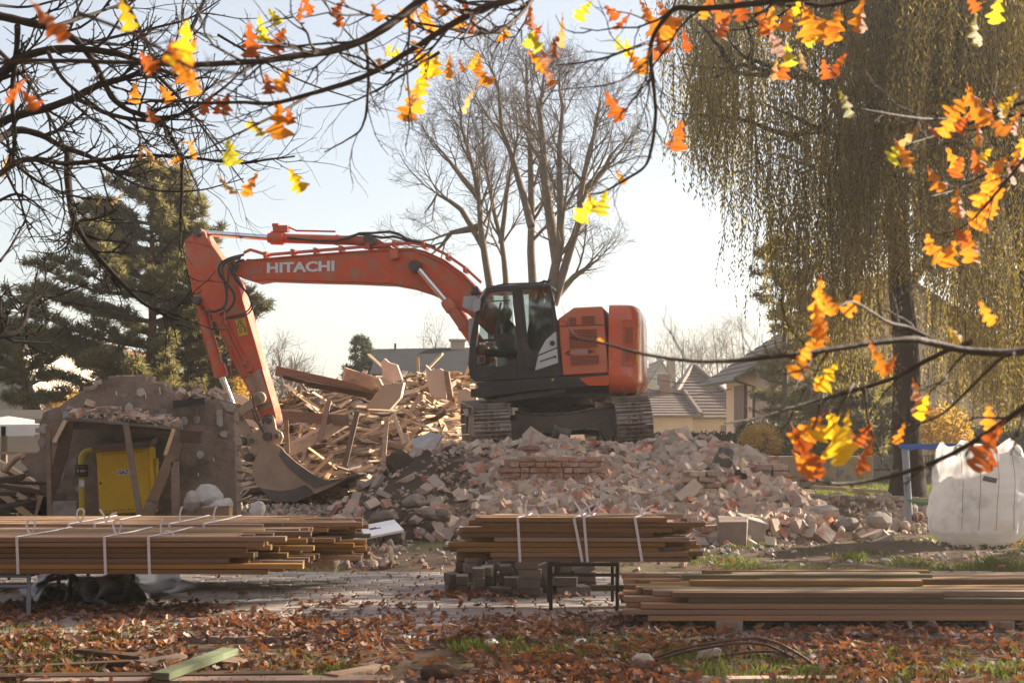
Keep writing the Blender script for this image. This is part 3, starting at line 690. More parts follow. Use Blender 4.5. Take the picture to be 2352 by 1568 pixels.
    b = MB(); slab(b, [(1098, 785), (1182, 781), (1185, 822), (1160, 838), (1140, 845), (1112, 843), (1092, 830)], CB - .03, .008); b.build('door_pane', M['glass'], cab)
    b = MB(); slab(b, [(1199, 668), (1262, 661), (1270, 725), (1275, 764), (1262, 785), (1240, 808), (1218, 803), (1211, 785), (1207, 740)], CB - .03, .008); b.build('side_pane', M['glass'], cab)
    b = MB()
    slab(b, [(1091, 726), (1100, 690), (1110, 672), (1112, 675), (1102, 698), (1094, 730)], CB - .08, CW - .16); b.build('windscreen', M['glass'], cab)
    b = MB(); slab(b, [(1108, 692), (1172, 688), (1172, 690.5), (1107, 694.5)], CB - .02, .03); slab(b, [(1148, 694), (1152, 694), (1138, 780), (1134, 780)], CB - .02, .03)
    slab(b, [(1099, 779), (1182, 775.5), (1182, 781), (1098, 785)], CB + .004, .04); build_each(b, 'window_bar', K, cab)
    # door seams, handle, vent, pale panel
    b = MB(); slab(b, [(1102, 843), (1112, 839), (1134, 838), (1146, 844), (1140, 855), (1120, 866), (1106, 866), (1101, 855)], CB + .012, .02); h_ = b.build('door_handle_recess', K, cab, bevel=.01)
    b = MB(); slab(b, [(1118, 843), (1130, 842), (1134, 852), (1126, 858), (1118, 855)], CB + .026, .02); b.build('handle', M['rubber'], h_, bevel=.006)
    b = MB(); slab(b, [(1184.5, 662), (1186.5, 662), (1199, 780), (1200, 868), (1198, 868), (1196, 780)], CB + .006, .01); b.build('door_seam', M['rubber'], cab)
    b = MB(); slab(b, [(1277, 761), (1279, 797), (1236, 815), (1241, 803), (1254, 780)], CB + .014, .03); slab(b, [(1279.3, 800), (1282, 833), (1228, 851), (1236, 818)], CB + .014, .03)
    pp = build_each(b, 'side_panel', M['grey_panel'], cab, bevel=.006)[0]
    b = MB(); b.disc(Q(1269, 788, CB + .0), SIDE, .045, .03, 16); b.disc(Q(1275, 819, CB + .0), SIDE, .022, .03, 12); build_each(b, 'panel_lock', M['rubber'], pp, smooth=40)
    b = MB(); b.beam(Q(1240, 830, CB + .016), Q(1276, 818, CB + .016), .02, .01, up=(0, 1, 0)); b.build('panel_groove', M['rubber'], pp)
    b = MB()
    for k in range(4): x = 1203 + k * 6; b.tube([Q(x, 812 + k, CB + .01), Q(x - 1, 822, CB + .03), Q(x + 4, 840 + k, CB + .03), Q(x + 7, 850, CB + .01)], .018, 6)
    build_each(b, 'air_vent', M['rubber'], cab, smooth=50)
    b = MB(); slab(b, [(1099, 817), (1114, 816), (1114, 833), (1100, 834)], CB - .02, .006); sn = b.build('cab_sticker', M['orange_dusty'], cab)
    b = MB(); slab(b, [(1100, 819), (1113, 818), (1113, 832), (1101, 833)], CB - .016, .006); build_each(b, 'sticker_print', M['dark_print'], sn)
    b = MB()
    for x0, x1 in ((1101, 1107), (1109, 1116)): slab(b, [(x0, 787), (x1, 786.7), (x1, 791), (x0, 791.3)], CB - .018, .004)
    build_each(b, 'pane_sticker', M['white_print'], cab)
    # lamps, mirror, visor
    b = MB(); b.box(Q(1094, 667, CB - .25), (.10, .14, .13), Euler((0, .4, 0)).to_matrix()); b.box(Q(1090, 676, CB - .5), (.10, .14, .12), Euler((0, .4, 0)).to_matrix()); b.tube([Q(1104, 672, CB - .1), Q(1096, 678, CB - .2), Q(1092, 672, CB - .3)], .016, 6); build_each(b, 'cab_lamp', M['rubber'], cab, bevel=.01)
    b = MB(); slab(b, [(1065, 680), (1098, 679), (1094, 700), (1087, 716), (1061, 704)], CB - .18, .03); b.build('visor_plate', M['cab_inner'], cab, bevel=.004)
    b = MB(); slab(b, [(1088, 690), (1098, 684), (1104, 690), (1101, 712), (1090, 718), (1086, 714)], CB + .12, .07); b.tube([Q(1100, 690, CB + .1), Q(1108, 676, CB + .04), Q(1115, 664, CB)], .014, 6); build_each(b, 'mirror', M['cab_inner'], cab, bevel=.012)
    b = MB(); b.tube([Q(1140, 656, CB - .2), Q(1160, 652, CB - .2), Q(1230, 650, CB - .25), Q(1247, 648, CB - .25)], .015, 6); b.tube([Q(1240, 652, CB - .3), Q(1250, 646, CB - .3), Q(1258, 648, CB - .3), Q(1262, 642, CB - .3)], .03, 6); build_each(b, 'roof_cable', M['rubber'], cab, smooth=50)
    b = MB(); b.tube([Q(1271, 715, CB + .03), Q(1275, 690, CB + .06), Q(1279, 668, CB + .06), Q(1282, 662, CB + .06)], .010, 6); b.build('aerial', M['rubber'], cab)
    # cab interior: seat, console, levers, far lining
    b = MB(); c = Q(1205, 800, .92)
    b.box((c.x + .1, .92, c.z), (.5, .5, .16)); b.box((c.x - .18, .92, c.z + .42), (.16, .5, .8), Euler((0, -.18, 0)).to_matrix()); b.box((c.x - .28, .92, c.z + .88), (.12, .3, .22), Euler((0, -.18, 0)).to_matrix())
    build_each(b, 'seat', M['seat_cloth'], cab, smooth=30, bevel=.05)
    b = MB(); b.box((c.x + .15, 1.24, c.z + .1), (.55, .14, .3)); b.box((c.x + .15, .60, c.z + .1), (.55, .14, .3)); b.box((c.x + .95, .72, c.z + .3), (.12, .3, .5)); build_each(b, 'console', M['cab_inner'], cab, bevel=.03)
    b = MB()
    for y in (1.24, .60): b.tube([(c.x + .4, y, c.z + .2), (c.x + .44, y, c.z + .42)], .02, 8); b.disc((c.x + .44, y, c.z + .42), UP, .035, .09, 8)
    build_each(b, 'control_lever', M['rubber'], cab, smooth=50)
    b = MB(); slab(b, [(1240, 700), (1262, 690), (1280, 850), (1180, 850), (1150, 800), (1200, 795), (1225, 760)], CB - CW + .1, .03); b.build('cab_lining', M['seat_cloth'], cab)
    # ---- engine hood
    HO = 1.36
    b = MB(); slab(b, [(1281, 733), (1318, 706), (1384, 703), (1389, 750), (1397, 857), (1291, 863)], HO, 2.45)
    hood = b.build('engine_hood', M['orange_dusty'], ex, smooth=25, bevel=.03)
    b = MB(); slab(b, [(1283, 748.2), (1390, 744.2), (1390, 746.4), (1283, 750.4)], HO + .004, .01); slab(b, [(1276, 735), (1280, 733), (1291, 863), (1287, 864)], HO + .01, .1); build_each(b, 'panel_gap', M['rubber'], hood)
    def grille(pts, nx, ny, off, parent):
        b = MB(); slab(b, pts, off + .004, .01); bk = b.build('grille', M['dark_print'], parent)
        b = MB(); tl, trr, brr, bll = [Q(x, y, off + .012) for x, y in pts]
        for i in range(nx + 1): t = i / nx; b.beam(tl.lerp(trr, t), bll.lerp(brr, t), .0065, .012, up=(0, 1, 0))
        for j in range(ny + 1): t = j / ny; b.beam(tl.lerp(bll, t), trr.lerp(brr, t), .0065, .012, up=(0, 1, 0))
        b.build('mesh_bars', M['orange_dusty'], bk)
    grille([(1302, 729), (1322, 728), (1324, 745), (1303, 746)], 6, 5, HO, hood)
    grille([(1336, 726), (1366, 725), (1367, 743), (1337, 744)], 9, 5, HO, hood)
    grille([(1306, 757), (1370, 755), (1372, 797), (1309, 800)], 18, 12, HO, hood)
    grille([(1310, 817), (1375, 815), (1376, 835), (1311, 839)], 18, 7, HO, hood)
    bl = Q(1312, 812.5, HO + .005); br = Q(1353, 810.5, HO + .005)
    text_mesh('KIESEL', bl, br - bl, UP, (br - bl).length, .065, .003, .03, M['silver_print'], 'lettering', hood)
    b = MB(); arc = [(1318, 805), (1308, 805), (1301, 807), (1297, 810), (1298, 813), (1303, 815), (1312, 815.5), (1320, 815), (1311, 813.5), (1306, 811.5), (1306, 808.5), (1311, 806.5)]
    slab(b, arc, HO + .006, .006); b.build('swoosh_logo', M['dark_steel'], hood)
    b = MB(); slab(b, [(1350, 802), (1368, 801), (1369, 812), (1351, 813)], HO + .006, .012); ht = b.build('latch_plate', M['orange'], hood, bevel=.004)
    b = MB(); slab(b, [(1351, 803), (1355, 803), (1355.5, 812), (1351.5, 812)], HO + .01, .012); b.disc(Q(1359, 807, HO), SIDE, .02, .015, 10); build_each(b, 'latch', M['dark_print'], ht)
    # ---- counterweight: rounded block turned around the tail
    pl = []
    xf = Q(1398, 780, HO).x
    for k in range(25):
        a = math.pi / 2 + (k / 24) * math.pi; c_, s_ = math.cos(a), math.sin(a); e = 2 / 4.2
        pl.append((xf - .57 * abs(c_) ** e, 1.36 * math.copysign(abs(s_) ** e, s_)))
    zt = Q(1420, 703, .9).z; zb = Q(1420, 893, .9).z
    lv = [(zb - .10, .30), (zb - .05, .12), (zb + .02, .02), (zb + .12, -.03), (zb + .28, -.015), (zb + .33, .0), (zt - .30, .0), (zt - .14, .03), (zt - .04, .10), (zt, .22)]
    V = []; 
    for z, ins in lv:
        for x, y in pl:
            r = math.hypot(x - xf, y) + 1e-6; k = max(0, (r - ins)) / r; V.append((xf + (x - xf) * k, y * (1 - ins * .55), z))
    n = len(pl); Fc = [(i * n + k, i * n + k + 1, (i + 1) * n + k + 1, (i + 1) * n + k) for i in range(len(lv) - 1) for k in range(n - 1)]
    Fc += [tuple(range(n)), tuple((len(lv) - 1) * n + k for k in range(n))]
    Fc += [tuple([i * n for i in range(len(lv))]), tuple([i * n + n - 1 for i in range(len(lv))])]
    b = MB(); b.add(V, Fc); cw = b.build('counterweight', M['orange_gloss'], ex, smooth=40)
    # rear side vent, set on the curved corner
    def CWp(u, z, out=.0):
        a = math.pi / 2 + u * math.pi; c_, s_ = math.cos(a), math.sin(a); e = 2 / 4.2
        p = Vector((xf - .57 * abs(c_) ** e, 1.36 * math.copysign(abs(s_) ** e, s_), z)); nn = Vector((p.x - xf, p.y * .35, 0)).normalized(); nn = (nn + Vector((0, .5, 0))).normalized()
        return p + nn * out
    zr = lambda py: Q(1425, py, 1.0).z
    u0, u1 = .045, .17
    b = MB(); fr_ = [CWp(u0 + (u1 - u0) * k / 6, zr(738), .012) for k in range(7)]; fl_ = [CWp(u0 + (u1 - u0) * k / 6, zr(841), .012) for k in range(7)]
    for k in range(6): b.add([fr_[k], fr_[k + 1], fl_[k + 1], fl_[k]], [(0, 1, 2, 3)])
    dr = b.build('service_door', M['orange'], cw, smooth=40)
    b = MB()
    edge = fr_ + fl_[::-1] + [fr_[0]]
    b.tube([e + Vector((0, .006, 0)) for e in edge], .012, 4); b.build('door_rim', M['orange_dusty'], dr)
    b = MB(); bb = MB()
    for za, zc in ((755, 789), (797, 829)):
        ua, ub = u0 + .028, u1 - .022
        for k in range(6):
            b.add([CWp(ua + (ub - ua) * k / 6, zr(za), .020), CWp(ua + (ub - ua) * (k + 1) / 6, zr(za), .020), CWp(ua + (ub - ua) * (k + 1) / 6, zr(zc), .020), CWp(ua + (ub - ua) * k / 6, zr(zc), .020)], [(0, 1, 2, 3)])
        for k in range(10): u = ua + (ub - ua) * k / 9; bb.tube([CWp(u, zr(za), .026), CWp(u, zr(zc), .026)], .0038, 4)
        for j in range(9): z = zr(za + (zc - za) * j / 8); bb.tube([CWp(ua + (ub - ua) * k / 6, z, .026) for k in range(7)], .0038, 4)
    b.build('vent_grille', M['dark_print'], dr); bb.build('mesh_bars', M['orange_dusty'], dr)
    b = MB(); q0 = CWp(.235, zr(826), .012); b.add([CWp(.21, zr(811), .012), CWp(.25, zr(811), .012), CWp(.25, zr(834), .012), CWp(.21, zr(834), .012)], [(0, 1, 2, 3)]); b.build('yellow_warning_sticker', M['yellow'], cw)

    # ---- undercarriage
    PH = R(5.0); av = Vector((-math.sin(PH), math.cos(PH), 0)); rv = Vector((math.cos(PH), math.sin(PH), 0))
    roll = Matrix.Rotation(-R(3.2), 3, av); rv = roll @ rv; uv = roll @ Vector((0, 0, 1))
    pit = Matrix.Rotation(R(2.0), 3, rv); av = pit @ av; uv = pit @ uv
    UO = Vector((XC - .02, DC, Z0 + .05))
    inv = EXM.inverted()
    def U(u, v, w): return inv @ (UO + av * u + rv * v + uv * w)
    Rm = Matrix((rv, av, uv)).transposed(); Rl = inv.to_3x3() @ Rm
    Ls, Rd = 3.35, .425
    per = 2 * Ls + 2 * math.pi * Rd; NS = 46; pitch = per / NS
    # shoe: plate with three grousers and two holes marked by link bolts
    b = MB(); b.box((0, 0, 0), (.60, pitch * .93, .022))
    for y in (-.38, -.02, .34): b.beam((-.30, y * pitch, .026), (.30, y * pitch, .026), .014, .034, up=UP)
    b.box((-.30, 0, .01), (.012, pitch * .9, .03)); b.box((.30, 0, .01), (.012, pitch * .9, .03))
    b.mi = 1
    for x in (-.10, .10):
        b.box((x, .12 * pitch, .014), (.035, .035, .012)); b.box((x, -.2 * pitch, .014), (.035, .035, .012))
    b.box((0, -.2 * pitch, .0125), (.10, .045, .004)); b.box((0, .2 * pitch, .0125), (.06, .03, .004))
    sh = b.build('track_shoe', [M['track_steel'], M['dark_steel']]); shm = sh.data; bpy.data.objects.remove(sh)
    for v0 in (-1.195, 1.195):
        b = MB()
        b.beam(U(-Ls / 2 - .1, v0, Rd), U(Ls / 2 + .1, v0, Rd), .40, .34, up=uv)
        b.beam(U(-Ls / 2 + .2, v0, Rd + .2), U(Ls / 2 - .2, v0, Rd + .2), .30, .2, up=uv)
        for e in (-1, 1): b.tube([U(e * Ls / 2, v0 - .17, Rd), U(e * Ls / 2, v0 + .17, Rd)], Rd - .07, 24); b.tube([U(e * Ls / 2, v0 - .24, Rd), U(e * Ls / 2, v0 + .24, Rd)], .17, 16)
        for k in range(7): b.tube([U(-1.35 + k * .45, v0 - .16, .13), U(-1.35 + k * .45, v0 + .16, .13)], .10, 12)
        tf = b.build('track', M['frame_steel'], ex, smooth=35)
        for k in range(NS):
            s = (k * pitch + .05) % per
            if s < Ls: u, w, n = -Ls / 2 + s, 2 * Rd, (0, 1); tu = (1, 0)
            elif s < Ls + math.pi * Rd: a = (s - Ls) / Rd; n = (math.sin(a), math.cos(a)); u, w = Ls / 2 + Rd * n[0], Rd + Rd * n[1]; tu = (n[1], -n[0])
            elif s < 2 * Ls + math.pi * Rd: u, w, n = Ls / 2 - (s - Ls - math.pi * Rd), 0, (0, -1); tu = (-1, 0)
            else: a = math.pi + (s - 2 * Ls - math.pi * Rd) / Rd; n = (math.sin(a), math.cos(a)); u, w = -Ls / 2 + Rd * n[0], Rd + Rd * n[1]; tu = (n[1], -n[0])
            nn = (inv.to_3x3() @ (av * n[0] + uv * n[1])).normalized(); tt = (inv.to_3x3() @ (av * tu[0] + uv * tu[1])).normalized(); xx = tt.cross(nn).normalized()
            p = U(u, v0, w) 
            Mx = Matrix.Translation(p) @ Matrix((xx, tt, nn)).transposed().to_4x4()
            inst('track_shoe', shm, Mx, tf)
    # X frame: hub with four tapering legs to the track beams
    b = MB(); hub = [U(.62 * math.cos(k * math.pi / 12), .62 * math.sin(k * math.pi / 12), .30) for k in range(24)]; hub2 = [U(.62 * math.cos(k * math.pi / 12), .62 * math.sin(k * math.pi / 12), .66) for k in range(24)]
    b.prism(hub, hub2)
    for su in (-1, 1):
        for sv in (-1, 1):
            A = [U(su * .05, sv * .35, .24), U(su * .62, sv * .30, .28), U(su * .62, sv * .30, .62), U(su * .05, sv * .35, .66)]
            B = [U(su * .55, sv * 1.05, .18), U(su * 1.25, sv * 1.02, .18), U(su * 1.25, sv * 1.02, .52), U(su * .55, sv * 1.05, .56)]
            b.add(A + B, [(0, 1, 2, 3), (7, 6, 5, 4), (0, 4, 5, 1), (1, 5, 6, 2), (2, 6, 7, 3), (3, 7, 4, 0)])
    b.add([U(-.66, -1.0, .24), U(-.66, 1.0, .24), U(-.60, 1.0, .60), U(-.60, -1.0, .56), U(-.5, -1.0, .24), U(-.5, 1.0, .24), U(-.5, 1.0, .60), U(-.5, -1.0, .56)], [(0, 1, 2, 3), (7, 6, 5, 4), (0, 4, 5, 1), (1, 5, 6, 2), (2, 6, 7, 3), (3, 7, 4, 0)])
    b.build('track_frame', M['frame_steel'], ex, bevel=.015)
    tp = [(1183, 944), (1215, 950), (1260, 952), (1310, 948), (1370, 938), (1426, 931)]; bt = [(1430, 985), (1400, 1008), (1384, 1010), (1374, 986), (1340, 984), (1290, 989), (1240, 994), (1184, 999)]
    b = MB(); slab(b, tp + bt, .98, .06); fp = b.build('frame_plate', M['frame_steel'], ex, bevel=.01)
    b = MB(); b.tube([Q(x, y, .985) for x, y in tp], .022, 6); b.tube([Q(x, y, .985) for x, y in bt[2:]], .022, 6); build_each(b, 'plate_flange', M['track_steel'], fp, smooth=60)
make_excavator()

# ------------------------------------------------------------------ operator
def skin_body(name, m, chain, edges, parent=None, root=0, sub=1):
    """chain: list of (point, radius x, radius y)"""
    me = bpy.data.meshes.new(name); me.from_pydata([tuple(c[0]) for c in chain], edges, []); me.materials.append(m)
    o = bpy.data.objects.new(name, me); COL.objects.link(o)
    sk = o.modifiers.new('skin', 'SKIN'); sk.use_smooth_shade = True
    ly = me.skin_vertices[0] if me.skin_vertices else None
    if ly is None:
        bm = bmesh.new(); bm.from_mesh(me); bm.verts.layers.skin.verify(); bm.to_mesh(me); bm.free(); ly = me.skin_vertices[0]
    for i, c in enumerate(chain):
        ly.data[i].radius = (c[1], c[2]); ly.data[i].use_root = (i == root)
    s = o.modifiers.new('sub', 'SUBSURF'); s.levels = sub; s.render_levels = sub
    if parent: o.parent = parent
    return o
def make_operator():
    c = Q(1205, 800, .92); seat = EXM @ Vector((c.x + .22, .98, c.z - .13))
    pr = empty('person', seat, math.pi - TH, 'operator with short dark hair and green safety vest seated in the excavator cab', 'person')
    V = Vector
    ch = [(V((0, 0, .06)), .15, .12), (V((.0, 0, .22)), .145, .115), (V((.03, 0, .40)), .165, .125), (V((.05, 0, .52)), .12, .09), (V((.065, 0, .585)), .058, .058), (V((.085, 0, .64)), .055, .055),
          (V((.06, .19, .48)), .065, .065), (V((.10, .25, .22)), .05, .05), (V((.34, .25, .20)), .036, .036), (V((.06, -.19, .48)), .065, .065), (V((.10, -.25, .22)), .05, .05), (V((.34, -.25, .20)), .036, .036),
          (V((.10, .10, .04)), .095, .085), (V((.45, .12, .06)), .07, .07), (V((.50, .12, -.36)), .05, .05), (V((.62, .12, -.40)), .04, .035), (V((.10, -.10, .04)), .095, .085), (V((.45, -.12, .06)), .07, .07), (V((.50, -.12, -.36)), .05, .05), (V((.62, -.12, -.40)), .04, .035)]
    ed = [(0, 1), (1, 2), (2, 3), (3, 4), (4, 5), (3, 6), (6, 7), (7, 8), (3, 9), (9, 10), (10, 11), (0, 12), (12, 13), (13, 14), (14, 15), (0, 16), (16, 17), (17, 18), (18, 19)]
    skin_body('body', M['workwear'], ch, ed, pr, 0, 2)
    # head with jaw, nose, brow and ears in one surface
    bm = bmesh.new(); bmesh.ops.create_icosphere(bm, subdivisions=4, radius=1.0)
    for v in bm.verts:
        x, y, z = v.co; fx = max(0, x)
        px_ = x * .098; py_ = y * .078; pz_ = z * .120
        if z < -.2: px_ += fx * .012 - (.02 if x < 0 else 0) * (-z); py_ *= 1 + .25 * (z + .2)
        px_ += .030 * math.exp(-((y / .16) ** 2 + ((z + .12) / .22) ** 2)) * (x > .3)
        px_ -= .010 * (math.exp(-(((abs(y) - .42) / .2) ** 2 + ((z - .08) / .14) ** 2))) * (x > .3)
        px_ += .006 * math.exp(-((z + .48) / .08) ** 2) * math.exp(-(y / .35) ** 2) * (x > .3)
        py_ += math.copysign(.02 * math.exp(-(((x + .05) / .2) ** 2 + ((z + .02) / .25) ** 2)) * (abs(y) > .8), y)
        v.co = (px_ + .105, py_, pz_ + .735)
    me = bpy.data.meshes.new('head'); bm.to_mesh(me); bm.free(); me.materials.append(M['skin']); me.shade_smooth()
    hd = bpy.data.objects.new('head', me); COL.objects.link(hd); hd.parent = pr
    bm = bmesh.new(); bmesh.ops.create_icosphere(bm, subdivisions=3, radius=1.0)
    for v in bm.verts:
        x, y, z = v.co; lim = .18 + .45 * max(0, x) + (-.5 if x < -.2 else 0)
        if z < lim: z = lim
        v.co = (x * .106 + .098, y * .086, z * .128 + .737)
    me = bpy.data.meshes.new('hair'); bm.to_mesh(me); bm.free(); me.materials.append(M['hair']); me.shade_smooth()
    o = bpy.data.objects.new('hair', me); COL.objects.link(o); o.parent = hd
    b = MB()
    for s in (-1, 1):
        b.tube([(.198 + .004 * math.cos(a), s * .034 + .026 * math.cos(a), .742 + .018 * math.sin(a)) for a in [k * math.pi / 6 for k in range(13)]], .003, 5, cap=False)
        b.tube([(.196, s * .06, .745), (.10, s * .082, .748)], .003, 5)
    b.tube([(.205, -.01, .745), (.205, .01, .745)], .003, 5); b.build('glasses', M['rubber'], hd)
    b = MB()
    for z, rx, ry in ((.10, .165, .175), (.24, .16, .165), (.38, .178, .185)):
        pass
    prof = [(.08, .17, .165, 0), (.22, .168, .16, .0), (.38, .165, .185, .03), (.47, .14, .16, .04), (.52, .10, .10, .05)]
    Vv = []; n = 20
    for z, rx, ry, ox in prof:
        for k in range(n): a = 2 * math.pi * k / n; Vv.append((ox + rx * math.cos(a), ry * math.sin(a), z))
    b.add(Vv, [(i * n + k, i * n + (k + 1) % n, (i + 1) * n + (k + 1) % n, (i + 1) * n + k) for i in range(len(prof) - 1) for k in range(n)])
    b.build('safety_vest', M['hivis'], pr, smooth=60)
    # hands on the levers: palm, four fingers, thumb
    for s in (-1, 1):
        w = V((.36, s * .25, .20)); ch = [(w, .03, .022), (w + V((.05, 0, .01)), .036, .02), (w + V((.085, 0, .012)), .034, .018)]; ed = [(0, 1), (1, 2)]
        for k in range(4):
            y = (k - 1.5) * .019; i = len(ch); L = (.9, 1.0, .95, .75)[k]
            ch += [(w + V((.09, y, .012)), .009, .009), (w + V((.09 + .035 * L, y, .0)), .0085, .0085), (w + V((.09 + .04 * L, y, -.03)), .008, .008), (w + V((.09 + .015, y, -.042)), .007, .007)]
            ed += [(2, i), (i, i + 1), (i + 1, i + 2), (i + 2, i + 3)]
        i = len(ch); ch += [(w + V((.05, -s * .035, .0)), .011, .011), (w + V((.085, -s * .05, -.012)), .009, .009), (w + V((.11, -s * .042, -.03)), .008, .008)]; ed += [(1, i), (i, i + 1), (i + 1, i + 2)]
        skin_body('hand', M['skin'], ch, ed, pr, 0, 1)
make_operator()
# ------------------------------------------------------------------ brick rubble
def grad(fn, x, y, e=.12):
    return Vector((float(fn(x - e, y) - fn(x + e, y)) / (2 * e), float(fn(x, y - e) - fn(x, y + e)) / (2 * e), 1)).normalized()
def brick_meshes(n, m, name, broken=True):
    out = []
    for i in range(n):
        b = MB(); vs = []
        nx = 3
        e0 = rr(.0, .2) if broken and i % 3 else .02; e1 = rr(.0, .2) if broken and i % 2 else .02
        for k in range(nx + 1):
            x = -.5 + k / nx
            for y, z in ((-.5, -.5), (.5, -.5), (.5, .5), (-.5, .5)):
                j = .015 if 0 < k < nx else .03; ex_ = 0
                if k == 0: ex_ = rr(0, e0)
                if k == nx: ex_ = -rr(0, e1)
                vs.append((x + ex_ + rr(-.02, .02), y + rr(-j, j) * 1.2, z + rr(-j, j) * 1.2))
        fs = [(0, 3, 2, 1)]
        for k in range(nx):
            for q in range(4): fs.append((k * 4 + q, k * 4 + (q + 1) % 4, (k + 1) * 4 + (q + 1) % 4, (k + 1) * 4 + q))
        fs.append(tuple(nx * 4 + q for q in range(4)))
        b.add(vs, fs); o = b.build(name, m, bevel=0); out.append(o.data); bpy.data.objects.remove(o)
    return out
BR = brick_meshes(9, M['brick'], 'brick')
def mesh_arrays(me):
    V = np.zeros(len(me.vertices) * 3); me.vertices.foreach_get('co', V); me.calc_loop_triangles()
    T = np.zeros(len(me.loop_triangles) * 3, dtype=np.int32); me.loop_triangles.foreach_get('vertices', T); return V.reshape(-1, 3), T.reshape(-1, 3)
def stuff_from(meshes, Ms, name, m, parent=None):
    """many copies of a few meshes joined into one object"""
    VV, FF, RN = [], [], []; off = 0
    groups = [[] for _ in meshes]
    for i, q in enumerate(Ms): groups[i % len(meshes)].append(q)
    for me, g in zip(meshes, groups):
        if not g: continue
        V, T = mesh_arrays(me); A = np.array([np.array(q.to_3x3()) for q in g]); t = np.array([q.translation[:] for q in g])
        v, f = stamp(V, T, A, t); VV.append(v); FF.append(f + off); off += len(v); RN.append(np.repeat(rng.random(len(g)), len(V)))
    o = np_obj(name, np.concatenate(VV), np.concatenate(FF), m, parent, rnd=np.concatenate(RN)); o['kind'] = 'stuff'; return o
rock_meshes = []
for i in range(8):
    b = MB(); b.rock((0, 0, 0), (1, 1, 1), jit=.22); o = b.build('lump', M['stone']); rock_meshes.append(o.data); bpy.data.objects.remove(o)

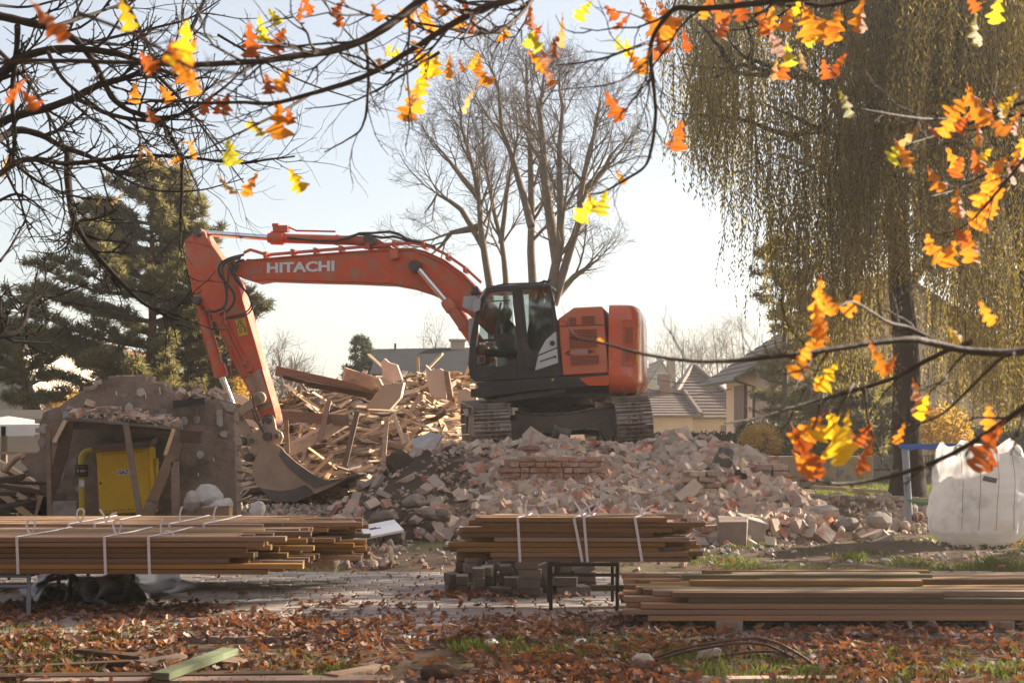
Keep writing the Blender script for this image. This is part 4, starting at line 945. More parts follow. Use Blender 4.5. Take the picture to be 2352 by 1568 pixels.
def slope_matrix(fn, x, y, sc, lift, tilt, yaw=None):
    n = grad(fn, x, y); q = n.to_track_quat('Z', 'Y').to_matrix().to_4x4()
    z = float(fn(x, y))
    return Matrix.Translation((x, y, z + lift)) @ q @ Euler((rr(-tilt, tilt), rr(-tilt, tilt), rr(0, 6.28) if yaw is None else yaw)).to_matrix().to_4x4() @ Matrix.Diagonal((*sc, 1))
def scatter_bricks():
    items = []
    while len(items) < 2900:
        y = 17.6 + abs(random.gauss(0, 1)) * 2.6 if random.random() < .7 else rr(17.8, 24.0); x = rr(-3.0, 5.3)
        h = float(heap_h(x, y))
        if y > 24.2 or y < 17.6: continue
        if h < .06 and random.random() > (.10 if x < 3.4 else .025): continue
        if fbm(x, y, .9, 21) < -.16 and random.random() < .72: continue
        soil = x < -.6 + .5 * fbm(x, y, 1.2, 4)
        if soil and random.random() < .93: continue
        if -.7 < x < .2 and h > .75 and random.random() < .5: continue          # smooth dusty slope at the top
        k = random.random() * (1 if h < .3 or random.random() < .985 else 2)
        sc = (.25, .12, .066) if k < .40 else (rr(.11, .19), .12, .066) if k < .78 else (rr(.13, .27), rr(.12, .2), rr(.075, .15)) if k < 1 else (rr(.32, .48), rr(.24, .36), rr(.14, .24))
        v = rr(.95, 1.24); sc = tuple(s * v for s in sc)
        items.append((sc[0] * sc[1] * (F / y) ** 2, slope_matrix(heap_h, x, y, sc, rr(.0, .10), .85)))
    items.sort(key=lambda t: -t[0])
    for i, (s, Mx) in enumerate(items[:200]):
        o = inst('brick', BR[i % len(BR)], Mx); tag(o, 'loose dusty brick lying in the rubble heap under the excavator', 'brick', 'loose bricks of the rubble heap')
    tag(stuff_from(BR, [q for _, q in items[200:]], 'rubble_bricks', M['brick']), 'mass of smaller broken bricks in the rubble heap')
    # fine debris on the heap and round its foot
    Ms = []
    while len(Ms) < 6500:
        x = rr(-3.6, 6.5); y = rr(14.9, 24.2); h = float(heap_h(x, y))
        if h < .03:
            if random.random() > .30 * math.exp(-(17.9 - y) / 1.2 if y < 17.9 else 0): continue
        if x < -.6 + .5 * fbm(x, y, 1.2, 4) and h > .05 and random.random() < .6: continue
        s = rr(.016, .062)
        Ms.append(slope_matrix(heap_h, x, y, (s * rr(.8, 1.6), s, s * rr(.5, 1)), .01, .8))
    tag(stuff_from(BR, Ms, 'rubble', M['rubble']), 'fine brick crumbs over the heap and the dirt before it')
    Ms = []
    while len(Ms) < 330:
        x = rr(-3.4, 6.3); y = rr(14.9, 23.5); h = float(heap_h(x, y))
        if h > .05 and random.random() < .65: continue
        if h < .03 and y < 15.5 and random.random() < .6: continue
        s = rr(.015, .06) if random.random() < .85 else rr(.06, .1); Ms.append(slope_matrix(heap_h, x, y, (s * rr(.8, 1.6), s, s * rr(.5, 1)), .02, .8))
    tag(stuff_from(rock_meshes, Ms, 'white_debris', M['white_rubble']), 'small white plaster and foam crumbs strewn over the dirt')
    # bricks and lumps lying left of the heap at the foot of the ruin
    n = 0
    for _ in range(40):
        y = rr(17.6, 21.0); px = rr(385, 860) if random.random() < .75 else rr(860, 1010); x = px2x(px, y)
        z = .16 * max(0, 1 - abs(px - 480) / 120) * (1 if y > 19 else .4) + .02
        if px > 860 and y > 18.4: continue
        sc = (rr(.12, .26), rr(.10, .14), rr(.06, .11))
        o = inst('brick', BR[n % len(BR)], Matrix.Translation((x, y, z + rr(0, .10))) @ Euler((rr(-.6, .6), rr(-.6, .6), rr(0, 6))).to_matrix().to_4x4() @ Matrix.Diagonal((*sc, 1))); n += 1
        tag(o, 'broken brick strewn on the dirt between the ruined wall and the heap', 'brick', 'bricks strewn beside the ruin')
    Ms = []
    for _ in range(2200):
        y = rr(15, 25.5); x = px2x(rr(-100, 900), y); s = rr(.025, .11)
        Ms.append(Matrix.Translation((x, y, rr(0, .05))) @ Euler((rr(0, 6), rr(0, 6), rr(0, 6))).to_matrix().to_4x4() @ Matrix.Diagonal((s * 1.4, s, s * .7, 1)))
    for _ in range(800):
        y = rr(19, 27); x = px2x(rr(1830, 2240), y); s = rr(.025, .09) if random.random() < .9 else rr(.12, .24)
        Ms.append(Matrix.Translation((x, y, rr(0, .05) + .26 * math.exp(-(((x - 5.3) / 1.1) ** 2 + ((y - 23.6) / 1.4) ** 2)))) @ Euler((rr(0, 6), rr(0, 6), rr(0, 6))).to_matrix().to_4x4() @ Matrix.Diagonal((s * 1.4, s, s * .7, 1)))
    tag(stuff_from(rock_meshes, Ms, 'ground_debris', M['rubble']), 'crumbled masonry over the dirt before the ruin and right of the heap')
scatter_bricks()

def heap_hit(px, py):
    for k in range(260):
        y = 17.5 + k * .03; x = px2x(px, y)
        if float(heap_h(x, y)) >= EYE - (py - HY) / F * y: return y
    return 22.0
def wall_remnant(name, px0, px1, pt, pb, D, lab, depth=.35, rag=.5, m='redbrick'):
    """standing courses of brickwork: brick parts on a mortar core"""
    a = P(px0, pb, D); c = P(px1, pt, D); W = c.x - a.x; H = c.z - a.z; nr = max(2, int(H / .078))
    root = empty(name, (a.x, D, a.z), 0, lab, 'brickwork')
    b = MB(); b.box((W / 2, depth / 2 + .06, H * .42), (W * .86, depth - .06, H * .84)); b.build('mortar_core', M['mortar'], root)
    for r in range(nr):
        f = r / nr; x = rr(0, .1) + rag * W * .30 * f * rr(.4, 1); xe = W - rag * W * .35 * f * rr(.4, 1)
        if r % 2: x -= .06
        while x < xe - .08:
            L = rr(.21, .25) if random.random() < .75 else .12
            Mx = Matrix.Translation((x + L / 2, .06 + rr(-.03, .045), r * .078 + .035)) @ Euler((rr(-.04, .04), rr(-.03, .03), rr(-.05, .05))).to_matrix().to_4x4() @ Matrix.Diagonal((L, .12, .066, 1))
            o = inst('brick', BR[random.randrange(len(BR))], Mx, root); o.material_slots  # shared mesh
            x += L + .012
    return root
RB = brick_meshes(5, M['redbrick'], 'brick', False)
_BR = BR; BR = RB
wall_remnant('brick_wall_remnant', 1140, 1400, 1042, 1122, heap_hit(1260, 1116) - .12, 'low remnant of red brick courses still standing in the heap front', .5, .7)
wall_remnant('brick_wall_remnant', 1196, 1240, 1018, 1056, heap_hit(1215, 1056) - .15, 'small stepped tower of red bricks just under the left track', .3, .3)
BR = _BR
wall_remnant('mortared_brick_chunk', 1568, 1655, 1072, 1146, heap_hit(1610, 1140) - .25, 'tall mortared brick chunk leaning in the right half of the heap', .35, .5)
wall_remnant('mortared_brick_chunk', 1735, 1815, 1058, 1116, heap_hit(1770, 1110) - .2, 'mortared brick courses at the right shoulder of the heap', .35, .4)
BR = RB
wall_remnant('masonry_block', 1594, 1655, 1200, 1252, 18.05, 'squared masonry block with two red bricks at the foot of the heap', .4, .1)
BR = _BR
def lump(name, px, py, D, size, m, lab, cat='stone', rot=None, jit=.2, group=None):
    c = P(px, py, D); b = MB(); (b.box((0, 0, 0), size, None, .03) if jit <= .1 else b.rock((0, 0, 0), size, None, jit)); o = b.build(name, M[m], bevel=.012); o.location = c; o.rotation_euler = rot or (rr(-.2, .2), rr(-.2, .2), rr(-.5, .5)); return tag(o, lab, cat, group)
lump('rendered_block', 1682, 1226, 18.0, (.38, .4, .40), 'rubble', 'flat faced block of plastered wall leaning beside the masonry block', 'masonry', (.1, 0, -.15), .1)
lump('rendered_block', 1722, 1218, 18.4, (.30, .3, .34), 'stone', 'dark grey rough block right of the plastered wall block', 'masonry', (.15, .2, .2), .1)
lump('boulder', 2022, 1202, 19.3, (.36, .3, .30), 'stone', 'large pale boulder on the grass left of the blue post', 'stone', jit=.12)
lump('boulder', 1945, 1206, 19.2, (.32, .22, .22), 'stone', 'flat rounded stone left of the large pale boulder', 'stone', jit=.12)
lump('boulder', 1887, 1178, 19.6, (.40, .3, .28), 'stone', 'brown rounded stone at the right foot of the heap', 'stone', jit=.12)
lump('plaster_lump', 480, 1140, 19.0, (.36, .26, .30), 'white_rubble', 'big white plaster lump leaning at the right end of the ruin', 'rubble', (.2, .5, .3))
lump('plaster_lump', 512, 1166, 18.8, (.32, .3, .26), 'white_rubble', 'grey white plaster lump under the edge of the ruin wall', 'rubble', (.1, -.3, .3))
lump('plaster_lump', 588, 1172, 18.6, (.18, .2, .24), 'white_rubble', 'small tilted white lump left of the soil heap', 'rubble', (.1, .6, .3))
lump('plaster_lump', 775, 1202, 17.6, (.22, .2, .2), 'white_rubble', 'speckled white lump left of the white board', 'rubble')
lump('plaster_lump', 440, 1152, 18.9, (.2, .2, .28), 'stone', 'narrow grey lump behind the leaning post of the shelter', 'rubble')
lump('tree_slice', 497, 1182, 18.2, (.36, .2, .26), 'wood_grey', 'round sawn log end lying under the plaster lump', 'log', (0, 0, .2), .06)
lump('soil_stone', 920, 1068, 22.2, (.5, .4, .42), 'soil', 'large dark earthy boulder at the left shoulder of the heap', 'stone', jit=.12)
for i, (px, py, D, s) in enumerate(((880, 1190, 18.6, .42), (905, 1235, 17.9, .34), (985, 1180, 18.7, .34), (950, 1150, 19.3, .3), (1010, 1185, 18.7, .3), (850, 1222, 18, .3))):
    lump('concrete_lump', px, py, D, (s, s * .7, s * .55), 'earth_stone', ('long flat', 'lowest', 'upper', 'small highest', 'rightmost', 'leftmost')[i] + ' grey brown concrete lump half sunk in the dark soil slope', 'stone')
# white board
b = MB(); b.box((0, 0, 0), (.62, .42, .03)); b.mi = 1; b.box((-.02, .03, .0165), (.09, .06, .003)); b.box((.05, .01, .0165), (.05, .03, .003))
o = b.build('white_board', [M['styro'], M['dark_print']]); o.location = P(862, 1217, 17.7); o.rotation_euler = (R(14), R(-9), R(20)); tag(o, 'flat white board with a hole lying on the dirt before the heap', 'board')
b = MB(); b.box((0, 0, 0), (.09, .65, .05)); b.box((.03, 0, .035), (.02, .65, .02)); b.box((-.03, 0, .035), (.02, .65, .02)); o = b.build('window_profile', M['grey_panel']); o.location = P(966, 1032, 22.6); o.rotation_euler = (R(28), 0, R(-38)); tag(o, 'white plastic window profile sticking out at the top left of the heap', 'profile')
# roofing felt scraps in the heap
for i, (px, py, D, lab) in enumerate(((1680, 1062, 21.6, 'upper curled dark felt sheet in the right of the heap'), (1700, 1112, 20.5, 'lower curled dark felt sheet in the right of the heap'), (1655, 1092, 20.9, 'long hanging strip of dark felt in the right of the heap'), (1286, 1016, 23.2, 'dark crumpled sheet metal under the belly of the excavator'))):
    n = 8; V = []; 
    for a in range(n):
        for c in range(5):
            t = a / (n - 1); V.append((t * .45 - .22, (c / 4 - .5) * .3, .10 * math.sin(t * 4.2 + i) + .04 * math.sin(c * 2 + t * 6)))
    b = MB(); b.add(V, [(a * 5 + c, a * 5 + c + 1, (a + 1) * 5 + c + 1, (a + 1) * 5 + c) for a in range(n - 1) for c in range(4)])
    o = b.build('felt_sheet', M['dark_steel'], smooth=180); so = o.modifiers.new('thick', 'SOLIDIFY'); so.thickness = .008
    o.location = P(px, py, D) + Vector((0, 0, .05)); o.rotation_euler = (R(30), R(20 + 15 * i), R(40 * i)); tag(o, lab, 'roofing felt')

# ------------------------------------------------------------------ broken timber pile
ub = MB(); ub.box((0, 0, 0), (1, 1, 1)); _o = ub.build('plank', M['wood_pale']); plank_pale = _o.data; bpy.data.objects.remove(_o)
def plank_meshes(mname, n=4):
    out = []
    for i in range(n):
        b = MB(); vs = []; NX = 4; bow = rr(-.5, .5)
        for k in range(NX + 1):
            x = -.5 + k / NX
            for q, (y, z) in enumerate(((-.5, -.5), (.5, -.5), (.5, .5), (-.5, .5))):
                ex_ = rr(-.045, .045) if k in (0, NX) else 0
                vs.append((x + ex_, y * rr(.94, 1.0), z + bow * (.25 - x * x)))
        fs = [(0, 3, 2, 1)] + [(k * 4 + q, k * 4 + (q + 1) % 4, (k + 1) * 4 + (q + 1) % 4, (k + 1) * 4 + q) for k in range(NX) for q in range(4)] + [tuple(NX * 4 + q for q in range(4))]
        b.add(vs, fs); o = b.build('plank', M[mname]); out.append(o.data); bpy.data.objects.remove(o)
    return out
PL_PALE, PL_GREY, PL_DARK = plank_meshes('wood_pale'), plank_meshes('wood_grey', 3), plank_meshes('wood_dark', 3)
PB_BOARD, PB_PLAST = plank_meshes('board', 3), plank_meshes('plasterboard', 3)
def timber():
    items = []
    for k in range(1900):
        y = rr(26.7, 31.5); x = px2x(rr(545, 1095), y); h = float(wood_h(x, y))
        if h < .1: continue
        q = random.random()
        if q < .60: sc = (rr(.6, 2.3), rr(.05, .13), rr(.012, .03)); me = random.choice(PL_PALE)
        elif q < .71: sc = (rr(.7, 2.2), rr(.06, .14), rr(.02, .05)); me = random.choice(PL_GREY)
        elif q < .75: sc = (rr(.4, 1.2), rr(.08, .16), rr(.05, .1)); me = random.choice(PL_DARK)
        elif q < .89: sc = (rr(.25, .6), rr(.2, .45), .025); me = random.choice(PB_BOARD)
        else: sc = (rr(.2, .5), rr(.15, .4), .025); me = random.choice(PB_PLAST)
        t = .16 if random.random() < .84 else .7
        items.append((sc[0] * sc[1] / y, slope_matrix(wood_h, x, y, sc, rr(.02, .2), t, random.gauss(0, .55) if sc[0] > .6 else None), me))
    items.sort(key=lambda t: -t[0])
    for s, Mx, me in items[:300]:
        o = inst('broken_plank', me, Mx)
        if me in PL_PALE: tag(o, 'pale splintered plank in the broken timber pile behind the bucket', 'plank', 'pale planks of the timber pile')
        elif me in PL_GREY: tag(o, 'weathered brown plank in the broken timber pile behind the bucket', 'plank', 'weathered planks of the timber pile')
        elif me in PL_DARK: tag(o, 'dark old beam piece in the broken timber pile behind the bucket', 'plank', 'dark beam pieces of the timber pile')
        elif me in PB_BOARD: o.name = 'board_piece'; tag(o, 'cream broken wall board in the timber pile behind the bucket', 'board', 'cream boards of the timber pile')
        else: o.name = 'board_piece'; tag(o, 'pinkish broken plaster board in the timber pile behind the bucket', 'board', 'plaster boards of the timber pile')
    for nm, grp, m in (('pale_splinters', PL_PALE, 'wood_pale'), ('brown_splinters', PL_GREY, 'wood_grey'), ('dark_splinters', PL_DARK, 'wood_dark'), ('board_scraps', PB_BOARD, 'board'), ('plaster_scraps', PB_PLAST, 'plasterboard')):
        Ms = [q for _, q, me in items[300:] if me in grp]
        for _ in range({'pale_splinters': 1500, 'brown_splinters': 400, 'dark_splinters': 150, 'board_scraps': 150, 'plaster_scraps': 150}[nm]):
            y = rr(26.2, 31.5); x = px2x(rr(530, 1100), y); h = float(wood_h(x, y))
            sc = (rr(.15, .7), rr(.015, .06), rr(.008, .03)) if 'splint' in nm else (rr(.06, .2), rr(.06, .16), .02)
            Ms.append(slope_matrix(wood_h, x, y, sc, rr(0, .1), .6))
        tag(stuff_from(grp, Ms, nm, M[m]), 'tangle of ' + nm.replace('_', ' ') + ' in the broken timber pile')
timber()
def big(name, p0, p1, w, h, m, lab, cat, D0, D1, up=(0, 0, 1), jit=.01):
    a = P(*p0, D0); c = P(*p1, D1); b = MB(); n = 5; L = (c - a)
    b.beam(a - a, c - a, w, h, up, jit); o = b.build(name, M[m], bevel=.004); o.location = a; return tag(o, lab, cat)
big('roof_beam', (634, 852), (872, 905), .14, .20, 'wood_grey', 'long sloping roof beam jutting left from the top of the timber pile', 'beam', 28.5, 28.8)
big('roof_beam', (650, 866), (868, 917), .22, .07, 'wood_dark', 'dark plank bolted under the long sloping roof beam', 'beam', 28.3, 28.6)
big('roof_beam', (700, 880), (880, 915), .10, .10, 'wood_dark', 'shorter dark rafter below the long roof beam', 'beam', 28.0, 28.4)
big('beam_stub', (790, 858), (862, 880), .24, .26, 'wood_pale', 'thick splintered beam end at the summit of the timber pile', 'beam', 28.0, 28.2, jit=.03)
big('beam_stub', (840, 868), (885, 890), .2, .2, 'wood_pale', 'short broken beam stub behind the thick beam end', 'beam', 28.4, 28.6, jit=.03)
big('log', (650, 1040), (790, 968), .22, .22, 'wood_pale', 'round peeled log leaning up to the right in the middle of the pile', 'log', 27.0, 27.8, jit=.02)
big('timber_beam', (545, 948), (800, 965), .14, .2, 'wood_grey', 'long level beam lying behind the bucket linkage', 'beam', 27.6, 27.6)
big('upright_plank', (757, 918), (735, 1010), .10, .04, 'wood_grey', 'narrow upright plank in front of the pile left of the splinters', 'plank', 27.6, 27.2, (0, 1, 0))
big('upright_plank', (820, 946), (792, 1070), .10, .04, 'wood_grey', 'tall leaning upright plank at the middle of the pile front', 'plank', 27.4, 26.9, (0, 1, 0))
big('upright_plank', (888, 960), (880, 1070), .09, .04, 'wood_pale', 'pale upright batten right of the tall leaning plank', 'plank', 27.4, 26.9, (0, 1, 0))
big('upright_plank', (903, 950), (930, 1020), .08, .04, 'wood_pale', 'forked pale batten at the right of the pile front', 'plank', 27.4, 26.9, (0, 1, 0))
big('upright_plank', (657, 965), (660, 1040), .07, .04, 'wood_grey', 'reddish upright post beside the bucket linkage', 'plank', 26.7, 26.4, (0, 1, 0))
def panel(name, pts, D, th, m, lab):
    A = [P(x, y, D) for i, (x, y) in enumerate(pts)]; o0 = A[0]; b = MB(); b.prism([a - o0 for a in A], [a - o0 + Vector((.02, th, 0)) for a in A]); o = b.build(name, M[m], bevel=.003); o.location = o0; return tag(o, lab, 'board')
panel('wall_panel', [(875, 832), (883, 823), (893, 832), (912, 838), (924, 872), (882, 882)], 28.6, .05, 'plasterboard', 'upright torn plaster panel at the top of the timber pile')
panel('wall_panel', [(978, 838), (990, 850), (1010, 846), (1021, 852), (1026, 915), (990, 910), (980, 880)], 29.4, .06, 'plasterboard', 'tall upright grey panel on the right of the pile top')
panel('wall_panel', [(1019, 850), (1030, 853), (1042, 924), (1027, 918)], 29.3, .08, 'wood_grey', 'narrow brown edge panel beside the tall grey panel')
panel('wall_panel', [(1052, 896), (1070, 892), (1095, 905), (1092, 938), (1051, 936)], 29.0, .06, 'plasterboard', 'wide pale panel between the pile and the excavator')
panel('wall_panel', [(838, 938), (878, 884), (927, 878), (920, 912), (895, 940)], 27.8, .25, 'board', 'large cream box panel tilted on the pile centre')
panel('wall_panel', [(858, 872), (870, 868), (888, 902), (878, 904)], 27.9, .06, 'board', 'slim cream strip standing left of the cream box panel')
panel('wall_panel', [(942, 1012), (985, 992), (1018, 1000), (1000, 1026), (958, 1034)], 26.0, .03, 'styro', 'white flat sheet on the front right of the timber pile')
panel('wall_panel', [(1062, 940), (1082, 935), (1094, 955), (1075, 965)], 27.4, .06, 'styro', 'small white box lid right beside the left track')

# ------------------------------------------------------------------ ruined wall with the gas cabinet
DR = 20.0
def make_ruin():
    out = [(95, 1236), (91, 1117), (67, 1082), (48, 1062), (52, 1044), (90, 1038), (90, 982), (94, 964), (107, 943), (137, 934), (161, 915), (188, 902), (200, 895), (215, 894), (230, 884), (242, 872), (252, 866), (290, 863), (333, 864), (337, 874), (373, 883), (379, 899), (397, 904), (403, 923), (450, 919), (497, 915), (538, 926), (537, 953), (540, 1050), (542, 1152), (546, 1236)]
    root = empty('ruined_wall', P(320, 1221, DR), 0, 'grey rendered wall fragment with white plaster spots left standing round the gas cabinet', 'ruined wall')
    o0 = root.location
    # ragged outline
    pts = []
    for i in range(len(out) - 1):
        a, c = out[i], out[i + 1]; n = max(1, int(math.hypot(a[0] - c[0], a[1] - c[1]) / 9))
        for k in range(n):
            t = k / n; j = 1.6 if 1 < i < 28 else .5; pts.append((a[0] + (c[0] - a[0]) * t + rr(-j, j), a[1] + (c[1] - a[1]) * t + rr(-j, j)))
    pts.append(out[-1])
    A = [P(x, y, DR) - o0 for x, y in pts]; Cn = Vector((0, 0, .9))
    B = [Vector((a.x * 1.0, .04, a.z)) for a in A]; C2 = [Vector((a.x + rr(-.03, .03), .42, a.z + rr(-.05, .02))) for a in A]
    b = MB(); b.prism(A, B); b.build('wall', M['plaster'], root)
    b = MB(); b.prism([Vector((q.x * .985, .0405, q.z - .02)) for q in B], C2); b.build('masonry_core', M['mortar'], root)
    # thick layer of old render: raised irregular coats
    # white spots of adhesive
    for i, (x, y, rx, ry) in enumerate(((324, 901, 10, 10), (297, 937, 10, 12), (423, 967, 9, 11), (452, 963, 9, 10), (514, 997, 10, 8), (460, 1044, 9, 10), (101, 984, 11, 12), (182, 1122, 10, 8))):
        n = 14; q = [P(x + rx * math.cos(k * 6.283 / n) * rr(.82, 1.1), y + ry * math.sin(k * 6.283 / n) * rr(.82, 1.1), DR) - o0 for k in range(n)]
        b = MB(); b.prism([p + Vector((0, -.022, 0)) for p in q], [p + Vector((0, .004, 0)) for p in q]); b.build('plaster_spot', M['white_rubble'], root, bevel=.006)
    for i, (x, y, rx, ry) in enumerate(((152, 942, 13, 11), (374, 945, 10, 8), (330, 934, 8, 6), (362, 936, 6, 5), (145, 1060, 11, 10), (168, 1060, 9, 8), (96, 1015, 10, 12), (139, 1090, 9, 10), (135, 1128, 10, 6), (285, 908, 7, 6))):
        n = 12; q = [P(x + rx * math.cos(k * 6.283 / n) * rr(.85, 1.1), y + ry * math.sin(k * 6.283 / n) * rr(.85, 1.1), DR) - o0 for k in range(n)]
        b = MB(); b.prism([p + Vector((0, -.010, 0)) for p in q], [p + Vector((0, .004, 0)) for p in q]); b.build('render_spot', M['stone'], root)
    q = [P(x, y, DR) - o0 for x, y in ((497, 940), (511, 941), (512, 978), (506, 980), (498, 975))]; b = MB(); b.prism([p + Vector((0, -.02, 0)) for p in q], [p + Vector((0, .004, 0)) for p in q]); b.build('plaster_strip', M['white_rubble'], root, bevel=.005)
    q = [P(x, y, DR) - o0 for x, y in ((505, 922), (538, 928), (536, 948), (520, 945))]; b = MB(); b.prism([p + Vector((0, -.03, 0)) for p in q], [p + Vector((0, .1, 0)) for p in q]); b.build('corner_lump', M['stone'], root, bevel=.01)
    q = [P(x, y, DR) - o0 for x, y in ((118, 1150), (182, 1150), (182, 1186), (118, 1186))]; b = MB(); b.prism([p + Vector((0, -.12, 0)) for p in q], [p + Vector((0, .004, 0)) for p in q]); b.build('white_plinth', M['white_rubble'], root, bevel=.01)
    for x, y in ((334, 900), (367, 889), (455, 962), (490, 1050), (456, 1085), (267, 898)):
        b = MB(); b.beam(P(x, y, DR) - o0 + Vector((0, -.012, 0)), P(x + rr(-3, 3), y + rr(8, 16), DR) - o0 + Vector((0, -.012, 0)), .012, .012); b.build('dowel', M['strap'], root)
    # exposed bricks along the torn edge
    edge = [(96, 968), (104, 950), (120, 940), (196, 900), (206, 893), (218, 893), (260, 866), (282, 864), (304, 864), (325, 865), (345, 878), (362, 881), (385, 902), (100, 1038), (92, 1000), (94, 985)]
    for x, y in edge:
        for k in range(2):
            p = P(x + rr(-5, 5), y + rr(-1, 5), DR) - o0
            inst('brick', BR[random.randrange(9)], Matrix.Translation((p.x, .16 + rr(-.08, .1) + k * .12, p.z)) @ Euler((rr(-.1, .1), rr(-.1, .1), rr(-.3, .3))).to_matrix().to_4x4() @ Matrix.Diagonal((.23, .12, .066, 1)), root)
    # loose rubble lying on the wall top (right shoulder)
    for i in range(26):
        x = rr(398, 500); t = (x - 398) / 102; p = P(x, 922 - 8 * t, DR); s = rr(.05, .15)
        Mx = Matrix.Translation((p.x, DR + rr(.05, .38), p.z + rr(-.01, .14) * (1 - abs(t - .45)))) @ Euler((rr(-1, 1), rr(-1, 1), rr(0, 6))).to_matrix().to_4x4() @ Matrix.Diagonal((s * 1.4, s, s * .7, 1))
        o = inst('brick', BR[i % 9], Mx); tag(o, 'brick crumb lying on the right shoulder of the ruined wall', 'brick', 'brick crumbs on the wall shoulder')
    for i, (x, y) in enumerate(((222, 886), (213, 893), (226, 890), (432, 908), (404, 914))):
        p = P(x, y, DR); o = inst('brick', BR[i % 9], Matrix.Translation((p.x, DR + .15, p.z)) @ Euler((rr(-.6, .6), rr(-.6, .6), rr(0, 6))).to_matrix().to_4x4() @ Matrix.Diagonal((.2, .12, .08, 1))); tag(o, 'half brick balanced on the broken top edge of the ruined wall', 'brick', 'half bricks on the wall edge')
    # steel angle stuck in the wall
    b = MB(); a0, a1 = P(400, 921, DR - .15), P(472, 914, DR - .15); b.beam(a0 - a0, a1 - a0, .12, .012); b.beam(Vector((0, -.06, -.05)), a1 - a0 + Vector((0, -.06, -.04)), .012, .10)
    o = b.build('steel_angle', M['black_paint']); o.location = a0; tag(o, 'dark steel angle poking from the right shoulder of the ruined wall', 'steel angle')

    # shelter over the cabinet
    sh = empty('gas_shelter', P(290, 1195, DR - .5), 0, 'collapsed wooden lean-to over the yellow gas cabinet, roof loaded with bricks', 'shelter'); s0 = sh.location
    Y0 = -.45; Yb = .44
    def S(px, py, y=Y0): return P(px, py, DR - .5 + y) - s0
    b = MB(); f = [S(144, 962), S(150, 958), S(417, 983), S(420, 988), S(300, 977)]; bk = [S(144, 948, Yb), S(150, 944, Yb), S(417, 970, Yb), S(420, 975, Yb), S(300, 963, Yb)]
    b.prism(f, bk); b.build('roof', M['paver_dark'], sh)
    b = MB(); f = [S(158, 967, Y0 + .04), S(410, 989, Y0 + .04), S(400, 1004, Y0 + .04), S(290, 990, Y0 + .04), S(160, 985, Y0 + .04)]; b.prism(f, [q + Vector((0, .05, 0)) for q in f]); b.build('fascia', M['wood_dark'], sh)
    for nm, a, c, w, h, m in (('post', (289, 972), (322, 1190), .075, .06, 'wood_grey'), ('post', (111, 977), (115, 1192), .06, .06, 'wood_grey'), ('brace', (414, 990), (392, 1048), .20, .04, 'wood_grey'), ('brace', (394, 1046), (350, 1152), .14, .05, 'wood_grey'), ('brace', (352, 1150), (336, 1192), .17, .05, 'wood_grey'),
                              ('post', (402, 1060), (404, 1190), .10, .05, 'wood_grey'), ('board', (152, 966), (127, 1015), .05, .12, 'wood_pale'), ('board', (158, 968), (138, 1060), .16, .04, 'wood_dark'), ('board', (138, 1060), (98, 1185), .14, .04, 'wood_dark'), ('board', (102, 1140), (92, 1192), .16, .04, 'wood_grey'), ('brace', (400, 985), (380, 1045), .05, .05, 'wood_pale'), ('board', (415, 1000), (462, 1004), .16, .08, 'wood_dark')):
        b = MB(); b.beam(S(*a), S(*c), w, h, up=(0, 1, 0)); b.build(nm, M[m], sh, bevel=.003)
    for i in range(34):
        t = random.random() ** .9; x = 165 + 245 * t; y = rr(Y0 + .03, Yb - .05); g = (y - Y0) / (Yb - Y0); pz = 958 + 25 * (x - 150) / 267 - 14 * g
        big_ = random.random() < .4; sc = (rr(.16, .25), .12, rr(.065, .10)) if big_ else (rr(.05, .12), rr(.04, .09), rr(.03, .06))
        p = P(x, pz, DR - .5 + y); Mx = Matrix.Translation((p.x, p.y, p.z + sc[2] * .6 + (rr(0, .13) if 200 < x < 340 else 0))) @ Euler((rr(-.5, .5), rr(-.5, .5), rr(0, 6))).to_matrix().to_4x4() @ Matrix.Diagonal((*sc, 1))
        o = inst('brick', BR[i % 9], Mx); tag(o, 'broken brick lying on the sagging shelter roof over the cabinet', 'brick', 'bricks on the shelter roof')
    Ms = []
    for i in range(420):
        x = rr(155, 412); y = rr(Y0 + .01, Yb); g = (y - Y0) / (Yb - Y0); pz = 958 + 25 * (x - 150) / 267 - 14 * g; s = rr(.012, .045); p = P(x, pz, DR - .5 + y)
        Ms.append(Matrix.Translation((p.x, p.y, p.z + rr(0, .07))) @ Euler((rr(0, 6), rr(0, 6), 0)).to_matrix().to_4x4() @ Matrix.Diagonal((s * 1.5, s, s, 1)))
    tag(stuff_from(rock_meshes, Ms, 'roof_rubble', M['rubble']), 'fine brick crumbs on the shelter roof')
    # cabinet
    cb = empty('gas_cabinet', P(285, 1192, DR - .45), 0, 'yellow metal gas cabinet marked GAZ standing tilted under the shelter', 'gas cabinet'); c0 = cb.location; DC_ = DR - .45
    def Cc(px, py, y=0): return P(px, py, DC_) - c0 + Vector((0, y, 0))
    body = [(219, 1034), (342, 1026), (349, 1178), (227, 1183)]
    b = MB(); b.prism([Cc(*q, .03) for q in body], [Cc(*q, .36) for q in body]); b.build('cabinet_body', M['yellow'], cb, bevel=.004)
    b = MB(); b.prism([Cc(*q, 0) for q in [(222, 1039), (336, 1031), (344, 1174), (230, 1180)]], [Cc(*q, .028) for q in [(222, 1039), (336, 1031), (344, 1174), (230, 1180)]]); dr = b.build('cabinet_door', M['yellow'], cb, bevel=.004)
    b = MB(); b.prism([Cc(*q, -.04) for q in [(213, 1032), (346, 1022), (346, 1027), (214, 1037)]], [Cc(*q, .38) for q in [(213, 1022), (346, 1012), (346, 1017), (214, 1027)]]); b.prism([Cc(*q, -.02) for q in [(211, 1022), (345, 1012), (346, 1021), (213, 1031)]], [Cc(*q, .38) for q in [(211, 1012), (345, 1003), (346, 1011), (213, 1021)]]); b.build('cabinet_lid', M['wood_grey'], cb)
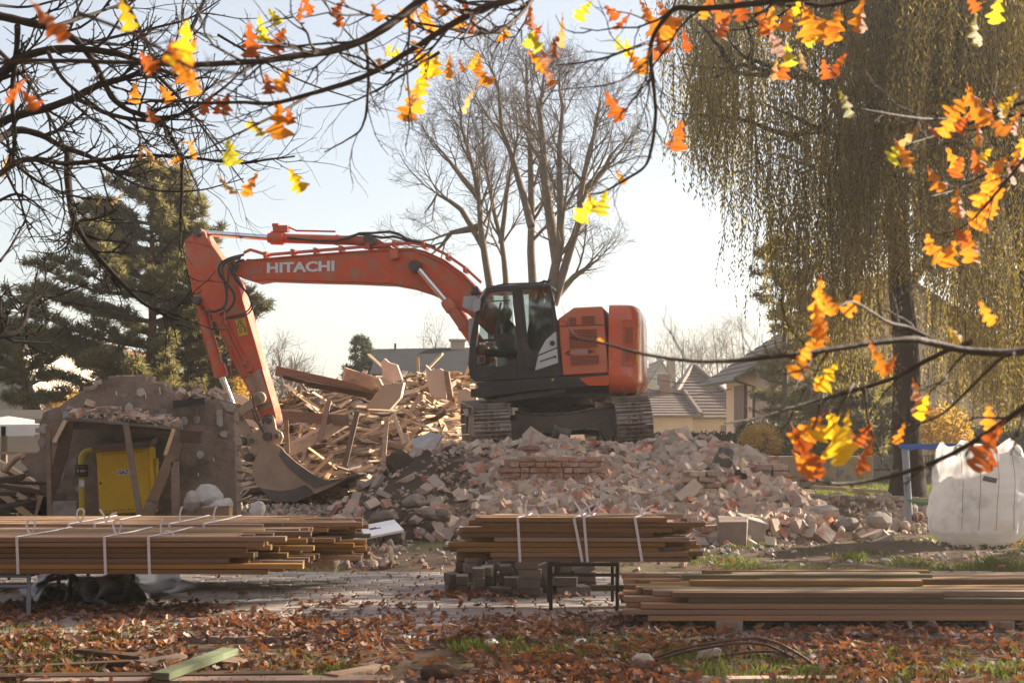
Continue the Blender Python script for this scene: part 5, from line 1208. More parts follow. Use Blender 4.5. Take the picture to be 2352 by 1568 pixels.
    def lerp2(t, a, c): return (a[0] + (c[0] - a[0]) * t, a[1] + (c[1] - a[1]) * t)
    for a, c in (((236, 1043.5), (325, 1037)), ((244, 1173.5), (332, 1166))):
        for k in range(11):
            x, y = lerp2(k / 10, a, c)
            if k in (8,) and y < 1100: pass
            b = MB(); b.disc(Cc(x, y, -.006), Vector((0, 1, 0)), .0095, .008, 10); b.build('vent_hole', M['dark_print'], dr)
    b = MB(); b.disc(Cc(231.5, 1109, -.012), Vector((0, 1, 0)), .017, .014, 12); b.build('lock', M['dark_steel'], dr)
    b = MB(); b.prism([Cc(*q, -.006) for q in [(270.3, 1078.5), (296, 1078), (296.2, 1089.3), (270.4, 1090)]], [Cc(*q, .002) for q in [(270.3, 1078.5), (296, 1078), (296.2, 1089.3), (270.4, 1090)]]); sg = b.build('sign_plate', M['strap'], dr)
    text_mesh('GAZ', Cc(271.8, 1088.3, -.0075), Vector((1, 0, .01)), UP, .143, .053, .002, .035, M['dark_print'], 'lettering', sg)
    # pipe
    pr = empty('gas_pipe', P(188, 1192, DR - .38), 0, 'yellow gas pipe with a bolted flange rising beside the cabinet', 'pipe'); p0 = pr.location
    def Pp(px, py, y=0): return P(px, py, DR - .38) - p0 + Vector((0, y, 0))
    b = MB(); b.tube([Pp(189, 1192), Pp(188, 1096), Pp(187, 1060), Pp(188, 1049), Pp(192, 1041), Pp(199, 1036), Pp(208, 1034), Pp(224, 1034)], .043, 14); b.build('tube', M['yellow_pipe'], pr, smooth=50)
    b = MB()
    for y in (1070, 1077, 1087, 1093): b.disc(Pp(187.5, y), Vector((0, 0, 1)), .088, .022, 18)
    build_each(b, 'flange', M['iron'], pr, smooth=40)
    b = MB(); b.disc(Pp(187.5, 1088), Vector((0, 0, 1)), .06, .07, 16); b.build('gasket', M['grey_panel'], pr, smooth=40)
    for k in range(6):
        a = k * 1.047 + .4; b = MB(); q = Pp(187.5, 1094) + Vector((.075 * math.cos(a), .075 * math.sin(a), 0)); b.tube([q, q + Vector((0, 0, .16))], .008, 6); b.build('bolt', M['iron'], pr)
    b = MB(); b.box(Pp(190, 1109, -.044), (.07, .004, .09)); b.build('pipe_label', M['strap'], pr)
    b = MB(); b.tube([P(358, 1150, DR - .2), P(358, 1052, DR - .2)], .04, 12); b.tube([P(358, 1064, DR - .2), P(358, 1062, DR - .2)], .07, 12); o = b.build('gas_pipe', M['yellow_pipe'], smooth=50); tag(o, 'dull yellow pipe in the shade right of the cabinet', 'pipe')
make_ruin()
def left_timber():
    for i in range(46):
        D = rr(19.2, 22.5); px = rr(-40, 88); py = rr(1085, 1180); a = P(px, py, D)
        if i < 9: me = PL_PALE[i % 4]; sc = (rr(.8, 1.5), rr(.08, .13), .06); e = (rr(-.2, .2), R(28) + rr(-.12, .12), rr(-.3, .3)); a = P(rr(-20, 55), rr(1080, 1140), rr(19.6, 21)); lab = ('pale fresh timber stacked sloping at the left edge beside the ruin', 'fresh timbers left of the ruin')
        else: me = (PL_GREY + PL_DARK)[i % 6]; sc = (rr(.3, 1.0), rr(.06, .16), rr(.03, .08)); e = (rr(-.4, .4), rr(-.3, .3), rr(-.6, .6)); lab = ('dark broken board in the scrap pile at the left edge beside the ruin', 'scrap boards left of the ruin')
        a.z = max(a.z, .08)
        o = inst('broken_plank', me, Matrix.Translation(a) @ Euler(e).to_matrix().to_4x4() @ Matrix.Diagonal((*sc, 1))); tag(o, lab[0], 'plank', lab[1])
    b = MB(); b.tube([P(10, 1080, 19.4), P(36, 1052, 19.4), P(48, 1046, 19.4), P(54, 1052, 19.4)], .045, 8); o = b.build('bent_pipe', M['bucket_steel'], smooth=50); tag(o, 'rusty bent pipe at the left edge of the ruin', 'pipe')
left_timber()
# ------------------------------------------------------------------ board bundles, trestles, loose boards
UB = {}
for k, m in (('deck', 'deck'), ('green', 'deck_green'), ('strap', 'strap')):
    ms = []
    for i in range(5 if k == 'deck' else 1):
        b = MB(); ch = .06
        vs = []
        for x in (-.5, .5):
            for y, z in ((-.5, -.5 + ch), (-.5 + ch * .5, -.5), (.5 - ch * .5, -.5), (.5, -.5 + ch), (.5, .5 - ch), (.5 - ch * .5, .5), (-.5 + ch * .5, .5), (-.5, .5 - ch)): vs.append((x, y, z + (rr(-.04, .04))))
        b.add(vs, [tuple(range(8))[::-1], tuple(range(8, 16))] + [(q, (q + 1) % 8, 8 + (q + 1) % 8, 8 + q) for q in range(8)])
        o = b.build('board', M[m]); ms.append(o.data); bpy.data.objects.remove(o)
    UB[k] = ms
def strap(root, x, y0, y1, z0, z1, slant=0, loop=1):
    """flat plastic strap round a bundle, its free ends curling up"""
    w = .022; b = MB(); t = .004
    b.box((x + slant * .5, y0 - .006, (z0 + z1) / 2), (w, t, z1 - z0), Euler((0, math.atan2(slant, z1 - z0) * -1, 0)).to_matrix())
    b.beam((x, y0 - .006, z1 + .004), (x - slant * .2 + .10, (y0 + y1) / 2, z1 + .006), w, t)
    b.beam((x - slant * .2 + .10, (y0 + y1) / 2, z1 + .006), (x + .12, y1, z1 + .004), w, t)
    b.build('strap', M['strap'], root)
    b = MB(); c = Vector((x + .07, y0 + .12, z1 + .005)); pts = []
    if loop == 1: path = [(0, 0), (-.03, .04), (-.05, .10), (-.03, .16), (.02, .165), (.045, .13), (.03, .07), (0, .0)]
    elif loop == 2: path = [(0, 0), (-.01, .08), (.01, .17), (.03, .19)]
    else: path = [(0, 0), (.05, .05), (.11, .04), (.14, -.01)]
    paths = [path] if loop != 3 else [path, [(0, 0), (-.005, .09), (.01, .18)]]
    if loop == 4: paths = [[(0, 0), (-.03, .09), (-.08, .16)], [(0, 0), (.03, .07), (.07, .10), (.13, .12)]]
    for pth in paths:
        for (ax, az), (bx, bz) in zip(pth[:-1], pth[1:]): b.beam(c + Vector((ax, 0, az)) * .75, c + Vector((bx, .01, bz)) * .75, .015, .003, up=(.4, -1, .2))
    b.build('strap_end', M['strap'], root)
def bundle(name, lab, loc, nx, ny, nz, L, W, T, jag_l, jag_r, top=0, straps=(), rz=0, seed=1):
    """a strapped stack of boards; the boards reach unevenly at both ends"""
    random.seed(seed); root = empty(name, loc, rz, lab, 'timber bundle', None)
    for k in range(nz):
        for j in range(ny):
            if k == nz - 1 and top and random.random() > top: continue
            l0 = -L / 2 - jag_l * random.random() ** 1.6 if jag_l else -L / 2; l1 = L / 2 + jag_r * random.random() ** 1.4
            sh = rr(-.15, .15) * (1 if jag_l else 0)
            cx = (l0 + l1) / 2 + sh; me = UB['green'][0] if random.random() < .05 else random.choice(UB['deck'])
            Mx = Matrix.Translation((cx, (j + .5) * W * 1.015 + rr(-.006, .006), (k + .5) * T * 1.03)) @ Euler((rr(-.012, .012), rr(-.003, .003), rr(-.004, .004))).to_matrix().to_4x4() @ Matrix.Diagonal((l1 - l0, W * rr(.93, 1), T * rr(.88, .98), 1))
            inst('board', me, Mx, root)
    for (x, sl, lp) in straps: strap(root, x, 0, ny * W * 1.015, 0, nz * T * 1.03, sl, lp)
    return root
def trestle(loc, w, d, h, lab, rz=0, legs=((0, 0), (1, 0), (0, 1), (1, 1)), rail=True, m='iron', r=.016):
    root = empty('trestle', loc, rz, lab, 'trestle')
    for a, c in legs:
        b = MB(); b.tube([(a * w, c * d, 0), (a * w, c * d, h)], r, 8); b.build('leg', M[m], root, smooth=50)
    b = MB()
    for c in {q[1] for q in legs}: b.tube([(0, c * d, h - .014), (w, c * d, h - .014)], r, 8)
    b.tube([(0, 0, h - .014), (0, d, h - .014)], r, 8); b.tube([(w, 0, h - .014), (w, d, h - .014)], r, 8)
    b.build('rail', M[m], root, smooth=50)
    if rail:
        b = MB(); b.tube([(0, 0, h - .10), (w, 0, h - .10)], r * .9, 8); b.build('cross_rail', M[m], root, smooth=50)
    return root
# middle bundle on its trestle
g = P(1330, 1290, 11.65)
bundle('timber_bundle', 'strapped bundle of brown boards on the black trestle in the middle of the yard', (g.x, 11.65, g.z), 1, 6, 9, 1.38, .085, .0392, .34, .30, .5,
       ((px2x(1189, 11.65) - g.x, .02, 3), (px2x(1318, 11.65) - g.x, .07, 4), (px2x(1341, 11.65) - g.x, .03, 4), (px2x(1458, 11.65) - g.x, .06, 4)), 0, 21)
q = G(1266, 1414); trestle((q.x, 11.62, .03), px2x(1418, 11.62) - q.x, .55, g.z - .032, 'black tube trestle carrying the middle bundle of boards')
# left bundles
g1 = P(0, 1318, 11.3); zf = g1.z
bundle('timber_bundle', 'front strapped bundle of brown boards at the left edge, white ties on top', (px2x(90, 11.3), 11.3, zf), 1, 11, 7, 2.98, .09, .041, 0, .62, 0, [(px2x(q, 11.3) - px2x(90, 11.3), .01, k) for q, k in ((39, 1), (240, 1), (341, 3), (-180, 2))], 0, 5)
zr_ = P(0, 1300, 12.75).z
bundle('timber_bundle', 'rear strapped bundle of brown boards at the left, just before the gas cabinet', (px2x(180, 12.75), 12.75, zr_), 1, 12, 9, 3.05, .09, .041, 0, 1.05, 0, [(px2x(q, 12.75) - px2x(180, 12.75), .03, k) for q, k in ((158, 1), (217, 4), (389, 2), (468, 2))], 0, 6)
random.seed(9)
def tz(x0, y, x1, d, h, lab, **kw): trestle((x0, y, .03), x1 - x0, d, h - .032, lab, **kw)
tz(px2x(-190, 11.36), 11.36, px2x(66, 11.36), .75, zf, 'grey tube trestle under the left end of the front left bundle', m='frame_grey', r=.018)
tz(px2x(162, 11.95), 11.95, px2x(306, 11.95), .5, zf, 'dark tube trestle standing in front of the lino rolls', rail=False)
tz(px2x(-60, 12.85), 12.85, px2x(355, 12.85), .9, zr_, 'dark trestle under the rear left bundle', rail=False)
# loose board stack on the right
def loose_stack():
    random.seed(31); root_items = []
    z0 = .115; W, T = .098, .0405
    spec = []
    y0 = 10.42
    # rows from front to back: each row has (layers, left px start range)
    rows = 13
    for r in range(rows):
        y = y0 + (r + .5) * W * 1.04; n = 5 if r < 8 else 5
        for k in range(n + (1 if r in (4, 5, 8, 9, 11) else 0)):
            base = 1420 + 8 * abs(2.2 - k) + rr(-12, 75) if r < 7 else 1480 + rr(-60, 120)
            if k >= 5: base = rr(1560, 1800)
            if r == 0: base = (1488, 1432, 1472, 1580, 1545)[k] if k < 5 else base
            if r == 1 and k == 4: base = 1500
            x0 = px2x(base, y); x1 = x0 + rr(3.2, 3.6) + max(0, 4.35 - (x0 + 3.4)) * rr(.3, 1.3)
            if k == 4 and r == 0: x1 = px2x(2165, y)
            if k >= 5 : x1 = px2x(rr(2050, 2390), y)
            spec.append((x0, x1, y, z0 + (k + .5) * T * 1.03, r, k))
    labs = {}
    for i, (x0, x1, y, z, r, k) in enumerate(spec):
        me = UB['green'][0] if random.random() < .10 else random.choice(UB['deck'])
        Mx = Matrix.Translation(((x0 + x1) / 2, y + rr(-.008, .008), z)) @ Euler((rr(-.02, .02), rr(-.003, .003), rr(-.006, .006))).to_matrix().to_4x4() @ Matrix.Diagonal((x1 - x0, W * rr(.92, 1), T * rr(.93, 1), 1))
        o = inst('board', me, Mx); tag(o, *((('lowest dark', 'second lowest orange brown', 'middle', 'second highest', 'highest')[k] + ' board on the front face of the loose stack at the right', 'board') if r == 0 else ('top ' + ('front', 'middle', 'rear')[min(2, (r - 4) // 3)] + ' loose board lying on the stack at the right, row %s' % ('one', 'two', 'three', 'four', 'five')[(4, 5, 8, 9, 11).index(r)], 'board') if k >= 5 else ('inner brown board of the loose stack on concrete blocks at the right', 'board', 'inner boards of the loose stack')))
    a = P(1357, 1351, 11.9); b_ = P(1800, 1347, 11.9); Mx = Matrix.Translation((a + b_) / 2 + Vector((0, 0, .0))) @ Matrix.Diagonal((b_.x - a.x, .098, .042, 1))
    o = inst('board', UB['green'][0], Mx); tag(o, 'single greenish board reaching far left out of the loose stack', 'board')
    o = inst('board', UB['deck'][1], Matrix.Translation((px2x(2075, 12.1), 12.1, P(0, 1322, 12.1).z)) @ Euler((0, .006, -.02)).to_matrix().to_4x4() @ Matrix.Diagonal((px2x(2380, 12) - px2x(1780, 12), .12, .03, 1))); tag(o, 'long top board at the rear of the loose stack, sunlit on its face', 'board')
    for i, (px, lab) in enumerate(((1672, 'concrete block carrying the left part of the loose board stack'), (2292, 'concrete block carrying the right part of the loose board stack'))):
        q = P(px, 1450, 10.5); b = MB(); b.box((0, 0, 0), (.20, .16, .085), jit=.006); b.mi = 0; o = b.build('concrete_block', M['concrete'], bevel=.006); o.location = (q.x, 10.5, .03 + .0425); tag(o, lab, 'concrete block')
        o = inst('spacer_board', UB['deck'][2], Matrix.Translation((q.x + .01, 10.95, .094)) @ Euler((0, 0, R(90))).to_matrix().to_4x4() @ Matrix.Diagonal((1.2, .08, .038, 1))); tag(o, ('short spacer lath on the left concrete block', 'short spacer lath on the right concrete block')[i], 'lath')
loose_stack()
# pile of old pavers
def paver_pile():
    random.seed(12); b = MB(); b.box((0, 0, 0), (1, 1, 1), jit=.035); o = b.build('paving_block', M['paver_dark'], bevel=.0); me = o.data; bpy.data.objects.remove(o)
    rows = []
    for px, D, n, a in ((1042, 12.9, 2, .2), (1058, 13.2, 4, .1), (1066, 12.75, 2, -.1), (1082, 13.0, 4, .15), (1100, 12.6, 3, .1), (1092, 13.3, 5, 0), (1124, 12.75, 3, -.15), (1128, 13.1, 5, .2), (1150, 12.55, 1, 1.5), (1156, 12.85, 3, 0), (1165, 13.2, 5, .1), (1182, 12.6, 2, 1.6), (1196, 12.9, 4, .15),
                       (1215, 12.5, 4, 1.5), (1218, 13.0, 5, .1), (1240, 12.85, 4, 1.4), (1246, 13.2, 4, 0), (1274, 12.75, 2, .3), (1270, 13.1, 4, 1.5), (1296, 13.0, 4, .1), (1300, 12.6, 2, 1.5), (1322, 13.2, 3, 1.5), (1335, 12.7, 1, .2), (1340, 13.0, 2, 1.6), (1110, 13.5, 5, 0), (1190, 13.5, 6, 1.5), (1255, 13.5, 5, 0)):
        for k in range(n): rows.append((px2x(px, D) + rr(-.02, .02), D + rr(-.03, .03), .03 + .042 + k * .083, a + R(90) + rr(-.12, .12)))
    for x, y, z, a in rows:
        o = inst('paving_block', me, Matrix.Translation((x, y, z)) @ Euler((rr(-.03, .03), rr(-.03, .03), a)).to_matrix().to_4x4() @ Matrix.Diagonal((.2, .1, .08, 1))); tag(o, 'dark grey paving block in the pile behind the middle trestle', 'paving block', 'paving blocks piled behind the trestle')
    for px, py, D, e in ((1255, 1318, 12.6, (0, 1.2, .2)), (1338, 1305, 13.0, (.2, -.4, .3))):
        o = inst('paving_block', me, Matrix.Translation(P(px, py, D)) @ Euler(e).to_matrix().to_4x4() @ Matrix.Diagonal((.2, .1, .08, 1))); tag(o, 'dark grey paving block in the pile behind the middle trestle', 'paving block', 'paving blocks piled behind the trestle')
paver_pile()
# rolled lino under the left bundles
def lino():
    random.seed(3); root = empty('lino_pile', G(215, 1405, .03), 0, 'crumpled rolls of blue grey flooring sheet lying under the left bundles', 'flooring rolls'); o0 = root.location
    def roll(px, py, D, r, L, ang, turns=1.6, squash=.75):
        c = P(px, py, D) - o0; n = 26; V = []; m = 7
        for j in range(m):
            for i in range(n):
                a = i / (n - 1) * turns * 2 * math.pi; q = r * (1 - .18 * a / 6.28) * (1 + .08 * math.sin(3 * a + j)); y = j / (m - 1) * L
                x, z = q * math.cos(a), q * math.sin(a) * squash
                V.append((c.x + x * math.cos(ang) + y * math.sin(ang), c.y - x * math.sin(ang) + y * math.cos(ang), max(c.z + z + .02 * math.sin(j * 1.7 + a), .005)))
        b = MB(); b.add(V, [(j * n + i, j * n + i + 1, (j + 1) * n + i + 1, (j + 1) * n + i) for j in range(m - 1) for i in range(n - 1)])
        o = b.build('sheet_roll', M['tarp'], root, smooth=180); s = o.modifiers.new('t', 'SOLIDIFY'); s.thickness = .005
    roll(205, 1352, 11.9, .13, .7, .35); roll(265, 1345, 12.1, .15, .6, .6); roll(140, 1345, 12.3, .16, .6, -.4); roll(320, 1365, 12.5, .12, .6, .5); roll(110, 1370, 12.2, .11, .5, -.6)
    def drape(pts, D, dep):
        A = []; n = len(pts)
        b = MB(); V = []
        for j in range(6):
            t = j / 5
            for i, (x, y) in enumerate(pts): p = P(x, y, D + dep * t) - o0; V.append((p.x + .03 * math.sin(i * 1.3 + j), p.y, max(.004, p.z * (1 - .15 * t) + .035 * math.sin(i * 2 + j * 1.1))))
        b.add(V, [(j * n + i, j * n + i + 1, (j + 1) * n + i + 1, (j + 1) * n + i) for j in range(5) for i in range(n - 1)])
        o = b.build('sheet_fold', M['tarp'], root, smooth=180); s = o.modifiers.new('t', 'SOLIDIFY'); s.thickness = .005; s2 = o.modifiers.new('s', 'SUBSURF'); s2.levels = s2.render_levels = 1
    drape([(80, 1390), (95, 1345), (130, 1330), (165, 1350), (150, 1400), (120, 1410)], 11.75, .5)
    drape([(165, 1408), (180, 1385), (215, 1372), (250, 1385), (240, 1400)], 11.7, .4)
    drape([(255, 1335), (290, 1325), (330, 1350), (355, 1388), (300, 1385), (262, 1392)], 11.9, .6)
    drape([(75, 1345), (120, 1322), (200, 1320), (260, 1322), (310, 1330)], 12.0, .8)
lino()

# ------------------------------------------------------------------ foreground bits
def fore_boards():
    random.seed(8)
    for (p0, p1, w, h, m, lab, zl) in (((368, 1552), (530, 1494), .11, .04, 'green_board', 'green treated board lying aslant on the leaves at lower left', .11),
            ((178, 1496), (330, 1512), .09, .045, 'wood_dark', 'dark short beam lying on the leaves left of the green board', .07), ((320, 1524), (420, 1506), .08, .035, 'wood_grey', 'thin brown lath touching the green board from the left', .07),
            ((490, 1520), (562, 1524), .16, .05, 'wood_grey', 'grey split stump piece right of the green board', .06), ((0, 1535), (330, 1518), .09, .03, 'wood_dark', 'long dark lath half covered by leaves at lower left', .06),
            ((-20, 1556), (700, 1549), .12, .04, 'wood_dark', 'long dark board along the bottom edge of the picture', .07), ((60, 1566), (900, 1562), .16, .04, 'wood_grey', 'long pale board along the very bottom edge', .06), ((760, 1556), (880, 1533), .12, .045, 'wood_grey', 'grey board end rising at the bottom left of the middle', .07),
            ((1670, 1563), (1960, 1561), .10, .04, 'wood_pale', 'pale board lying in the grass at the bottom right', .03), ((1380, 1475), (1640, 1468), .12, .03, 'deck_green', 'dark green board lying in the shade under the loose stack', .03)):
        a = G(*p0, zl); c = G(*p1, zl); b = MB(); b.beam(a - a, c - a, w, h, jit=.004); o = b.build('loose_board', M[m], bevel=.004); o.location = a; o.rotation_euler = (0, 0, 0); tag(o, lab, 'board')
    # rebar bundle
    root = empty('rebar_mesh', G(1700, 1540), 0, 'bent rusty rebar cage with tie wires lying at lower right', 'rebar'); o0 = root.location
    ri = mat('rusty_rebar', (.085, .06, .05), (.14, .085, .06), 20, .7, .3, 60, metal=.3)
    bars = ([(1350, 1575), (1440, 1532), (1560, 1488), (1690, 1467), (1742, 1463), (1790, 1476), (1850, 1510), (1905, 1558)], [(1360, 1572), (1450, 1537), (1570, 1494), (1700, 1474), (1760, 1478), (1830, 1512), (1890, 1550)],
            [(1440, 1566), (1530, 1535), (1640, 1508), (1720, 1496), (1780, 1494), (1830, 1514), (1880, 1545), (1920, 1570)], [(1455, 1570), (1540, 1540), (1650, 1513), (1740, 1500), (1800, 1512), (1860, 1548)])
    for k, pts in enumerate(bars):
        d = []
        for i in range(len(pts) - 1):
            for t in (0, .25, .5, .75): d.append((pts[i][0] + (pts[i + 1][0] - pts[i][0]) * t, pts[i][1] + (pts[i + 1][1] - pts[i][1]) * t))
        d.append(pts[-1])
        for _ in range(2): d = [d[0]] + [((d[i - 1][0] + 2 * d[i][0] + d[i + 1][0]) / 4, (d[i - 1][1] + 2 * d[i][1] + d[i + 1][1]) / 4) for i in range(1, len(d) - 1)] + [d[-1]]
        b = MB(); b.tube([P(x, y, 9.0 + .12 * k) - o0 for x, y in d], .0095, 8); b.build('rebar', ri, root, smooth=60)
        b = MB()
        for i in range(2, len(d) - 2, 2):
            p = P(d[i][0], d[i][1], 9.0 + .12 * k) - o0; t = rr(-.02, .02); b.tube([p + Vector((-.012, -.012, -.01)), p + Vector((0 + t, 0, .018)), p + Vector((.014, .012, -.01)), p + Vector((.01 + t * 2, .01, -.05))], .0022, 4)
        tw = b.build('tie_wire', ri, root); tw['kind'] = 'stuff'
    b = MB()
    for x in (1660, 1670, 1678, 1800, 1808, 1818): p = P(x, 1477, 9.0) - o0; b.tube([p + Vector((0, 0, .03)), p + Vector((rr(-.02, .04), .12, -.10))], .004, 5)
    tw = b.build('stirrup', ri, root); tw['kind'] = 'stuff'
    for i, (px, py, D, s, lab) in enumerate(((1472, 1522, 9.0, (.16, .13, .14), 'round concrete lump caught on the left rebar'), (1632, 1505, 9.3, (.16, .12, .11), 'concrete lump caught on the middle rebar'), (1855, 1545, 8.95, (.22, .15, .12), 'elongated concrete lump caught on the right rebar ends'), (1862, 1520, 9.1, (.09, .09, .12), 'small upright concrete lump on the rebar at right'), (1740, 1508, 9.5, (.12, .1, .09), 'grey stone in the grass behind the rebar arch'), (2050, 1556, 8.9, (.22, .16, .10), 'flat stone in the sunlit leaves at lower right'), (2160, 1548, 9.0, (.18, .13, .10), 'grey stone at the bottom right corner'), (1690, 1555, 8.9, (.10, .08, .07), 'small brick cube in the grass under the rebar'))):
        lump('concrete_lump', px, py, D, s, 'stone', lab, 'concrete lump', jit=.14)
    for i, (px, py, s, lab) in enumerate(((1130, 1476, .10, 'white foam lump on the leaves left of the middle'), (1332, 1476, .09, 'white foam lump on the leaves right of the middle'), (1210, 1436, .05, 'small foam crumb beside the fallen strap'))):
        q = G(px, py, .04); b = MB(); b.rock((0, 0, 0), (s, s * .8, s * .7), jit=.25); o = b.build('foam_lump', M['styro'], bevel=.01); o.location = q; tag(o, lab, 'foam')
    b = MB(); a = G(1150, 1434, .05)
    pth = [(0, 0, .0), (.06, .01, .03), (.13, 0, .035), (.19, -.02, .02), (.24, -.05, -.02), (.27, -.03, -.03)]
    for u_, v_ in zip(pth[:-1], pth[1:]): b.beam(Vector(u_), Vector(v_), .03, .004)
    o = b.build('fallen_strap', M['strap']); o.location = a; tag(o, 'curled white strap end lying on the leaves at the pavement edge', 'strap')
    for i, (px, py, s, lab) in enumerate(((1020, 1546, (.26, .22, .12), 'dark clod of earth among the leaves at the bottom middle'), (780, 1562, (.2, .2, .1), 'grey stone at the bottom edge of the middle'))):
        q = G(px, py, .04); b = MB(); b.rock((0, 0, 0), s, jit=.25); o = b.build('earth_clod', M['soil' if i == 0 else 'stone'], bevel=.02); o.location = q; tag(o, lab, 'earth clod' if i == 0 else 'stone')
fore_boards()

# ------------------------------------------------------------------ leaf litter and grass
def leaf_template(n=9, lob=.34, curl=.25):
    """lobed leaf: midrib plus both edges, in the xy plane along x"""
    V = []; 
    for i in range(n):
        t = i / (n - 1); w = .30 * math.sin(math.pi * min(1, t * .95 + .03)) ** .8 * (1 + lob * math.cos(t * 6.283 * 3.0 + 2.6))
        w *= .7 + .5 * t if t < .6 else 1.0; z = curl * (t - .5) ** 2
        V += [(t - .5, w, z + curl * .9 * w), (t - .5, 0, z), (t - .5, -w, z + curl * .7 * w)]
    Fq = []
    for i in range(n - 1): Fq += [(i * 3, i * 3 + 1, i * 3 + 4, i * 3 + 3), (i * 3 + 1, i * 3 + 2, i * 3 + 5, i * 3 + 4)]
    return np.array(V), np.array(Fq)
def litter():
    pts = []
    def dens(x, y):
        e = 10.95 + .28 * fbm(x, 3.1, .8, 2) + (.25 if x < -1.5 else 0) - .32 * max(0, min(1, (x - .9) / .8)) 
        if y < e: return max(.12, min(1, .62 + 1.1 * fbm(x, y, 1.1, 16)))
        k = fbm(x, y, .9, 6) + .5 * fbm(x, y, 3.0, 8)
        if y < 14.6: return max(0, (.05 + .30 * max(0, k)) * (1.15 - (y - 10.5) * .20)) + (.22 if x < -2.3 and y > 11 and y < 12.2 else 0)
        if y < 16.2: return .10
        return .03
    while len(pts) < 8000:
        y = rr(7.8, 12.0) if random.random() < .72 else rr(11.5, 18); x = rr(-.39, .39) * y
        if random.random() < dens(x, y): pts.append((x, y, (.045 if PAVE_Y0 - .2 < y < PAVE_Y1 else .02) + rr(0, .035) * (1.6 if y < 10.9 else .5)))
    # drifts gathered round the paver pile and trestle feet
    for cxp, cy_, s, nn in ((1050, 12.5, .25, 60), (1140, 12.35, .45, 60), (120, 11.5, .6, 120)):
        for _ in range(nn): pts.append((px2x(cxp, cy_) + random.gauss(0, s), cy_ + random.gauss(0, .12), .05 + rr(0, .03)))
    pts = np.array(pts); n = len(pts); sel = rng.integers(0, 3, n)
    VV, FF, RN = [], [], []; off = 0
    for k, (lo, cu) in enumerate(((.34, .35), (.22, .9), (.42, -.5))):
        p = pts[sel == k]; T, Fq = leaf_template(13, lo, cu); s = rng.uniform(.05, .105, len(p))
        A = rotmats(len(p), .40) * s[:, None, None]; v, f = stamp(T, Fq, A, p); VV.append(v); FF.append(f + off); off += len(v); RN.append(np.repeat(rng.random(len(p)), len(T)))
    o = np_obj('fallen_leaves', np.concatenate(VV), np.concatenate(FF), M['litter'], rnd=np.concatenate(RN)); tag(o, 'dry brown oak leaves covering the grass and blown over the paving', kind='stuff')
litter()
def grass():
    base = []; 
    def clump(x, y, s, n, h):
        for _ in range(n): base.append((x + random.gauss(0, s), y + random.gauss(0, s), h * rr(.5, 1.2)))
    for _ in range(1300):
        y = rr(8.0, 10.6); x = rr(-.38, .38) * y; 
        k = fbm(x, y, .8, 12)
        if k > -.06 + (.12 if y > 10.2 else 0): clump(x, y, .05, 18, .085)
    for _ in range(2600):
        y = rr(14.7, 19.5); x = rr(-.38, .38) * y
        if heap_h(x, y) > .03: continue
        k = fbm(x, y, .7, 14)
        if x > 1.2 and k > -.05: clump(x, y, .09, 14, .06)
        elif k > .18: clump(x, y, .06, 8, .05)
    for _ in range(2600):
        y = rr(26, 37); x = px2x(rr(1880, 2420), y); clump(x, y, .12, 8, .08)
    for px, py in ((2290, 1300), (1960, 1290), (2080, 1260)):
        q = G(px, py); clump(q.x, q.y, .10, 160, .12)
    B = np.array(base); n = len(B); a = rng.uniform(0, 6.283, n); w = .0042 * rng.uniform(.7, 1.5, n) * (1 + (B[:, 1] - 9) * .06); h = B[:, 2]; l = rng.normal(0, .4, (n, 2)) * h[:, None]
    dx, dy = np.cos(a) * w, np.sin(a) * w; z0 = np.zeros(n) - .01
    V = np.stack([np.stack([B[:, 0] - dx, B[:, 1] - dy, z0], -1), np.stack([B[:, 0] + dx, B[:, 1] + dy, z0], -1), np.stack([B[:, 0] + dx * .6 + l[:, 0] * .5, B[:, 1] + dy * .6 + l[:, 1] * .5, h * .6], -1), np.stack([B[:, 0] + l[:, 0], B[:, 1] + l[:, 1], h], -1)], 1)
    Fq = np.arange(n * 4).reshape(n, 4)
    o = np_obj('grass', V.reshape(-1, 3), Fq, M['grass'], rnd=np.repeat(rng.random(n), 4)); tag(o, 'tufts of green autumn grass', kind='stuff')
grass()
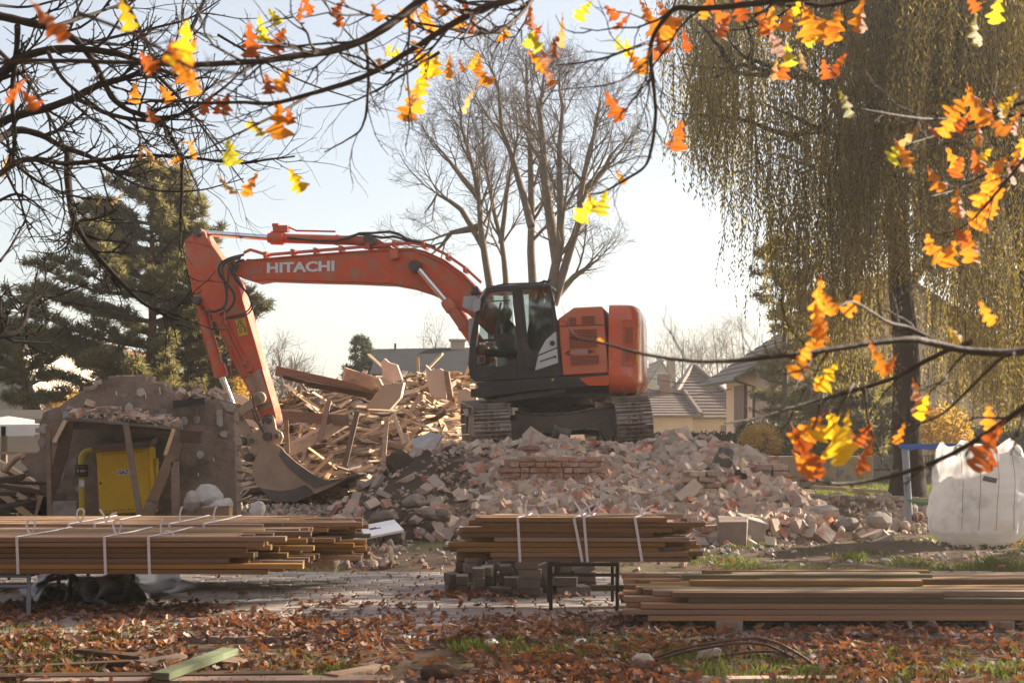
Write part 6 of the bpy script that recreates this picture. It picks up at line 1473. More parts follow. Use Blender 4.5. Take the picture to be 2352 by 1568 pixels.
# ------------------------------------------------------------------ things behind and beside the heap
def big_bag():
    root = empty('bulk_bag', P(2250, 1262, 17.4), 0, 'big white woven rubble bag standing on the grass at the right edge', 'bulk bag'); D = 17.4; o0 = root.location
    prof = [(1262, 2222, 2318), (1245, 2190, 2352), (1225, 2170, 2372), (1190, 2166, 2385), (1150, 2172, 2388), (1110, 2180, 2386), (1070, 2186, 2380), (1040, 2192, 2374), (1026, 2198, 2368)]
    n = 110; V = []; m = len(prof); rows = []
    for j in range(81):
        t = j / 80 * (m - 1); i = min(int(t), m - 2); f = t - i; a, c = prof[i], prof[i + 1]; rows.append([a[k] + (c[k] - a[k]) * f for k in range(3)])
    for j, (py, xl, xr) in enumerate(rows):
        l, r = P(xl, py, D) - o0, P(xr, py, D) - o0; cx_, hw = (l.x + r.x) / 2, (r.x - l.x) / 2; z = l.z; tz_ = j / 80
        for k in range(n):
            a = 2 * math.pi * k / n; e = .66; ca, sa = math.cos(a), math.sin(a)
            x = hw * math.copysign(abs(ca) ** e, ca); y = hw * .92 * math.copysign(abs(sa) ** e, sa)
            w = .03 - .07 * abs(noise.noise(Vector((a * 2.6, z * 1.1 + a * .5, 4)))) - .04 * abs(noise.noise(Vector((a * 6 + z, z * 2.4, 9)))) - .03 * abs(noise.noise(Vector((x * 3.1 + z * 1.4 + 5, y * 2.6, z * 2.4 - x)))) - .02 * abs(noise.noise(Vector((x * 7 - z * 4, y * 6, z * 5)))) + .04 * math.sin(a * 9 + z * 2 + 2 * noise.noise(Vector((x * 2, y * 2, z * 3)))) * (.25 + .75 * max(0, 1 - tz_ * 2.2)) + .02 * noise.noise(Vector((a * 2, z * 9, 3)))
            q = 1 + w / max(.2, hw)
            V.append((cx_ + x * q, .5 + y * q, z + (.05 * math.sin(a * 2 + .6) + .05 * math.sin(a * 5)) * tz_ ** 3))
    Fc = [(j * n + k, j * n + (k + 1) % n, (j + 1) * n + (k + 1) % n, (j + 1) * n + k) for j in range(80) for k in range(n)] + [tuple(range(n))]
    b = MB(); b.add(V, Fc); sk = b.build('sack', M['bag'], root, smooth=180)
    for px, lab in ((2195, 0), (2366, 0)):
        p = P(px, 1035, D) - o0; b = MB(); b.tube([p + Vector((.02, .1, -.05)), p + Vector((.03, .08, .04)), p + Vector((.09, .12, .06)), p + Vector((.12, .2, -.03))], .028, 6); b.build('lifting_loop', M['bag'], root, smooth=60)
    def surf(px, py):
        """front surface of the sack under a picture point"""
        z = (P(px, py, D) - o0).z; j = min(range(81), key=lambda q: abs((P(0, rows[q][0], D) - o0).z - z)); best = None
        x = (P(px, py, D) - o0).x
        for k in range(n // 2, n):
            v = V[j * n + k]
            if best is None or abs(v[0] - x) < abs(best[0] - x): best = v
        return Vector((x, best[1] - .012, z))
    for k, x in enumerate((2212, 2250, 2290, 2330)):
        b = MB(); b.tube([surf(x + 3 * math.sin(i * .8), 1035 + i * 26) for i in range(8)], .0035, 5); b.build('seam', M['seam'], root, smooth=60)
    q = [surf(x, y) + Vector((0, -.01, 0)) for x, y in ((2261, 1092), (2289, 1098), (2285, 1109), (2258, 1103))]; b = MB(); b.prism(q, [p + Vector((0, .008, 0)) for p in q]); b.build('bag_label', M['paver_dark'], root)
big_bag()
def play_frame():
    D = 20.2; root = empty('play_frame', P(2088, 1218, D), 0, 'blue and grey playground frame with coloured rings beside the white bag', 'playground frame'); o0 = root.location
    for a, c in (((2079, 1026), (2090, 1222)), ((2183, 1026), (2190, 1222))):
        b = MB(); b.tube([P(*a, D) - o0, P(*c, D) - o0], .052, 14); b.build('post', M['frame_grey'], root, smooth=50)
    top = [(2059, 1023), (2064, 1019), (2192, 1018), (2197, 1022), (2192, 1029), (2170, 1032), (2150, 1030), (2130, 1033), (2105, 1030), (2085, 1033), (2066, 1030)]
    A = [P(x, y, D) - o0 for x, y in top]; b = MB(); b.prism([p + Vector((0, -.10, 0)) for p in A], [p + Vector((0, -.06, 0)) for p in A]); b.build('roof_panel', M['blue'], root, bevel=.004)
    b = MB(); q = [(2084, 1147), (2100, 1150), (2130, 1153), (2160, 1151), (2190, 1147)]
    for u_, v_ in zip(q[:-1], q[1:]): b.beam(P(*u_, D - .06) - o0, P(*v_, D - .06) - o0, .07, .03)
    b.build('curved_rail', M['green_bar'], root)
    b = MB(); b.tube([P(2090, 1188, D) - o0, P(2190, 1187, D) - o0], .016, 8); b.build('bar', M['frame_grey'], root)
    for k in range(7):
        x = 2092 + k * 4; b = MB(); b.tube([P(x, 1188, D) - o0, P(x + 3.6, 1188, D) - o0], .055 if k in (0, 6) else .045, 14); b.build('ring', M[('dark_print', 'red', 'blue', 'yellow', 'red', 'blue', 'yellow')[k]], root, smooth=40)
play_frame()
def mural_wall():
    D = 33.0; root = empty('painted_wall', P(1880, 1130, D), 0, 'low pale concrete wall with faded painted leaves behind the rubble', 'wall'); o0 = root.location
    wm = mat('pale_stained_concrete', (.42, .36, .28), (.34, .29, .22), 2.5, .9, .2, 20, stretch=(1.4, 1.4, .35), spec=.15, c3=(.22, .19, .14), c3lo=.58, c3hi=.75)
    xs = [1752, 1838, 1922, 2004]
    for a, c in zip(xs[:-1], xs[1:]):
        l, r = P(a + .4, 1126, D) - o0, P(c - .4, 1047, D) - o0; b = MB(); b.box(((l.x + r.x) / 2, 0, (l.z + r.z) / 2), (r.x - l.x, .12, r.z - l.z)); b.build('wall_panel', wm, root, bevel=.01)
    cols = {k: mat('faded_paint_' + k, c, tuple(x * .85 for x in c), 6, .9, spec=.1) for k, c in (('green', (.24, .29, .15)), ('orange', (.46, .25, .12)), ('blue', (.24, .31, .36)), ('yellow', (.50, .38, .12)), ('dark', (.12, .10, .08)), ('rose', (.48, .30, .23)))}
    def shape(pts, col, nm='painted_motif'):
        A = [P(x, y, D - .062) - o0 for x, y in pts]; b = MB(); b.prism([p + Vector((0, -.004, 0)) for p in A], [p + Vector((0, .002, 0)) for p in A]); b.build(nm, cols[col], root)
    def leaf(x, y, L, ang, col):
        for s, c, dy in ((1.12, 'dark', 0), (1, col, -.0)):
            q = []
            for k in range(14):
                t = k / 14 * 6.283; u_ = .5 * L * s * math.cos(t); v_ = .24 * L * s * math.sin(t) * (1 - .25 * math.cos(t)); q.append((x + u_ * math.cos(ang) - v_ * math.sin(ang), y + u_ * math.sin(ang) + v_ * math.cos(ang)))
            A = [P(a, c_, D - .062 - (.004 if c != 'dark' else 0)) - o0 for a, c_ in q]; b = MB(); b.prism([p + Vector((0, -.004, 0)) for p in A], [p + Vector((0, .002, 0)) for p in A]); b.build('painted_leaf', cols[c], root)
    for x, y, L, a, c in ((1772, 1062, 20, .1, 'rose'), (1790, 1064, 20, -1.0, 'green'), (1768, 1078, 20, .3, 'green'), (1784, 1052, 16, -1.4, 'orange'), (1806, 1075, 18, .9, 'green'), (1836, 1074, 18, 1.6, 'green'), (1870, 1085, 16, .4, 'green'), (1898, 1068, 24, 1.6, 'blue'), (1930, 1085, 18, -.6, 'blue'), (1960, 1062, 20, .5, 'yellow'), (1905, 1102, 18, 0, 'green'), (1952, 1100, 20, .8, 'blue'), (1975, 1085, 26, 1.4, 'yellow'), (1845, 1100, 16, .2, 'orange'), (1820, 1098, 16, -.4, 'green')): leaf(x, y, L, a, c)
    shape([(1812, 1058), (1816, 1052), (1820, 1056), (1825, 1051), (1828, 1057), (1820, 1068)], 'rose', 'painted_heart')
    for a, c in (((1776, 1110), (1784, 1055)), ((1800, 1090), (1822, 1104)), ((1822, 1104), (1845, 1102))):
        b = MB(); b.beam(P(*a, D - .066) - o0, P(*c, D - .066) - o0, .02, .006, up=(0, 1, 0)); b.build('painted_stem', cols['dark'], root)
mural_wall()
def slat_fence():
    D = 34.5; root = empty('panel_fence', P(2180, 1115, D), 0, 'grey metal panel fence with a perforated top strip behind the willow', 'fence'); o0 = root.location
    m = mat('grey_fence_sheet', (.20, .20, .20), (.16, .16, .16), 3, .6, spec=.3)
    for k in range(9):
        px = 2006 + k * 46; l, r = P(px, 1124, D) - o0, P(px + 44, 1052, D) - o0
        b = MB(); b.box(((l.x + r.x) / 2, 0, l.z + .24), (r.x - l.x, .04, .44)); b.build('fence_panel', m, root)
        b = MB(); b.box(((l.x + r.x) / 2, 0, r.z + .06), (r.x - l.x, .04, .05)); b.box(((l.x + r.x) / 2, 0, l.z + .52), (r.x - l.x, .04, .03)); b.build('fence_strip', m, root)
        for q in range(7):
            x = l.x + (q + .5) / 7 * (r.x - l.x); b = MB(); b.box((x, 0, (l.z + .53 + r.z + .035) / 2), (.045, .02, r.z - l.z - .5)); b.build('fence_slat', m, root)
        b = MB(); b.box((l.x - .02, .03, (l.z + r.z) / 2), (.06, .06, r.z - l.z + .2)); b.build('fence_post', m, root)
slat_fence()
for a, c, w, lab in (((1868, 1118), (2030, 1128), .28, 'long pale board lying on the earth bank before the painted wall'), ((1940, 1122), (2000, 1138), .08, 'thin pale lath sliding off the board by the painted wall')):
    big('loose_plank', a, c, w, .06, 'wood_pale', lab, 'plank', 27.0, 27.4)
big('scrap_timber', (1742, 1108), (1775, 1125), .4, .12, 'board', 'crumpled cream board at the right foot of the heap near the painted wall', 'board', 24.2, 24.6)
for i, (px, py, D, s) in enumerate(((1760, 1102, 24.5, .3), (1790, 1122, 23.5, .25), (1752, 1120, 24.0, .25))):
    lump('pale_lump', px, py, D, (s, s * .7, s * .6), 'plasterboard', ('sunlit cream lump highest behind the heap near the painted wall', 'sunlit cream lump nearest the heap foot by the painted wall', 'sunlit cream lump left of the others by the painted wall')[i], 'rubble')

# ------------------------------------------------------------------ houses
M['wall_pink'] = mat('pink_render', (.70, .52, .42), (.64, .47, .38), 1.2, .9, .1, 20, spec=.15)
M['wall_cream'] = mat('cream_render', (.50, .43, .34), (.45, .38, .30), 1.2, .9, .1, 20, spec=.15)
M['wall_brick'] = mat('far_red_brick', (.26, .10, .06), (.20, .085, .055), 9, .9, .3, 30, spec=.15)
M['roof_grey'] = mat('grey_brown_roof_tile', (.16, .12, .10), (.12, .095, .085), 3, .75, .15, 20, vary=.12, spec=.3)
M['roof_dark'] = mat('black_felt_roof', (.03, .03, .034), (.042, .041, .045), 1.5, .92, .1, 12, spec=.1, c3=(.12, .12, .12), c3lo=.66, c3hi=.8)
M['roof_red'] = mat('old_red_roof_tile', (.22, .085, .05), (.17, .07, .045), 3, .8, .15, 20, spec=.2)
M['shutter'] = mat('brown_window_shutter', (.16, .075, .06), (.13, .06, .05), 4, .6)
M['gutter'] = mat('dark_gutter', (.05, .04, .035), None, 4, .5)
M['chim'] = mat('chimney_brick', (.24, .15, .12), (.2, .125, .1), 5, .9)
def roof_plane(b, e0, e1, r1, r0, courses, th=.10):
    """tile courses stepped from eave (e0,e1) to ridge (r0,r1)"""
    e0, e1, r0, r1 = map(Vector, (e0, e1, r0, r1)); nrm = (e1 - e0).cross(r0 - e0).normalized()
    if nrm.z < 0: nrm = -nrm
    for k in range(courses):
        t0, t1 = k / courses, (k + 1.12) / courses; t1 = min(t1, 1)
        a, c = e0.lerp(r0, t0), e1.lerp(r1, t0); d, f = e0.lerp(r0, t1), e1.lerp(r1, t1); up = nrm * th
        b.add([a + up, c + up, f + up * .55, d + up * .55, a, c, f, d], [(0, 1, 2, 3), (7, 6, 5, 4), (0, 4, 5, 1), (1, 5, 6, 2), (2, 6, 7, 3), (3, 7, 4, 0)])
def gable_house(name, corner, yaw, w, d, h, rh, wallm, roofm, lab, over=.5, courses=14, windows=(), chim=None, pipe=None, cat='house'):
    """w: gable width (local x), d: depth along the ridge (local y), h: eave height, rh: ridge rise; corner = near left corner"""
    root = empty(name, corner, yaw, lab, cat)
    b = MB(); g0 = [(0, 0, 0), (w, 0, 0), (w, 0, h), (w / 2, 0, h + rh), (0, 0, h)]; b.prism([Vector(p) for p in g0], [Vector((p[0], d, p[2])) for p in g0]); b.build('wall', wallm, root)
    sl = rh / (w / 2); b = MB()
    roof_plane(b, (-over, -over, h - over * sl + .02), (-over, d + over, h - over * sl + .02), (w / 2, d + over, h + rh + .02), (w / 2, -over, h + rh + .02), courses)
    roof_plane(b, (w + over, -over, h - over * sl + .02), (w + over, d + over, h - over * sl + .02), (w / 2, d + over, h + rh + .02), (w / 2, -over, h + rh + .02), courses)
    b.tube([(w / 2, -over, h + rh + .1), (w / 2, d + over, h + rh + .1)], .14, 8); rf = b.build('roof', roofm, root)
    if chim: b = MB(); b.box((chim[0], chim[1], h + rh * chim[2]), (.6, .6, 1.6)); b.box((chim[0], chim[1], h + rh * chim[2] + .84), (.72, .72, .1)); b.build('chimney', M['chim'], rf)
    b = MB(); b.tube([(-over - .05, -over, h - over * sl), (-over - .05, d + over, h - over * sl)], .09, 8); b.build('gutter', M['gutter'], root)
    if pipe: b = MB(); b.tube([(-over, pipe, h - over * sl), (-.08, pipe, h - .7), (-.08, pipe, 0)], .05, 6); b.build('downpipe', M['gutter'], root)
    for (side, u, z, ww, wh) in windows:
        def wp(a, zz, o): return Vector((a, -o, zz)) if side == 'front' else Vector((-o, a, zz))
        ax = (ww, .06, wh) if side == 'front' else (.06, ww, wh)
        b = MB(); c = wp(u, z, .02); b.box(c, ax); f = b.build('window', M['grey_panel'], root)
        b = MB(); c = wp(u, z, .055); b.box(c, tuple(q - (.16 if q > .1 else .02) for q in ax)); b.build('pane', M['window_glass'], f)
        b = MB(); c = wp(u, z - wh / 2 - .03, .08); b.box(c, (ww + .15, .2, .06) if side == 'front' else (.2, ww + .15, .06)); b.build('sill', M['grey_panel'], f)
    return root
# pale pink house on the right: its gable wall faces us, the eave side recedes to the left
c = G(1738, 1062); kx = P(1738, 1062, 47.0)
hs = gable_house('pink_house', (kx.x, 47.0, 0), 0, 9.0, 6.65, 3.35, 2.95, M['wall_pink'], M['roof_grey'], 'pale pink house with dark tiled gable roof behind the willow on the right', .75, 16, (('side', 3.1, 2.0, 1.5, 1.5),), None, .12)
for k in range(3):
    b = MB(); b.box((-.09, 2.25 + k * .75, 2.0), (.05, .7, 1.5)); b.build('shutter', M['shutter'], hs)
# tiled hip roof house left of it
def hip_house(name, x0, x1, y0, y1, h, rh, lab, wallm, roofm, ridge=.35, courses=12, wings=None):
    root = empty(name, ((x0 + x1) / 2, (y0 + y1) / 2, 0), 0, lab, 'house'); o = root.location; hx, hy = (x1 - x0) / 2, (y1 - y0) / 2
    b = MB(); b.box((0, 0, h / 2), (2 * hx - .6, 2 * hy - .6, h)); b.build('wall', wallm, root)
    b = MB(); r0, r1 = (-hx * ridge, 0, h + rh), (hx * ridge, 0, h + rh); C_ = [(-hx, -hy, h), (hx, -hy, h), (hx, hy, h), (-hx, hy, h)]
    roof_plane(b, C_[0], C_[1], r1, r0, courses); roof_plane(b, C_[1], C_[2], r1, r1, courses); roof_plane(b, C_[2], C_[3], r0, r1, courses); roof_plane(b, C_[3], C_[0], r0, r0, courses)
    for a, q in ((C_[0], r0), (C_[1], r1)): b.tube([Vector(a) + Vector((0, 0, .1)), Vector(q) + Vector((0, 0, .12))], .13, 6)
    b.tube([Vector(r0) + Vector((0, 0, .1)), Vector(r1) + Vector((0, 0, .1))], .13, 6)
    rf = b.build('roof', roofm, root); return root, rf
D = 60; h_, rf = hip_house('tiled_house', px2x(1520, D), px2x(1730, D), D, D + 9, EYE - (962 - HY) / F * D, (962 - 848) / F * (D + 4.5), 'grey tiled hip roof house in the haze left of the pink house', M['wall_cream'], M['roof_grey'], .06, 16)
b = MB(); b.box((1.4, -4.23, .9), (1.6, .06, .8)); w_ = b.build('window', M['window_glass'], h_)
D = 58; h2, rf2 = hip_house('tiled_house', px2x(1440, D), px2x(1610, D), D, D + 6, EYE - (958 - HY) / F * D, (958 - 906) / F * (D + 3), 'low wing with grey tiled roof directly right of the excavator track', M['wall_cream'], M['roof_grey'], .8, 9)
b = MB(); p = P(1527, 888, D + 3) - h2.location; b.box((p.x, 0, p.z), (.42, .5, .9)); b.box((p.x, 0, p.z + .47), (.5, .58, .07)); b.build('chimney', M['chim'], rf2)
b = MB(); b.box((px2x(1560, 55), 55, .75), (9, .25, .55)); b.mi = 0; o = b.build('garden_wall', M['wall_pink']); tag(o, 'low pink garden wall in front of the tiled houses', 'wall')
# far hazy houses
for px0, px1, top, eav, D, lab in ((1478, 1560, 832, 900, 105, 'pale steep gabled house far off in the haze right of the excavator'), (1440, 1500, 858, 895, 118, 'hazy far house half hidden by the excavator counterweight')):
    w = px2x(px1, D) - px2x(px0, D); zr_h = EYE - (top - HY) / F * D; ze = EYE - (eav - HY) / F * D
    gable_house('gabled_house', (px2x(px0, D), D, 0), 0, w, 8, ze, zr_h - ze, M['wall_cream'], M['roof_grey'], lab, .3, 8, (('front', w * .5, ze * .6, 1.0, 1.2), ('front', w * .5, ze + .9, .8, 1.0)), (w * .85, 2, .75))
# dark roofed building in the middle
def dark_house():
    D = 46; root = empty('dark_roof_house', P(965, 1075, D), 0, 'long low cream house with a black roof behind the timber pile', 'house'); o0 = root.location; o0.z = 0; root.location = o0
    def L(px, py, dd=0): return P(px, py, D + dd) - o0
    b = MB(); a, c = L(862, 866), L(1280, 868); b.box(((a.x + c.x) / 2, 4.2, a.z / 2), (c.x - a.x, 7.4, a.z)); b.build('wall', M['wall_cream'], root)
    b = MB(); e0, e1 = L(852, 862), L(1300, 864); r0, r1 = L(861, 803, 3.6), L(1300, 796, 3.6); roof_plane(b, e0, e1, r1, r0, 1, .05); roof_plane(b, L(852, 862, 8), L(1300, 864, 8), r1, r0, 3, .05)
    rf = b.build('roof', M['roof_dark'], root)
    b = MB(); p = L(1052, 790, 3.6); b.box((p.x, 3.6, p.z - .15), (.5, .5, .5)); b.box((p.x, 3.6, p.z + .13), (.62, .62, .06)); b.tube([(p.x, 3.6, p.z + .15), (p.x, 3.6, p.z + .35)], .01, 4); b.build('chimney', M['wall_cream'], rf)
    b = MB(); p = L(908, 795, 3.4); b.tube([(p.x, 3.4, p.z - .5), (p.x, 3.4, p.z + .1)], .04, 8); b.build('vent_pipe', M['gutter'], rf)
dark_house()
# left: rendered house, party tent, brick house
def left_house():
    D = 40; root = empty('rendered_house', P(20, 1090, D), 0, 'cream rendered house with red roof at the left edge behind the pines', 'house'); o0 = root.location; o0.z = 0; root.location = o0
    def L(px, py, dd=0): return P(px, py, D + dd) - o0
    A = [L(-420, 1091), L(72, 1091), L(64, 930), L(40, 830), L(10, 760), L(-420, 760)]
    for p in A[:2]: p.z = 0
    b = MB(); b.prism(A, [p + Vector((0, 8, 0)) for p in A]); b.build('wall', M['wall_cream'], root)
    b = MB(); e0, e1, r1, r0 = L(92, 958, -.4), L(92, 958, 8.4), L(2, 700, 8.4), L(2, 700, -.4); roof_plane(b, e0, e1, r1, r0, 22, .10); rf = b.build('roof', M['roof_red'], root)
    b = MB(); b.tube([L(92, 952, -.5), L(4, 705, -.5)], .08, 6); b.build('verge', M['gutter'], root)
    b = MB(); b.tube([L(88, 958, -.3), L(76, 968, -.2), L(74, 975, -.2), L(74, 1080, -.2)], .05, 6); b.build('downpipe', M['gutter'], root)
    for px0, px1, py0, py1 in ((12, 26, 830, 888), (0, 10, 962, 976), (30, 46, 968, 990)):
        a, c = L(px0, py1), L(px1, py0); b = MB(); b.box(((a.x + c.x) / 2, -.03, (a.z + c.z) / 2), (c.x - a.x, .1, c.z - a.z)); f = b.build('window', M['grey_panel'], root)
        b = MB(); b.box(((a.x + c.x) / 2, -.07, (a.z + c.z) / 2), (c.x - a.x - .1, .06, c.z - a.z - .1)); b.build('pane', M['window_glass'], f)
        b = MB(); b.box(((a.x + c.x) / 2, -.1, a.z - .04), (c.x - a.x + .1, .2, .06)); b.build('sill', M['grey_panel'], f)
left_house()
def tent():
    D = 30; root = empty('party_tent', P(30, 1120, D), 0, 'white canvas pavilion roof at the left edge behind the ruin', 'tent'); o0 = root.location; o0.z = 0; root.location = o0
    def L(px, py, dd=0): return P(px, py, D + dd) - o0
    cv = mat('white_canvas', (.66, .65, .66), (.58, .57, .58), 2, .8, trans=.35)
    ap = L(20, 955, 1.6); C_ = [L(-110, 976), L(116, 974), L(116, 970, 3.2), L(-110, 972, 3.2)]
    b = MB()
    for k in range(4): b.add([C_[k], C_[(k + 1) % 4], ap], [(0, 1, 2)])
    b.build('canopy', cv, root)
    b = MB()
    for k in range(4): a, c = C_[k], C_[(k + 1) % 4]; b.add([a, c, c - Vector((0, 0, .24)), a - Vector((0, 0, .24))], [(0, 1, 2, 3)])
    b.build('valance', cv, root)
    for k, p in enumerate((L(8, 990), L(110, 990), L(-100, 990), L(8, 990, 3))): b = MB(); b.beam(Vector((p.x, p.y + .05, 0)), p + Vector((0, .05, .1)), .10, .10); b.build('post', M['wood_grey'], root)
    b = MB(); b.beam(L(-110, 1040), L(116, 1040), .05, .06); b.build('rail', M['wood_grey'], root)
    b = MB(); b.box((px2x(60, 34), 34, .9), (9, .2, 1.8)); o = b.build('yard_wall', M['wall_cream']); tag(o, 'cream yard wall behind the white pavilion', 'wall')
tent()
D = 52; gable_house('brick_house', (px2x(92, D), D, 0), 0, px2x(330, D) - px2x(92, D), 8, EYE - (905 - HY) / F * D, 1.6, M['wall_brick'], M['roof_red'], 'dark red brick house glimpsed under the pine branches', .3, 10, (('front', 1.45, 1.95, .8, .75), ('front', 3.6, 1.95, .8, .75)))

# wires
for i, (a, c) in enumerate((((600, 955 - 40), (830, 900 - 35)), ((560, 918), (860, 905)), ((1470, 862), (1680, 866)), ((1470, 888), (1680, 893)))):
    pa, pc = P(*a, 52), P(*c, 52); b = MB(); b.tube([pa.lerp(pc, t / 8) - pa - Vector((0, 0, .25 * math.sin(math.pi * t / 8))) for t in range(9)], .014, 4); o = b.build('cable', M['iron']); o.location = pa
    tag(o, ('upper overhead cable crossing behind the timber pile', 'lower overhead cable crossing behind the timber pile', 'upper cable over the hazy tiled roofs', 'lower cable over the hazy tiled roofs')[i], 'cable')
# ------------------------------------------------------------------ trees
class Twigs:
    """collects leaf or needle quads and turns them into one crown mesh"""
    def __init__(s): s.V = []; s.r = []
    def build(s, name, m, parent):
        V = np.concatenate(s.V) if isinstance(s.V[0], np.ndarray) and s.V[0].ndim == 3 else np.array(s.V); n = len(V)
        r = np.concatenate(s.r) if s.r else rng.random(n)
        o = np_obj(name, V.reshape(-1, 3), np.arange(n * 4).reshape(n, 4), m, parent, rnd=np.repeat(r, 4)); o['kind'] = 'stuff'; return o
def wander(p, d, L, n, k, lift=0.0):
    pts = [Vector(p)]; d = Vector(d).normalized()
    for i in range(n):
        d = (d + Vector((rr(-k, k), rr(-k, k), rr(-k, k) + lift))).normalized(); pts.append(pts[-1] + d * (L / n))
    return pts
def along(pts, t):
    s = t * (len(pts) - 1); i = min(int(s), len(pts) - 2); return pts[i].lerp(pts[i + 1], s - i), (pts[i + 1] - pts[i]).normalized()
def grow(mb, pts, r0, r1, lev, spec, tips=None):
    """tube along pts with side branches; spec[lev] = (count, length, angle, lift, wander, start)"""
    n = len(pts); mb.tube(pts, [r0 + (r1 - r0) * i / (n - 1) for i in range(n)], 6 if r0 > .05 else 4 if r0 > .012 else 3, cap=False)
    if lev >= len(spec):
        if tips is not None: tips.append(pts[-1])
        return
    cnt, L, ang, lift, wd, st = spec[lev]
    for i in range(cnt):
        t = st + (1 - st) * (i + random.random()) / cnt; p, d = along(pts, min(t, .99)); r = (r0 + (r1 - r0) * t)
        a = d.orthogonal().normalized(); a.rotate(Matrix.Rotation(rr(0, 6.283), 3, d)); A = R(ang) * rr(.7, 1.25)
        dd = d * math.cos(A) + a * math.sin(A); l = L * rr(.5, 1.2) * (1.15 - .55 * t)
        grow(mb, wander(p, dd, l, 4 if lev < 2 else 3, wd, lift), min(r * .62, r0 * .55), max(r * .14, .0045), lev + 1, spec, tips)
def bare_tree(name, D, stems, lab, spec, r0=.22, m='bark_grey', cat='tree', jitter=1.2, seed=1):
    random.seed(seed); base = stems[0][0]; root = empty(name, P(base[0], base[1], D), 0, lab, cat); o0 = root.location.copy(); z = o0.z; root.location = (o0.x, o0.y, max(0, 0)); o0.z = 0
    tr = MB(); tw = MB()
    for k, st in enumerate(stems):
        dd = rr(-jitter, jitter) * .6; pts = [P(x, y, D + dd * min(1, i)) - o0 for i, (x, y) in enumerate(st)]; pts[0].z = min(pts[0].z, 0) if k == 0 else pts[0].z
        q = []
        for i in range(len(pts) - 1):
            for t in (0, .5): q.append(pts[i].lerp(pts[i + 1], t) + (Vector((rr(-.05, .05), rr(-.2, .2), 0)) if i else Vector()))
        q.append(pts[-1]); n = len(q)
        rs = r0 * (1 if k == 0 else rr(.7, .95)); tr.tube(q, [rs * (1 - .86 * i / (n - 1)) for i in range(n)], 8)
        cnt, L, ang, lift, wd, s0 = spec[0]; cnt = max(3, round(cnt * min(1, sum((a - c).length for a, c in zip(q[:-1], q[1:])) / (.75 * (pts[-1].z if k == 0 else 11)))))
        for i in range(cnt):
            t = s0 + (1 - s0) * (i + random.random()) / cnt; p, d = along(q, min(t, .985)); r = rs * (1 - .86 * t)
            a = Vector((rr(-1, 1), rr(-.7, .7), .0)).normalized(); A = R(ang) * rr(.6, 1.3); v = d * math.cos(A) + a * math.sin(A)
            l = L * rr(.6, 1.2) * (1.3 - 1.1 * t)
            grow(tw, wander(p, v, l, 6, wd, lift), r * .5, .012, 1, spec)
    tr.build('trunk', M[m], root, smooth=60); o = tw.build('branches', M[m], root, smooth=60); o['kind'] = 'stuff'
    return root
def bare_trees():
    sp = [(14, 2.7, 33, .07, .16, .30), (7, 1.25, 45, .05, .22, .15), (4, .62, 42, .02, .28, .1), (3, .34, 40, .0, .3, .2)]
    bare_tree('bare_tree', 45, [[(1140, 1080), (1128, 660), (1105, 520), (1092, 400), (1062, 290), (1050, 225)], [(1112, 570), (1060, 480), (1005, 445), (975, 490)], [(1098, 450), (1040, 385), (990, 320)], [(1105, 520), (1040, 535), (985, 590)]], 'leftmost tall bare pollarded tree behind the excavator boom', sp, .145, seed=4)
    bare_tree('bare_tree', 46.5, [[(1175, 1078), (1160, 640), (1150, 560), (1122, 420), (1112, 330), (1105, 240)], [(1150, 560), (1165, 450), (1180, 340), (1170, 250)]], 'slim bare tree second from the left behind the boom', sp, .12, seed=5)
    bare_tree('bare_tree', 44, [[(1228, 1080), (1222, 660), (1220, 500), (1215, 320), (1210, 200), (1208, 135)], [(1220, 520), (1190, 400), (1150, 300), (1145, 200), (1120, 140)]], 'tallest bare tree rising straight behind the cab', sp, .165, seed=6)
    bare_tree('bare_tree', 43, [[(1270, 1080), (1266, 680), (1288, 560), (1286, 420), (1290, 250), (1285, 165)], [(1272, 700), (1330, 500), (1340, 400), (1368, 300), (1380, 230)], [(1268, 690), (1320, 635), (1380, 590)], [(1335, 450), (1385, 390), (1425, 330)], [(1280, 600), (1250, 420), (1240, 250), (1250, 165)]], 'rightmost thick bare tree forking behind the cab roof', sp, .19, seed=7)
    far = [(9, 2.6, 38, .05, .2, .25), (7, 1.3, 40, .03, .22, .15), (5, .7, 40, .0, .28, .1)]
    for i, (px, top, D, lab) in enumerate(((640, 790, 62, 'pale bare tree in the haze right of the excavator arm'), (600, 850, 58, 'smaller bare tree between the ruin and the arm'), (690, 860, 64, 'low bare tree behind the left part of the timber pile'), (1575, 765, 108, 'hazy bare tree over the far roofs left of the pink house'), (1640, 750, 112, 'second hazy bare tree over the far roofs'), (1715, 745, 104, 'hazy round bare tree beside the pink house roof'), (1525, 800, 116, 'faint bare tree beside the counterweight'), (1000, 775, 70, 'small pale bare tree top over the dark roof'))):
        b0 = HY + EYE / D * F; bare_tree('bare_tree', D, [[(px, b0), (px + rr(-4, 4), (b0 + top) / 2 + 20), (px + rr(-10, 10), (b0 + top) / 2 - 20), (px + rr(-12, 12), top + 12)], [(px, (b0 + top) / 2 + 40), (px - 25, (b0 + top) / 2 - 10), (px - 34, top + 30)], [(px, (b0 + top) / 2 + 40), (px + 25, (b0 + top) / 2 - 10), (px + 30, top + 30)]], lab, [(f[0], f[1] * D / 70 * (1.15 if i > 2 else 1), *f[2:]) for f in far], .16, seed=20 + i)
bare_trees()
